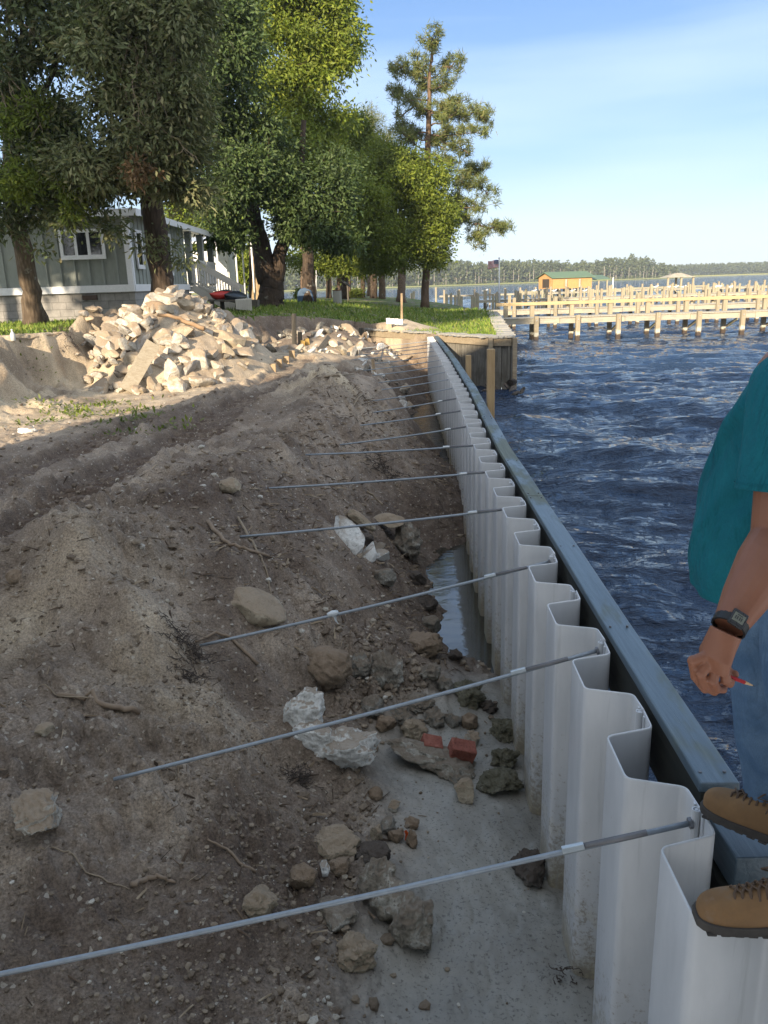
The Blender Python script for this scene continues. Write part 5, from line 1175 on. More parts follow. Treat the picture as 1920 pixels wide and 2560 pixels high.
# roots and sticks
M_ROOT = simple('root_bark', (.27, .20, .14), (.17, .125, .085), .9, 14, .6, .004, stretch=(1, 1, 1)); M_ROOTD = simple('dark_root', (.055, .042, .035), (.09, .07, .055), .9, 14)
def stick(lab, pts, r0, r1, mat=None, lift=.01, seed=0, name='root', cat='root'):
    Q = [hit(u, v) for u, v in pts]; P = []
    for i in range(len(Q)-1):
        for k_ in range(5): t_ = k_/5; q = Q[i]*(1-t_)+Q[i+1]*t_; P.append(q)
    P.append(Q[-1]); P = np.array(P); P[:, 2] = np.maximum(P[:, 2], height(P[:, 0], P[:, 1])[0]-.004)+lift; rg = np.random.default_rng(seed); P[1:-1] += rg.normal(size=(len(P)-2, 3))*r0*.35
    m = MB(); m.tube(P, np.linspace(r0, r1, len(P)), 8); o = m.build(name, mat or M_ROOT, loc=Q[0], smooth=True); tag(o, lab, cat); return o
stick('thick bare root lying on the sandy slope left of the second tie rod', [(145, 1742), (200, 1748), (260, 1768), (350, 1785)], .011, .018, seed=1)
stick('thin root trailing off the left end of the thick bare root', [(95, 1725), (150, 1745), (225, 1752)], .003, .005, M_TWIG, seed=2)
stick('curved root arching out of the soil under the nearest rod level', [(330, 2218), (365, 2205), (400, 2205), (440, 2212)], .014, .007, seed=3)
stick('long thin winding root left of the curved arching root', [(130, 2125), (185, 2145), (215, 2185), (270, 2210), (325, 2235)], .004, .003, M_TWIG, seed=4)
stick('dark stick lying by the white concrete chunk on the right of the slope', [(520, 2108), (570, 2130), (600, 2165), (640, 2185)], .005, .008, M_ROOT, seed=5)
stick('straight weathered stick crossing the third tie rod end', [(595, 1300), (625, 1355), (655, 1400)], .012, .008, M_TWIG, .02, 6)
stick('knobbly forked root near the third tie rod end', [(520, 1310), (560, 1358), (610, 1375), (680, 1400)], .018, .010, M_ROOT, .02, 7)
stick('pale twig hanging down the bank beside the buried slab', [(655, 1400), (670, 1450), (680, 1500), (712, 1560)], .006, .003, M_TWIG, .015, 8)
stick('dark root running from the fourth rod into the bank', [(490, 1610), (540, 1590), (580, 1600), (645, 1668)], .008, .012, M_ROOT, .015, 9)
stick('grey stick lying on the dark bank right of the fourth rod', [(918, 1233), (940, 1250), (957, 1268)], .012, .014, M_TWIG, .02, 10)
stick('thin fallen twig on the crest by the sandy heap', [(875, 1030), (925, 1005), (955, 980)], .012, .008, M_TWIG, .03, 11)
stick('pale stick lying flat on the tracks near the sandy mound', [(812, 948), (850, 944), (885, 939)], .018, .014, M_TWIG, .03, 12)
def tangle(lab, u, v, w, h, n, seed, r=.0025):
    P = hit(u, v); k = px2m(P); rg = np.random.default_rng(seed); m = MB()
    for i in range(n):
        a = P+np.array([rg.normal()*w*k*.33, rg.normal()*w*k*.2, 0]); a[2] = zt(a[0], a[1], True)+rg.uniform(-.01, h*k*.4); b = a+rg.normal(size=3)*w*k*.3*np.array([1, .6, .5]); b[2] = max(b[2], zt(b[0], b[1], True))
        m.tube(wavy(a, b, 5, w*k*.10, seed*9+i), [r*1.3, r, r, r*.7, r*.4], 4)
    o = m.build('root_tangle', M_ROOTD, loc=P); tag(o, lab, 'roots')
tangle('matted black root clump at the left end of the third tie rod', 470, 1630, 90, 60, 90, 1)
tangle('black rootlets under the left corner of the big white chunk', 755, 1955, 60, 60, 80, 2)
tangle('dark root hair hanging in the bank left of the fifth rod end', 955, 1180, 70, 60, 60, 3, .004)
tangle('black twigs lying on the mud at the bottom by the wall', 1412, 2450, 50, 70, 16, 4, .003)
tangle('thin dark roots under the buried slab edge', 480, 1700, 70, 40, 50, 5)
tangle('dry grass roots hanging from the left lawn edge', 175, 850, 50, 30, 60, 6, .004)
# weeds on the sandy floor
rg = np.random.default_rng(12); WD = [(85, 1060), (160, 1035), (180, 1030), (250, 1015), (310, 1030), (335, 1042), (365, 1065), (390, 1058), (300, 1050), (130, 1022), (215, 1042), (350, 1030), (290, 1008), (75, 890)]
wt = MB(); 
V = []
for (u, v) in WD:
    P = hit(u, v)
    for i in range(60):
        a = P+np.array([rg.normal()*.30, rg.normal()*.16, 0]); a[2] = zt(a[0], a[1])+.02; d = rg.normal(size=3); d[2] = abs(d[2])*.5+.1; d /= np.linalg.norm(d); _, s, _2 = frame(d); L_ = rg.uniform(.05, .13)
        V += [a, a+d*L_*.5+s*.02, a+d*L_, a+d*L_*.5-s*.02]
o = raw_mesh('weeds', np.array(V), np.arange(len(V)).reshape(-1, 4), M_LEAF['mid'], False); tag(o, kind='stuff')

# ------------------------------------------------------------ rubble piles
def pile(n, cx, cy, rx, ry, label, group, seed, smin, smax, kinds, sun_name='concrete_chunk', pred=None, lift=.15, tall=.55):
    rg = np.random.default_rng(seed); protos = []; cnt = 0; tries = 0
    while cnt < n and tries < n*12:
        tries += 1
        a = rg.uniform(0, 2*math.pi); q = math.sqrt(rg.random()); x = cx+rx*q*math.cos(a); y = cy+ry*q*math.sin(a)
        if pred is not None and not pred(x, y): continue
        s = smin+(smax-smin)*rg.random()**2; z = zt(x, y)+s*lift
        if cnt < 14:
            V, Fc = rock_shape((s, s*rg.uniform(.4, .85), s*rg.uniform(.25, tall)), seed*100+cnt, int(rg.integers(12, 17)), .03, 3)
            m = MB(); m.add(V, Fc); o = m.build(sun_name, M_R[kinds[cnt % len(kinds)]], smooth=False, recalc=False); base = s; protos.append((o, s))
        else:
            p, ps = protos[int(rg.integers(0, len(protos)))]; o = p.copy(); COL.objects.link(o); o.scale = (s/ps,)*3
        o.location = (x, y, z); o.rotation_euler = (rg.uniform(-.9, .9), rg.uniform(-.9, .9), rg.uniform(0, 6.28)); ex = ('back' if y > cy+ry*.3 else 'foot' if y < cy-ry*.35 else 'middle')+(', left side' if x < cx-rx*.3 else ', right side' if x > cx+rx*.3 else '')
        tag(o, label+', '+ex, 'concrete', group); cnt += 1
pile(280, -4.85, 19.1, 1.95, 3.0, 'pale concrete chunk in the tall rubble pile', 'concrete chunks of the tall rubble pile', 31, .18, .64, ['pale', 'greyc', 'pale', 'greyc', 'sandy'], lift=.17, tall=.7, pred=lambda x, y: y < 21.3)
pile(115, -1.6, 25.6, 2.3, 3.2, 'grey-white chunk on the far rubble slope', 'chunks of the far rubble slope', 32, .18, .6, ['pale', 'grey', 'white', 'sandy'], 'rubble_stone')
pile(60, .15, 20.6, .8, 3.8, 'pale grey chunk on the steep slope above the dark hole', 'chunks beside the dark hole', 33, .16, .5, ['grey', 'white', 'pale'], 'rubble_stone')
pile(28, .2, 27.2, 1.2, 1.3, 'sandy chunk in front of the old bulkhead', 'chunks by the old bulkhead', 34, .3, .75, ['sandy', 'brown'], pred=lambda x, y: not in_poly(np.array([x]), np.array([y]), LAWN)[0])
pile(26, 2.9, 22.2, 1.3, .8, 'dark wet rock under the bulkhead corner', 'wet rocks under the bulkhead corner', 35, .25, .6, ['dark'], 'riprap_rock', pred=lambda x, y: not in_poly(np.array([x]), np.array([y]), LAWN)[0])
for o in [o for o in bpy.data.objects if o.name.startswith('riprap_rock')]: o.location.z = RNG.uniform(-.05, .32)
for i, (u, v, w, h_, kd, lab) in enumerate(((568, 850, 100, 62, 'sandy', 'largest smooth boulder on the right flank of the tall rubble pile'), (500, 905, 62, 66, 'pale', 'big upright boulder low on the front of the tall rubble pile'), (430, 935, 46, 80, 'pale', 'long upright slab at the foot of the tall rubble pile'), (340, 900, 60, 50, 'sandy', 'pale lump at the left front of the tall rubble pile'), (395, 770, 58, 34, 'brown', 'brown flat rock crowning the tall rubble pile'))):
    P = hit(u, v); k = px2m(P); rock('boulder', lab, 'rock', P+np.array([0, -.1, 0]), (w*k, w*k*.7, h_*k), kd, 900+i, 8, .07, 4, (0, R(12), 0), None)

# ------------------------------------------------------------ gravel and clods, too many to count
def gravel():
    rg = np.random.default_rng(99); V0, F0 = ico(1); F0 = np.array(F0); allV = []; tot = 0
    def lot(n, fx, smin, smax, seed, flat=.7):
        P = fx(n); z, K, Wt, D = height(P[:, 0], P[:, 1]); ok = (K < .5) & (gn(P[:, 0]*1.3, P[:, 1]*1.3, 63)+.5*gn(P[:, 0]*4, P[:, 1]*4, 64) > rg.uniform(-.9, .45, n)) & ((Wt < .35) | (rg.random(n) < .06)) &  (P[:, 0] < xw(P[:, 1])-.22); P = P[ok]; z = z[ok]; n_ = len(P)
        s = smin*(smax/smin)**(rg.random(n_)**1.9); V = V0[None]*(1+.32*rg.normal(size=(n_, len(V0), 1)).clip(-1.3, 1.3)*.6)
        sc_ = np.stack([s*rg.uniform(.8, 1.25, n_), s*rg.uniform(.8, 1.25, n_), s*rg.uniform(.55, .9, n_)*flat/.7], 1); V = V*sc_[:, None, :]*.5
        a = rg.uniform(0, 6.28, n_); c, s_ = np.cos(a), np.sin(a); X = V[..., 0]*c[:, None]-V[..., 1]*s_[:, None]; Y = V[..., 0]*s_[:, None]+V[..., 1]*c[:, None]
        V = np.stack([X+P[:, :1], Y+P[:, 1:2], V[..., 2]+(z+sc_[:, 2]*.22)[:, None]], 2); return V
    def near(n):
        r = 1.8*(7.5/1.8)**rg.random(n); a = rg.uniform(R(-44), R(12), n); return np.stack([r*np.sin(a), r*np.cos(a)], 1)
    def mid(n):
        r = 5*(20/5)**rg.random(n); a = rg.uniform(R(-34), R(8), n); return np.stack([r*np.sin(a), r*np.cos(a)], 1)
    def toe(n): return np.stack([rg.normal(-.12, .17, n), rg.uniform(2.3, 5.6, n)], 1)
    def dam(n): return np.stack([rg.normal(.35, .25, n), rg.normal(5.3, .35, n)], 1)
    def patch(n): return np.stack([rg.normal(-.9, .35, n), rg.normal(3.3, .8, n)], 1)
    for nm, lots, mt in (('gravel', [(17000, near, .004, .028, 1), (5000, mid, .012, .07, 2), (1300, toe, .012, .07, 3), (900, dam, .012, .08, 4), (2500, patch, .006, .035, 5)], 'clodmat'), ('pale_gravel', [(1500, near, .006, .026, 6), (500, mid, .015, .07, 7), (160, toe, .012, .05, 8)], 'palemat')):
        VV = np.concatenate([lot(*l_) for l_ in lots]); n_ = len(VV); F = (F0[None]+(np.arange(n_)*len(V0))[:, None, None]).reshape(-1, 3)
        t = NT(nm); col = t.ramp(t.geo.outputs['Random Per Island'], [(0, (.13, .098, .072)), (.5, (.21, .165, .12)), (1, (.31, .25, .185))] if nm == 'gravel' else [(0, (.36, .31, .24)), (1, (.52, .49, .43))])
        mat = t.fin(t.mix(col, t.ramp(t.noise(90, 4, .7, t.vec(world=True)), [(.3, .6), (.7, 1.15)]), .8, 'MULTIPLY'), .95, t.bump(t.noise(120, 4, .7, t.vec(world=True)), .5, .004), Specular_IOR_Level=.2)
        o = raw_mesh(nm, VV.reshape(-1, 3), F, mat, False, nper=3); tag(o, kind='stuff')
gravel()
# wood splinters, bark and root bits strewn on the dark bank
def litter():
    rg = np.random.default_rng(17); n = 5200; y = rg.uniform(4.6, 13.5, n); x = xw(y)-rg.uniform(.15, 2.3, n); n2 = 2600; x = np.concatenate([x, rg.uniform(-3.5, .2, n2)]); y = np.concatenate([y, rg.uniform(2, 8, n2)]); n += n2
    z, K, Wt, D = height(x, y); ok = ((Wt < .4) | (rg.random(n) < .10)) & (z > .02) & (gn(x*1.6, y*1.6, 88) > rg.uniform(-.7, .5, n)); x, y, z = x[ok], y[ok], z[ok]; n = len(x)
    a = rg.uniform(0, 6.28, n); L_ = .012+.05*rg.random(n)**3+.002*y; w = L_*rg.uniform(.08, .25, n); d = np.stack([np.cos(a), np.sin(a), rg.normal(size=n)*.25], 1)*L_[:, None]; s = np.stack([-np.sin(a), np.cos(a), rg.normal(size=n)*.3], 1)*w[:, None]
    P = np.stack([x, y, z+.006], 1); V = np.stack([P-d-s*.6, P+d-s*.4, P+d+s*.5, P-d+s*.6, P-d*.2+(0, 0, 1)*np.array(w)[:, None]*.9], 1).reshape(-1, 3)
    F = (np.array([(0, 1, 4), (1, 2, 4), (2, 3, 4), (3, 0, 4)])[None]+(np.arange(n)*5)[:, None, None]).reshape(-1, 3)
    t = NT('splinters'); t.fin(t.ramp(t.geo.outputs['Random Per Island'], [(0, (.05, .036, .026)), (.5, (.12, .085, .06)), (.85, (.24, .18, .12)), (1, (.36, .29, .2))]), .95, Specular_IOR_Level=.2)
    o = raw_mesh('wood_litter', V, F, t.m, False, nper=3); tag(o, kind='stuff')
litter()
# grass blades on the part of the lawn that shows its edge
def blades():
    rg = np.random.default_rng(5); n = 70000; r = 13*(48/13)**rg.random(n); a = rg.uniform(R(-34), R(15), n); x = r*np.sin(a); y = r*np.cos(a)
    z, K, Wt, D = height(x, y); md3 = np.hypot((x-.9)/1.4, (y-28.6)/1.5)
    ok = in_poly(x, y, LAWN) & (K+.2*gn(x*2.2, y*2.2, 300) > .90) & (md3 > .85); x, y, z = x[ok], y[ok], z[ok]; n = len(x); L_ = (.03+.0022*np.hypot(x, y))*rg.uniform(.6, 1.5, n); w = .004+.0007*np.hypot(x, y)
    th = rg.uniform(0, 6.28, n); tip = np.stack([x+rg.normal(size=n)*L_*.5, y+rg.normal(size=n)*L_*.5, z+L_], 1); b = np.stack([x, y, z-.01], 1); s = np.stack([np.cos(th)*w, np.sin(th)*w, 0*w], 1)
    V = np.stack([b-s, b+s, tip], 1).reshape(-1, 3)
    t = NT('grass_blade'); col = t.ramp(t.geo.outputs['Random Per Island'], [(0, (.085, .15, .022)), (.6, (.15, .215, .035)), (1, (.24, .25, .07))]); t.fin(col, .7, Specular_IOR_Level=.2)
    o = raw_mesh('grass', V, np.arange(len(V)).reshape(-1, 3), t.m, False, nper=3); tag(o, kind='stuff')
blades()

# ============================================================ DOCKS, BOATHOUSE, FAR SHORE
M_PILE = wood_mat('piling_wood', (.40, .355, .26), (.26, .225, .155), 2, .8, stain=(.26, .28, .18))
def mat_piling():
    t = NT('wet_foot_piling'); v = t.vec((9, 9, .9), world=True); f = t.noise(1.6, 6, .65, v); sep = t.n('ShaderNodeSeparateXYZ'); t.l(t.geo.outputs['Position'], sep.inputs[0])
    col = t.ramp(f, [(.3, (.34, .295, .21)), (.7, (.225, .19, .13))]); z = t.math('ADD', sep.outputs['Z'], t.math('MULTIPLY', t.noise(5, 4, .7, t.vec(world=True)), .3))
    col = t.mix(col, (.50, .50, .44), t.ramp(z, [(.42, 0.0), (.47, .7), (.60, .7), (.68, 0.0)])); col = t.mix((.055, .04, .03), col, t.ramp(z, [(.38, 0.0), (.46, 1.0)]))
    return t.fin(col, .8, t.bump(f, .5, .01))
M_PIL = mat_piling()
M_BEAM = wood_mat('grey_dock_beam', (.40, .37, .31), (.29, .265, .215), 0, .8, stain=(.40, .38, .27)); M_YEL = wood_mat('new_yellow_rail', (.46, .36, .21), (.37, .275, .15), 0, .7)
M_DECK = wood_mat('dock_deck', (.50, .46, .38), (.36, .33, .26), 1, .85)
def dock(name, label, y, x0, x1, zd, w, front, back, rail=None, beam_h=.28, sq=.22, ftop=.12, btop=.75):
    r = thing(name, label, 'dock', (x0, y, 0))
    m = MB(); n_ = 6; xs = np.linspace(x0, x1, n_+1)
    for i in range(n_): m.box(((xs[i]+xs[i+1])/2, y, zd-beam_h/2-.015*(i % 2)), (xs[i+1]-xs[i]-.02, .07, beam_h-.02))
    m.build('front_beam', M_BEAM, r); m = MB(); m.box(((x0+x1)/2, y+w, zd-beam_h/2), (x1-x0, .07, beam_h)); m.build('back_beam', M_BEAM, r)
    m = MB(); x = x0
    while x < x1: m.box((x+.07, y+w/2, zd+.021), (.135, w+.16, .035)); x += .15
    m.build('decking', M_DECK, r)
    for i, x in enumerate(front):
        m = MB(); m.box((x, y-.07-sq/2, (zd+ftop-.8)/2), (sq, sq, zd+ftop+.8)); m.build('piling', M_PIL, r, bevel=.015)
        m = MB(); m.tube([(x, y-.075-sq, zd-.10), (x, y-.095-sq, zd-.10)], .03, 6); m.build('bolt', M_GALV2, r)
    for i, x in enumerate(back):
        t_ = btop+RNG.uniform(-.03, .03); m = MB(); m.box((x, y+w+.05+sq/2, (zd+t_-.8)/2), (sq, sq, zd+t_+.8)); m.build('piling', M_PIL, r, bevel=.015)
        m = MB(); m.beam((x+.12, y+w+.0, zd-.75), (x+.12, y+.05, zd-.32), .05, .14); m.build('brace', M_PILE, r)
    if rail:
        m = MB(); m.box(((rail[0]+rail[1])/2, y+w+.02, zd+rail[2]), (rail[1]-rail[0], .05, .17)); m.build('handrail', M_YEL, r, bevel=.005)
    return r
def X_(u, v, y): return aty(u, v, y)[0]
y1 = 42.0
fr = [X_(u, 815, y1) for u in (1339, 1442, 1543, 1641, 1743, 1851, 1955, 2060)]; bk = [X_(u, 800, y1+1.3) for u in (1265, 1331, 1430, 1526, 1620, 1716, 1812, 1912, 2010)]
dock('pier', 'nearest wooden pier with new yellow handrail and square pilings', y1, X_(1236, 790, y1), 26, 1.17, 1.3, fr, bk, rail=(X_(1250, 760, y1), 26, .70), btop=.72)
y2 = 52.5
fr = [X_(u, 780, y2) for u in (1284, 1387, 1490, 1592, 1692, 1790, 1890, 1990)]; bk = [X_(u, 780, y2+1.4) for u in (1274, 1373, 1476, 1578, 1676, 1771, 1872, 1970)]
dock('pier', 'second wooden pier just behind the yellow handrail, greenish beams', y2, X_(1196, 778, y2), 34, 1.22, 1.4, fr, bk, ftop=.80, btop=.9, sq=.2)
y3 = 76
dock('pier', 'third low pier across the middle, before the boathouse', y3, X_(1185, 742, y3), 50, 1.35, 1.4, [X_(u, 740, y3) for u in range(1190, 1960, 52)], [X_(u, 740, y3+1.4) for u in range(1212, 1960, 52)], ftop=.75, btop=.95, sq=.2, beam_h=.2)
y4 = 100
dock('pier', 'farthest long thin pier leading out to the boathouse', y4, X_(1100, 727, y4), 72, 1.5, 1.5, [X_(u, 727, y4) for u in range(1110, 1960, 38)], [], ftop=.7, sq=.2, beam_h=.16)
# loose mooring piles with braces
rg = np.random.default_rng(77)
MP = [(1180, 738, 772, 66), (1187, 742, 775, 64), (1194, 733, 772, 66), (1214, 726, 758, 80), (1232, 735, 770, 70), (1240, 733, 771, 70), (1247, 733, 772, 68), (1288, 726, 770, 75), (1300, 733, 771, 72), (1313, 724, 772, 74), (1273, 740, 770, 70), (1330, 727, 752, 90), (1337, 728, 752, 90), (1361, 724, 757, 85), (1375, 738, 770, 74), (1384, 735, 768, 74), (1404, 738, 766, 76),
      (1116, 735, 762, 64), (1127, 733, 760, 66), (1138, 738, 765, 66), (1146, 726, 762, 66), (1153, 740, 768, 64), (1029, 733, 748, 70), (1034, 728, 750, 72), (1090, 718, 745, 90), (1420, 725, 752, 90), (1434, 725, 753, 90), (1460, 728, 755, 88), (1476, 722, 760, 80), (1493, 722, 755, 80), (1528, 724, 752, 90), (1559, 718, 756, 88), (1574, 720, 757, 88), (1590, 731, 770, 70), (1598, 730, 770, 70), (1619, 718, 748, 100), (1631, 740, 770, 72), (1654, 716, 748, 98), (1693, 727, 770, 74), (1712, 716, 745, 100), (1735, 714, 745, 98), (1745, 728, 765, 76), (1758, 716, 742, 100), (1771, 735, 760, 78), (1795, 710, 745, 100)]
for i, (u, v0, v1, y) in enumerate(MP):
    P = aty(u, v1, y); T = aty(u, v0, y); m = MB(); m.tube([(P[0], y, -.6), (P[0]+.02, y, T[2])], [.13, .11], 8); o = m.build('mooring_pile', M_PILE, loc=(P[0], y, 0)); tag(o, 'weathered round mooring pile among the far docks', 'mooring pile', 'mooring piles among the docks')
for i in range(26):
    u = rg.uniform(1778, 1925); y = rg.uniform(88, 112); T = aty(u, rg.uniform(706, 722), y); m = MB(); m.tube([(T[0], y, -.6), (T[0], y, T[2])], [.14, .12], 8); o = m.build('mooring_pile', M_PILE, loc=(T[0], y, 0)); tag(o, 'pile of the dense cluster at the right edge beyond the piers', 'mooring pile', 'dense cluster of piles at the right')
for i, (u, y) in enumerate(((1330, 92), (1545, 92), (1605, 96), (1650, 97), (1700, 98), (1745, 98), (1510, 86))):
    T = aty(u, 728, y); m = MB(); m.beam((T[0]-1.2, y, 1.75), (T[0]+1.2, y, 1.75), .14, .16); m.beam((T[0]-1.1, y, 1.75), (T[0]+.3, y, .6), .1, .1); m.box((T[0]-1.15, y, .8), (.2, .2, 2.3)); m.box((T[0]+1.15, y, .8), (.2, .2, 2.4)); o = m.build('boat_lift', M_PILE, loc=(T[0], y, 0)); tag(o, 'small timber boat lift frame with a slanting brace among the far piers', 'boat lift', 'boat lift frames')
# low platform right
T = aty(1850, 728, 104); m = MB(); m.box((T[0], 104, 1.3), (9.0, 3, .22)); 
for i in range(9): m.box((T[0]-4.2+i*1.05, 102.4, .5), (.25, .25, 2.2))
o = m.build('platform', M_BEAM, loc=(T[0], 104, 0)); tag(o, 'low pale platform inside the dense pile cluster at the right', 'platform')

# boathouse
yb = 128; A = aty(1383, 722, yb); Bp = aty(1479, 719, yb); L0 = aty(1358, 722, yb+.3); zf = A[2]; zE = aty(1383, 694, yb)[2]; zR = aty(1400, 681, yb+2)[2]
M_OR = wood_mat('orange_siding', (.50, .29, .12), (.41, .225, .085), 2, .7); M_GRF = simple('green_metal_roof', (.12, .18, .11), (.10, .15, .09), .5, 2, .1, world=True)
b = thing('boathouse', 'orange timber boathouse with green roof standing on piles in the river', 'boathouse', (A[0], yb, 0))
x0, x1 = A[0]-.05, Bp[0]; dp = 3.6; xl = L0[0]
# body box sits slightly turned: its left gable end shows
def sk(x, y, z): return np.array([x-(y-yb)*.42, y, z])
m = MB(); m.add([sk(x0, yb, zf), sk(x1, yb, zf), sk(x1, yb+dp, zf), sk(x0, yb+dp, zf), sk(x0, yb, zE), sk(x1, yb, zE), sk(x1, yb+dp, zE), sk(x0, yb+dp, zE), sk(x0, yb+dp/2, zR-.1), sk(x1, yb+dp/2, zR-.1)],
  [(3, 2, 1, 0), (0, 1, 5, 4), (1, 2, 6, 9, 5), (2, 3, 7, 6), (3, 0, 4, 8, 7)]); m.build('wall', M_OR, b)
m = MB(); o_ = .35; m.add([sk(x0-o_, yb-o_, zE-.12), sk(x1+o_, yb-o_, zE-.12), sk(x1+o_, yb+dp/2, zR), sk(x0-o_, yb+dp/2, zR), sk(x0-o_, yb+dp+o_, zE-.12), sk(x1+o_, yb+dp+o_, zE-.12)]+[sk(x0-o_, yb-o_, zE-.02), sk(x1+o_, yb-o_, zE-.02), sk(x1+o_, yb+dp/2, zR+.1), sk(x0-o_, yb+dp/2, zR+.1), sk(x0-o_, yb+dp+o_, zE-.02), sk(x1+o_, yb+dp+o_, zE-.02)],
  [(3, 2, 1, 0), (4, 5, 2, 3), (6, 7, 8, 9), (9, 8, 11, 10), (0, 1, 7, 6), (5, 4, 10, 11), (0, 6, 9, 3), (3, 9, 10, 4), (1, 2, 8, 7), (2, 5, 11, 8)]); m.build('roof', M_GRF, b)
m = MB(); c0 = sk(x0-.03, yb+.9, 0); c1 = sk(x0-.03, yb+2.6, 0); m.add([(c0[0], c0[1], zf+.15), (c1[0], c1[1], zf+.15), (c1[0], c1[1], zE-.2), (c0[0], c0[1], zE-.2)], [(0, 1, 2, 3)]); m.build('door', simple('dark_opening', (.06, .045, .03)), b)
for i in range(7):
    for j in (0, 1): q = sk(x0+.1+(x1-x0-.2)*i/6, yb+.1+j*(dp-.2), 0); m = MB(); m.box((q[0], q[1], (zf-.6)/2), (.2, .2, zf+.6)); m.build('pile', M_PILE, b)
for u in (1415, 1449): q = aty(u, 710, yb-.25); m = MB(); m.box((q[0], yb-.25, (zf+zE)/2-.1), (.28, .2, 1.25)); m.build('fender', M_BEAM, b)
# lean-to shelter right of it
s = thing('boat_shelter', 'open green-roofed shelter attached right of the orange boathouse', 'shelter', (x1, yb+4, 0)); a0 = aty(1483, 700, yb+1); a1 = aty(1522, 699, yb+1); zr = aty(1500, 689, yb+3)[2]
m = MB(); m.add([(a0[0], yb+1, a0[2]), (a1[0]+.3, yb+1, a1[2]), (a1[0]-.3, yb+4, zr), (a0[0], yb+4, zr), (a0[0], yb+1, a0[2]+.12), (a1[0]+.3, yb+1, a1[2]+.12), (a1[0]-.3, yb+4, zr+.12), (a0[0], yb+4, zr+.12)], [(3, 2, 1, 0), (4, 5, 6, 7), (0, 1, 5, 4), (1, 2, 6, 5), (2, 3, 7, 6), (3, 0, 4, 7)]); m.build('roof', M_GRF, s)
for u in (1497, 1518): q = aty(u, 700, yb+1.3); m = MB(); m.box((q[0], yb+1.3, (q[2]-.6)/2), (.2, .2, q[2]+.6)); m.build('post', M_PILE, s)
q = aty(1533, 700, 120); m = MB(); m.tube([(q[0], 120, -.5), (q[0], 120, 3.0)], .1, 8); tag(m.build('pole', M_TRIM, loc=(q[0], 120, 0)), 'white pole standing right of the boathouse shelter', 'pole')
# gazebo-like shelter
yg = 114; e0 = aty(1667, 694, yg); e1 = aty(1741, 693, yg); zt_ = aty(1712, 682, yg+1.5)[2]; g = thing('gazebo', 'pale shingled hip-roofed shelter on four posts among the far docks', 'gazebo', (e0[0], yg, 0)); dx = e1[0]-e0[0]
V = [(e0[0], yg, e0[2]), (e1[0], yg, e1[2]), (e1[0], yg+3.4, e1[2]), (e0[0], yg+3.4, e0[2]), (e0[0]+dx*.42, yg+1.7, zt_), (e0[0]+dx*.64, yg+1.7, zt_)]
m = MB(); m.add(V, [(3, 2, 1, 0), (0, 1, 5, 4), (1, 2, 5), (2, 3, 4, 5), (3, 0, 4)]); m.build('roof', simple('patchy_shingles', (.46, .42, .33), (.24, .20, .15), .9, 2.2, .6, .05, world=True), g)
for (x, y) in ((e0[0]+.3, yg+.3), (e0[0]+dx*.55, yg+2.6), (e1[0]-.3, yg+.3), (e0[0]+dx*.52, yg+.3)): m = MB(); m.box((x, y, e0[2]/2-.3), (.24, .24, e0[2]+.6)); m.build('post', M_PILE, g)
m = MB(); m.box((e0[0]+dx/2, yg+1.7, 1.2), (dx, 3.2, .18)); m.build('deck', M_BEAM, g)

# flags
def flag(label, u, vt, vb, y, fw, side=-1):
    T = aty(u, vt, y); Bt = aty(u, vb, y); r = thing('flagpole', label, 'flagpole', (Bt[0], y, Bt[2])); k = px2m(T)
    m = MB(); m.tube([(Bt[0], y, Bt[2]-.3), (T[0], y, T[2])], [.055, .04], 8); m.build('pole', M_TRIM, r, smooth=True); m = MB(); m.ellip((T[0], y, T[2]+.05), (.07, .07, .07)); m.build('finial', M_TRIM, r, smooth=True)
    W_ = fw*k; H_ = W_*.68; nx = 26; nz = 13; m = MB(); V = []
    for j in range(nz+1):
        for i in range(nx+1): s_ = i/nx; V.append((T[0]+side*(.05+W_*s_), y+.10*math.sin(s_*7+j*.12)*s_**.5, T[2]-.08-H_*j/nz-.05*s_+.03*math.sin(s_*6)))
    fs = []; mi = []
    for j in range(nz):
        for i in range(nx): fs.append((j*(nx+1)+i, j*(nx+1)+i+1, (j+1)*(nx+1)+i+1, (j+1)*(nx+1)+i)); mi.append(2 if (i < nx*.4 and j < 7) else (0 if j % 2 == 0 else 1))
    m.add(V, fs); m.m = mi
    mr = bpy.data.materials.get('flag_red') or simple('flag_red', (.45, .05, .06), None, .8); mw = bpy.data.materials.get('flag_white') or simple('flag_white', (.7, .7, .7), None, .8); mb_ = bpy.data.materials.get('flag_blue') or simple('flag_blue', (.05, .07, .20), None, .8)
    f = m.build('flag', [mr, mw, mb_], r, recalc=False); q = MB()
    for a in range(5):
        for b_ in range(6 if 1 else 5): sx = .06+W_*.4*(b_+.5)/6; q.box((T[0]+side*sx, y-.02, T[2]-.12-H_*.5*(a+.5)/5), (W_*.025, .14, W_*.025))
    q.build('stars', mw, f)
flag('striped national flag flying from the white pole above the piers', 1248, 647, 760, 62, 26)
flag('striped flag half hidden behind the thick reddish pine trunk', 790, 630, 742, 70, 40)

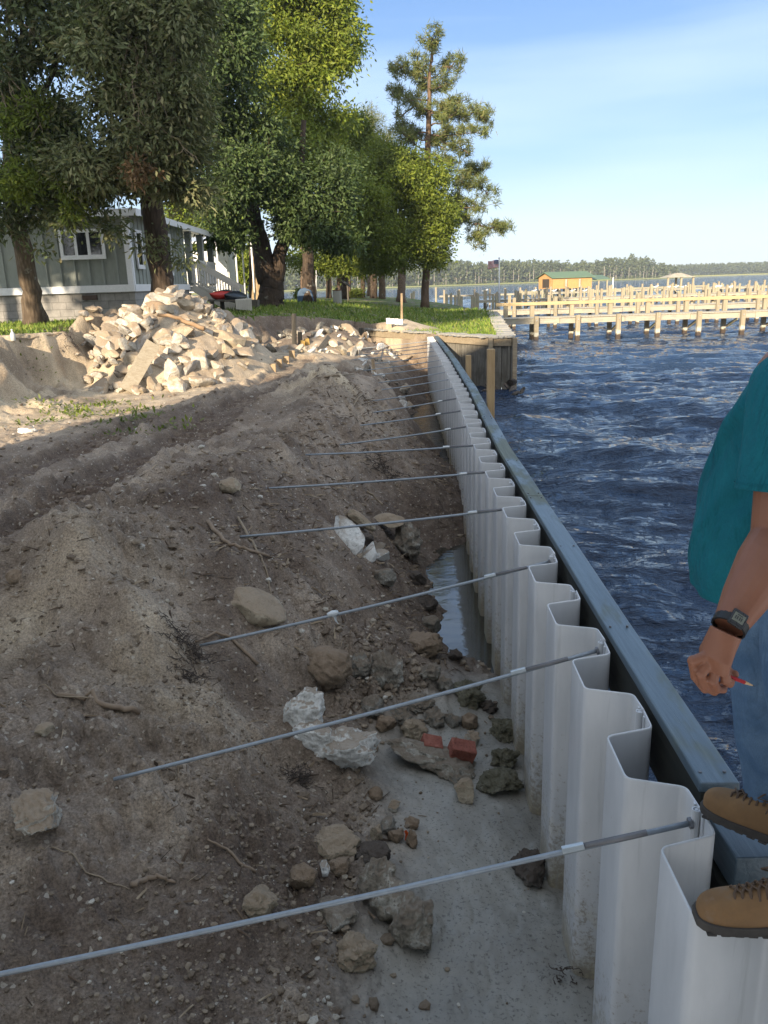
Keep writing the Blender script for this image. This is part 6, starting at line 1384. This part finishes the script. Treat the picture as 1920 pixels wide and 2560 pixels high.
# gulls on the posts
M_GULL = simple('gull_white', (.70, .70, .68), None, .8)
for i in range(22):
    u = rg.choice([1183, 1214, 1300, 1313, 1337, 1384, 1434, 1460, 1493, 1559, 1619, 1640, 1654, 1675, 1690, 1712, 1735, 1758, 1790, 1800, 1830, 1860, 1890, 1905])+rg.uniform(-3, 3); y = 92; P = aty(u, 727 if u < 1560 else 717, y)
    m = MB(); m.ellip(P, (.22, .11, .10), rotm(0, R(-12), 0), 8, 6); m.ellip(P+(.2, 0, .12), (.08, .07, .07), None, 8, 6); m.tube([P+(-.15, 0, 0), P+(-.38, 0, .0)], [.06, .01], 6); m.tube([P+(.26, 0, .12), P+(.34, 0, .10)], [.02, .005], 5); m.tube([P+(0, 0, -.05), P+(0, 0, -.22)], .015, 4)
    o = m.build('seagull', M_GULL, loc=P, smooth=True); tag(o, 'small white gull resting on the far dock posts', 'gull', 'gulls resting among the docks')

# far wooded shore
def far_shore():
    rg = np.random.default_rng(8); pos = []
    def shore_y(x): return np.interp(x, [-520, -120, 0, 60, 150, 260, 300], [520, 560, 600, 640, 700, 760, 790])
    for i in range(3000):
        x = rg.uniform(-420, 292); d = rg.random()**1.5*70; y = shore_y(x)+22+d; pos.append((x, y, rg.uniform(12, 16.5)*(1+.35*gn(x*.02, y*.02, 3)+.25*max(0, gn(x*.2, y*.2, 4)))*(1 if x < 255 else (1.0-(x-255)/90))))
    for i in range(1500):
        x = rg.uniform(280, 900); y = 1120+.1*x+rg.random()*60; pos.append((x, y, rg.uniform(12, 17)))
    pos = np.array(pos, float)
    tv, tf = [], []; m = MB()
    for i, (x, y, h_) in enumerate(pos):
        if i % 1 == 0 and (i < 3000 and i % 2 == 0): m.box((x, y-1.5, h_*.36), (.34, .34, h_*.72))
    o = m.build('far_trunks', simple('pale_far_trunk', (.36, .33, .28), None, .9), recalc=False); tag(o, kind='stuff')
    n = len(pos); per = 80; C = np.repeat(pos, per, 0); N = len(C); f = rg.random(N); zz = C[:, 2]*np.where(f < .22, f*1.1, .34+.70*(f-.22)/.78); rad = C[:, 2]*.20*np.sin(np.pi*np.clip(f*.8+.2, 0, 1))**.7+.5
    a = rg.uniform(0, 6.28, N); q = np.sqrt(rg.random(N)); cl = rg.normal(size=(N, 3))*.3
    P = np.stack([C[:, 0]+np.cos(a)*rad*q, C[:, 1]+np.sin(a)*rad*q, zz], 1)+cl; d1 = rg.normal(size=(N, 3)); d1 /= np.linalg.norm(d1, axis=1)[:, None]; d2 = np.cross(d1, rg.normal(size=(N, 3))); d2 /= np.linalg.norm(d2, axis=1)[:, None]; s = rg.uniform(.6, 1.35, N)[:, None]
    V = np.stack([P-d1*s, P-d2*s*.7, P+d1*s, P+d2*s*.7], 1).reshape(-1, 3)
    o = raw_mesh('far_forest', V, np.arange(len(V)).reshape(-1, 4), leaf_mat('far_leaf', [(.075, .10, .040), (.105, .13, .055), (.13, .15, .075)], .2), False); tag(o, kind='stuff')
    # undergrowth, marsh grass
    xs = np.linspace(-520, 300, 60); m = MB(); A = [(x, shore_y(x), .05) for x in xs]+[(x, shore_y(x)+6, .9) for x in xs]+[(x, shore_y(x)+140, 1.4) for x in xs]
    fs = [(i+k*60, i+1+k*60, i+61+k*60, i+60+k*60) for k in range(2) for i in range(59)]; m.add(A, fs)
    B_ = [(x, 1085+.1*x, z) for z in (.05, 1.2) for x in np.linspace(270, 950, 20)]+[(x, 1300, 1.4) for x in np.linspace(270, 950, 20)]; m.add(B_, [(i+k*20, i+1+k*20, i+21+k*20, i+20+k*20) for k in range(2) for i in range(19)])
    o = m.build('marsh', simple('marsh_grass', (.30, .30, .10), (.22, .24, .08), .95, .08, .5, .3, world=True)); tag(o, kind='structure')
far_shore()
# the air between here and the far shore
m = MB(); m.box((150, 620, 14.5), (3000, 1620, 33)); hz = m.build('haze', None if 0 else bpy.data.materials.new('haze_air')); tag(hz, kind='stuff')
hm = hz.data.materials[0]; hm.use_nodes = True; hn = hm.node_tree; hn.nodes.clear(); ho = hn.nodes.new('ShaderNodeOutputMaterial'); hv = hn.nodes.new('ShaderNodeVolumePrincipled')
hv.inputs['Density'].default_value = .00028; hv.inputs['Color'].default_value = (.86, .92, 1.0, 1); hv.inputs['Anisotropy'].default_value = .2; hn.links.new(hv.outputs[0], ho.inputs['Volume'])

# ============================================================ THE MAN AT THE RIGHT EDGE
def mat_skin():
    t = NT('tanned_skin'); f = t.noise(9, 4, .6); g = t.noise(90, 4, .7); col = t.mix(t.ramp(f, [(.3, (.21, .082, .045)), (.7, (.27, .112, .062))]), (.13, .05, .03), t.ramp(g, [(.62, 0.0), (.75, .35)]))
    t.fin(col, .5, t.bump(t.mix(g, t.noise(240, 3, .7), .5), .25, .0015), Specular_IOR_Level=.4); t.b.inputs['Subsurface Weight'].default_value = .06; t.b.inputs['Subsurface Radius'].default_value = (.01, .004, .002); return t.m
M_SKIN = mat_skin()
def mat_cloth(name, c0, c1, sc_, bd, speck=None, wr=.05):
    t = NT(name); f = t.noise(7, 5, .6, dist=.6); w = t.noise(sc_, 3, .8, t.vec((1, 1, .35))); col = t.mix(t.ramp(f, [(.3, c0), (.7, c1)]), t.ramp(w, [(.3, .72), (.7, 1.15)]), .7, 'MULTIPLY')
    if speck: col = t.mix(col, speck, t.ramp(t.noise(55, 4, .8, t.vec((.3, .3, 2.6))), [(.66, 0.0), (.72, .55)]))
    return t.fin(col, .9, t.bump(w, .4, bd, t.bump(t.noise(4.5, 3, .5, t.vec((1.6, 1.6, .7)), 1.8), .8, wr)), Specular_IOR_Level=.15)
M_SHIRT = mat_cloth('teal_heather', (.008, .105, .135), (.012, .14, .172), 380, .0008, (.004, .045, .06))
M_JEAN = mat_cloth('faded_denim', (.060, .115, .20), (.125, .20, .30), 420, .001, (.035, .07, .13), .03)
M_BOOT = simple('tan_nubuck', (.245, .14, .062), (.15, .082, .038), .85, 14, .4, .002, spots=((.20, .125, .07), 11, .56)); M_SOLE = simple('dark_rubber_sole', (.050, .043, .038), (.08, .07, .06), .8, 30, .5, .002)
M_LACE = simple('brown_lace', (.11, .07, .045), None, .8, 40); M_COLLAR = simple('black_padding', (.012, .012, .014), None, .5, 10)
PX, PY = 1.04, 1.97
man = thing('person', 'man in teal t-shirt and faded jeans standing on the wall with a pencil', 'person', (PX, PY, 1.52))
fd = np.array([-.62, .785, 0]); ld = np.array([-.785, -.62, 0])      # facing, and his left
A3 = lambda u, v, y: np.array(aty(u, v, y))
sh = A3(1990, 950, 1.76); el = A3(1948, 1345, 1.70); wr = A3(1815, 1580, 1.55)
rsh = np.array([1.14, 2.0, 2.87]); 
m = MB()
def T_(pts, r, n=20, ell=None): m.tube(np.array(pts, float), np.array(r, float), n, ell=ell)
C0 = np.array([PX, PY, 0])
rz = math.atan2(fd[1], fd[0]); RM = rotm(0, 0, rz)
for z, a, b in ((2.35, .15, .165), (2.45, .16, .165), (2.6, .15, .17), (2.75, .13, .18), (2.84, .10, .17)): m.ellip(C0+(0, 0, z), (a, b, .11), RM, 24, 14)
T_([C0+(.02, 0, 2.86), C0+(.07, 0, 3.02)], [.06, .056]); hc = C0+fd*.02+(.10, 0, 3.13)
m.ellip(hc, (.098, .078, .118), RM, 24, 16); m.ellip(hc+fd*.03+(0, 0, -.06), (.06, .055, .055), RM); T_([hc+fd*.09+(0, 0, .0), hc+fd*.118+(0, 0, -.028)], [.010, .016], 10); m.ellip(hc+fd*.088+(0, 0, -.058), (.015, .024, .008), RM)
for s_ in (-1, 1): m.ellip(hc+ld*.078*s_+(0, 0, -.01), (.02, .010, .03), RM); m.ellip(hc+fd*.08+ld*.03*s_+(0, 0, .028), (.014, .02, .007), RM)
T_([sh+(0.03, 0.03, -.02), sh*.6+el*.4, el], [.068, .066, .060]); T_([el, el*.72+wr*.28, el*.35+wr*.65, wr+(el-wr)*.06], [.060, .061, .049, .0345], 20)
lr = rsh+(.10, .10, -.34); T_([rsh, (rsh+lr)/2, lr], [.06, .055, .045]); T_([lr, lr+(-.02, .06, -.12), lr+(-.06, .1, -.26)], [.045, .045, .028]); m.ellip(lr+(-.07, .11, -.33), (.02, .04, .055))
hipN = np.array([1.03, 1.83, 2.34]); hipF = np.array([1.03, 2.01, 2.34]); anN = np.array([1.08, 1.68, 1.68]); anF = A3(1925, 2015, 2.03)
T_([hipN, (hipN+anN)/2+(-.03, 0, .02), anN], [.095, .062, .042]); T_([hipF, (hipF+anF)/2+(-.03, 0.02, .02), anF], [.095, .062, .042])
for an in (anN, anF): T_([an, an+(-.02, 0.01, -.06)], [.04, .04], 12)
# hand: palm, four curled fingers, thumb
Wp = lambda u, v, y: A3(u, v, y)
pal = [wr, Wp(1800, 1612, 1.545), Wp(1788, 1640, 1.54), Wp(1780, 1672, 1.54)]
T_(pal[:3]+[Wp(1783, 1668, 1.545)], [.0345, .037, .041, .038], 22, ell=[(1.0, .93), (1.05, .70), (1.05, .50), (1.08, .42)])
KN = [Wp(1732, 1652, 1.548), Wp(1752, 1684, 1.538), Wp(1782, 1702, 1.538), Wp(1815, 1700, 1.546)]
for i, K in enumerate(KN): T_([Wp(1800-6*i, 1618, 1.55), (K+Wp(1797, 1625, 1.55))/2+(0, -.003, 0), K], [.0115, .0118, .0112], 12)
FG = [[KN[0], Wp(1738, 1692, 1.56), Wp(1762, 1724, 1.585), Wp(1796, 1722, 1.60)], [KN[1], Wp(1762, 1716, 1.556), Wp(1786, 1730, 1.583), Wp(1806, 1712, 1.602)],
      [KN[2], Wp(1792, 1722, 1.56), Wp(1808, 1724, 1.585), Wp(1812, 1700, 1.60)], [KN[3], Wp(1824, 1708, 1.562), Wp(1828, 1702, 1.583), Wp(1818, 1684, 1.59)]]
for f_ in FG: T_(f_, [.0112, .0098, .0092, .0078], 12); m.ellip(f_[-1], (.0079,)*3); m.ellip(f_[0], (.0118,)*3); m.ellip(f_[1], (.0103,)*3)
th = [Wp(1798, 1615, 1.57), Wp(1800, 1655, 1.597), Wp(1822, 1682, 1.602), Wp(1836, 1686, 1.592)]
T_(th, [.016, .0145, .012, .0095], 12); m.ellip(th[-1], (.0098,)*3)
body = m.build('body', M_SKIN, man, smooth=True); rm = body.modifiers.new('skin', 'REMESH'); rm.mode = 'VOXEL'; rm.voxel_size = .0023; rm.use_smooth_shade = True
sm = body.modifiers.new('soften', 'SMOOTH'); sm.factor = .5; sm.iterations = 2
q = MB(); q.ellip(hc+(0, 0, .025)-fd*.012, (.103, .085, .108), RM, 24, 16); hq = q.build('hair', simple('short_hair', (.03, .022, .016), None, .8, 60), man, smooth=True)
for s_ in (-1, 1): q = MB(); q.ellip(hc+fd*.086+ld*.032*s_+(0, 0, .006), (.012, .014, .009), RM); q.build('eye', simple('eye_white', (.6, .58, .55), None, .3) if s_ < 0 else bpy.data.materials['eye_white'], man, smooth=True)

# shirt: lofted body with soft folds, open sleeve
def ring_at(c, rx, ry, n=56, ph=0, fold=0.0, k=5):
    out = []
    for i in range(n):
        a = 2*math.pi*i/n; e = 1+fold*math.sin(k*a+ph)+fold*.6*math.sin((k+4)*a-ph*1.7)+(.15*(abs(float(gn(np.array(math.cos(a)*2.1+c[2]*4.2), np.array(math.sin(a)*2.1-c[2]*5.5), 3)))-.25) if fold > 0 else 0); out.append(c+fd*math.cos(a)*rx*e+ld*math.sin(a)*ry*e)
    return out
m = MB(); hem = []
SEC0 = [(2.285, .200, .205, .030, .026), (2.30, .203, .208, .030, .024), (2.36, .208, .210, .032, .018), (2.46, .206, .208, .030, .014), (2.56, .192, .202, .020, .014), (2.66, .168, .196, .010, .014), (2.75, .150, .205, .008, .008), (2.82, .125, .195, -.005, .006), (2.87, .102, .165, -.012, .004), (2.91, .075, .105, -.015, 0), (2.935, .066, .078, -.012, 0)]
zz_ = np.linspace(2.285, 2.935, 34); SEC = [tuple(np.interp(z, [q_[0] for q_ in SEC0], [q_[j] for q_ in SEC0]) if j else z for j in range(5)) for z in zz_]
rings = [ring_at(C0+fd*o_+(0, 0, z), a, b, n=72, ph=z*9, fold=f_) for z, a, b, o_, f_ in SEC]; inner = [ring_at(C0+fd*.03+(0, 0, 2.287), .192, .198, n=72, ph=2.285*9, fold=.018), ring_at(C0+fd*.03+(0, 0, 2.36), .18, .19, n=72, ph=21)]
m.loft(inner[::-1]+rings, cap=False); 
def shift_left(V): return V
shirt = m.build('shirt', M_SHIRT, man, smooth=True); sb = shirt.modifiers.new('sub', 'SUBSURF'); sb.levels = 1; sb.render_levels = 2
m = MB(); a2 = el-sh; a2 /= np.linalg.norm(a2)
cs = [(sh+(0.05, .08, .04), .070), (sh+(0.0, .02, .015), .090), (sh+a2*.08, .098), (sh+a2*.16, .100), (sh+a2*.235, .1025), (sh+a2*.248, .1035), (sh+a2*.246, .097), (sh+a2*.15, .09)]
rings = []; _, S_a, U_a = frame(a2)
for j, (c, r_) in enumerate(cs): rings.append([c+(S_a*math.cos(2*math.pi*i/40)+U_a*math.sin(2*math.pi*i/40))*r_*(1+.03*math.sin(3*2*math.pi*i/40+j)) for i in range(40)])
m.loft(rings, cap=False); sl = m.build('sleeve', M_SHIRT, man, smooth=True); sb = sl.modifiers.new('sub', 'SUBSURF'); sb.levels = 1; sb.render_levels = 2
m = MB(); a3 = lr-rsh; a3 /= np.linalg.norm(a3); m.tube([rsh+(-.04, -.04, .02), rsh, rsh+a3*.12, rsh+a3*.23], [.07, .088, .086, .09], 30, cap=False); m.build('sleeve', M_SHIRT, man, smooth=True)
m = MB(); rg_ = [sh+a2*.232+(S_a*math.cos(t)+U_a*math.sin(t))*.1045 for t in np.linspace(0, 2*math.pi, 41)]; m.tube(rg_, .0012, 5, cap=False); m.build('sleeve_hem', M_SHIRT, shirt)

# jeans
m = MB(); 
for hip, an, lft in ((hipN, anN, 1), (hipF, anF, -1)):
    P = [hip+(0, 0, .02), hip*.75+an*.25+fd*.01, (hip+an)/2+fd*.015, hip*.28+an*.72+fd*.012, an+(0, 0, .06), an+(0, 0, .0)]; rr = [.120, .108, .092, .083, .077, .079]; t_ = np.linspace(0, 5, 26)
    PP = np.stack([np.interp(t_, range(6), np.array(P)[:, i]) for i in range(3)], 1); R_ = np.interp(t_, range(6), rr); n_ = 36; rings = []
    for j in range(26): rings.append([PP[j]+(fd*math.cos(2*math.pi*i/n_)+ld*math.sin(2*math.pi*i/n_))*R_[j]*(1+.018*math.sin(2*2*math.pi*i/n_+j*.9)+(.02*math.sin(j*1.7) if j > 18 else .006*math.sin(j*1.3))) for i in range(n_)])
    m.loft(rings, cap=False)
rings = [ring_at(C0+(0.01, 0, z), a, b, 40) for z, a, b in ((2.22, .13, .19), (2.30, .165, .20), (2.36, .17, .20), (2.41, .165, .195))]; m.loft(rings, cap=True)
jn = m.build('jeans', M_JEAN, man, smooth=True); m = MB()
side = [hipF*(1-t)+anF*t-np.array([0, 1, 0])*(.105-.03*t)+np.array([-.01, 0, 0]) for t in np.linspace(.05, .98, 14)]
m.tube(side, .0018, 5); m.build('seam', simple('seam_thread', (.42, .47, .52), None, .8), jn)

# boots
def boot(name_i, toe, heel, z0, an):
    d = toe-heel; L = np.linalg.norm(d); d /= L; s_ = np.array([-d[1], d[0], 0]); b = MB()
    sec = [(-.01, .026, .05), (.02, .036, .075), (.07, .038, .112), (.11, .040, .106), (.15, .044, .088), (.19, .049, .074), (.23, .050, .065), (.265, .045, .058), (.29, .033, .046), (.302, .016, .030)]
    f_ = L/.30; rings = []
    for (x, w, h_) in sec:
        rings.append([heel+d*x*f_+s_*(math.copysign(abs(math.cos(a))**.75, math.cos(a))*w*(1 if math.sin(a) > -.3 else 1.0))+np.array([0, 0, z0+.024+max(0, math.sin(a))**.8*h_]) for a in np.linspace(0, math.pi, 17)]+[heel+d*x*f_-s_*w*.96+(0, 0, z0+.018), heel+d*x*f_+s_*w*.96+(0, 0, z0+.018)])
    b.loft(rings); 
    sh_c = heel+d*.055*f_; rr = []
    for z, a_, w in ((.05, .060, .040), (.09, .056, .041), (.125, .055, .043), (.155, .058, .047), (.16, .052, .042), (.13, .046, .036)):
        rr.append([sh_c+d*math.cos(t)*a_+s_*math.sin(t)*w+(an-sh_c)*np.array([1, 1, 0])*(z-.05)*1.5+np.array([0, 0, z0+z]) for t in np.linspace(0, 2*math.pi, 25)[:-1]])
    b.loft(rr, cap=False); up = b.build('boot', M_BOOT, man, smooth=True); up.modifiers.new('sub', 'SUBSURF').render_levels = 2
    o = []; 
    for (x, w, h_) in sec: o.append((heel+d*(x*1.02-.002)*f_+s_*(w+.006))[:2])
    for (x, w, h_) in sec[::-1]: o.append((heel+d*(x*1.02-.002)*f_-s_*(w+.006))[:2])
    b = MB(); b.poly([tuple(p) for p in o], z0+.002, z0+.026)
    for i in range(9): c = heel+d*(.02+.032*i)*f_; w = .09 if i < 3 else .105; b.box((c[0], c[1], z0+.0005), (.024, w, .006), np.stack([d, s_, [0, 0, 1]], 1))
    b.build('sole', M_SOLE, up, bevel=.004)
    b = MB()
    for i in range(8):
        t = .075+.0185*i; c = heel+d*t*f_*1.0+np.array([0, 0, z0+.026+float(np.interp(t, [q_[0] for q_ in sec], [q_[2] for q_ in sec]))-.012]); c2 = c+d*.017
        b.tube([c-s_*.030+(0, 0, -.006), c-s_*.012+(0, 0, .014), c2+s_*.012+(0, 0, .012), c2+s_*.030+(0, 0, -.012)], .0034, 6); b.tube([c+s_*.030+(0, 0, -.006), c+s_*.012+(0, 0, .016), c2-s_*.012+(0, 0, .014), c2-s_*.030+(0, 0, -.012)], .0030, 6)
    kn = heel+d*.085*f_+np.array([0, 0, z0+.130])
    for sg in (-1, 1): b.tube([kn, kn+d*.035+s_*.02*sg+(0, 0, .025), kn+d*.06+s_*.04*sg+(0, 0, .0), kn+d*.03+s_*.03*sg+(0, 0, -.004), kn], .003, 6); b.tube([kn, kn+d*.02+s_*.03*sg+(0, 0, .01), kn+d*.03+s_*.055*sg+(0, 0, -.03)], .0026, 6)
    b.build('laces', M_LACE, up, smooth=True)
    b = MB(); a_ = np.linspace(0, 2*math.pi, 25); b.tube([sh_c+d*math.cos(t)*.056+s_*math.sin(t)*.045+(an-sh_c)*np.array([1, 1, 0])*.16+np.array([0, 0, z0+.158]) for t in a_], .011, 8, cap=False); b.build('padded_collar', M_COLLAR, up, smooth=True)
tN = at(1742, 2285, 1.53); hN = tN+np.array([.30, -.03, 0])/np.linalg.norm([.30, -.03])*.31
tF = at(1762, 2005, 1.54); hF = tF+np.array([.21, -.21, 0])/np.linalg.norm([.21, -.21])*.31
tN[2] = hN[2] = 0; tF[2] = hF[2] = 0
boot('n', tN, hN, 1.512, anN); boot('f', tF, hF, 1.522, anF)

# watch and pencil
axw = (wr-el)/np.linalg.norm(wr-el); wc = wr-axw*.020; 
vdir = np.array([0.0, 0, CZ])-wc; vdir -= axw*(vdir@axw); vdir /= np.linalg.norm(vdir); sdir = np.cross(axw, vdir)
ring = [wc+vdir*math.cos(t)*.0345+sdir*math.sin(t)*.0335 for t in np.linspace(0, 2*math.pi, 33)]
m = MB(); T2_ = []
for t in np.linspace(0, 2*math.pi, 41)[:-1]:
    o_ = vdir*math.cos(t)+sdir*math.sin(t); T2_.append([wc+o_*.0325-axw*.011, wc+o_*.0365-axw*.010, wc+o_*.0365+axw*.010, wc+o_*.0325+axw*.011])
T2_.append(T2_[0]); m.loft(T2_, cap=False); wt_ = m.build('watch_strap', simple('black_rubber', (.012, .012, .012), None, .45, 50), man, smooth=False)
Mw = np.stack([sdir, axw, vdir], 1); wdir = vdir*math.cos(-.2)+sdir*math.sin(-.2)
wd_s = np.cross(axw, wdir); Mw = np.stack([wd_s, axw, wdir], 1); cc = wc+wdir*.038
m = MB(); m.box(cc, (.033, .037, .010), Mw); m.build('watch_case', simple('steel_black_case', (.04, .042, .045), None, .3, 30, metallic=.5), wt_, bevel=.003)
m = MB(); m.box(cc+wdir*.0052, (.024, .020, .0012), Mw); m.build('watch_display', simple('lcd', (.17, .18, .14), None, .25, 10, 0), wt_)
m = MB(); 
for i, (a, b_) in enumerate(((-.006, 0), (-.002, 0), (.003, 0), (.007, 0))): m.box(cc+wdir*.0060+wd_s*a+axw*.001, (.0022, .008, .0004), Mw)
m.box(cc+wdir*.0060+wd_s*.0+axw*-.0065, (.012, .002, .0004), Mw); m.build('watch_digits', simple('lcd_dark', (.02, .02, .02), None, .4, 10, 0), wt_)
p0 = Wp(1800, 1683, 1.577); p1 = Wp(1862, 1706, 1.575); p2 = Wp(1881, 1713.5, 1.575); p3 = Wp(1888, 1716.5, 1.575)
pen = thing('pencil', 'short red pencil with a sharpened tip held in the man\'s left fist', 'pencil', p0)
m = MB(); m.tube([p0, p1], .0042, 6); m.build('shaft', simple('red_paint', (.42, .025, .03), None, .4, 20), pen); m = MB(); m.tube([p1, p2], [.0040, .0015], 10); m.build('cut_wood', simple('cut_cedar', (.55, .36, .2), None, .8, 40), pen); m = MB(); m.tube([p2, p3], [.0015, .0003], 8); m.build('lead', simple('graphite', (.03, .03, .035), None, .4), pen)
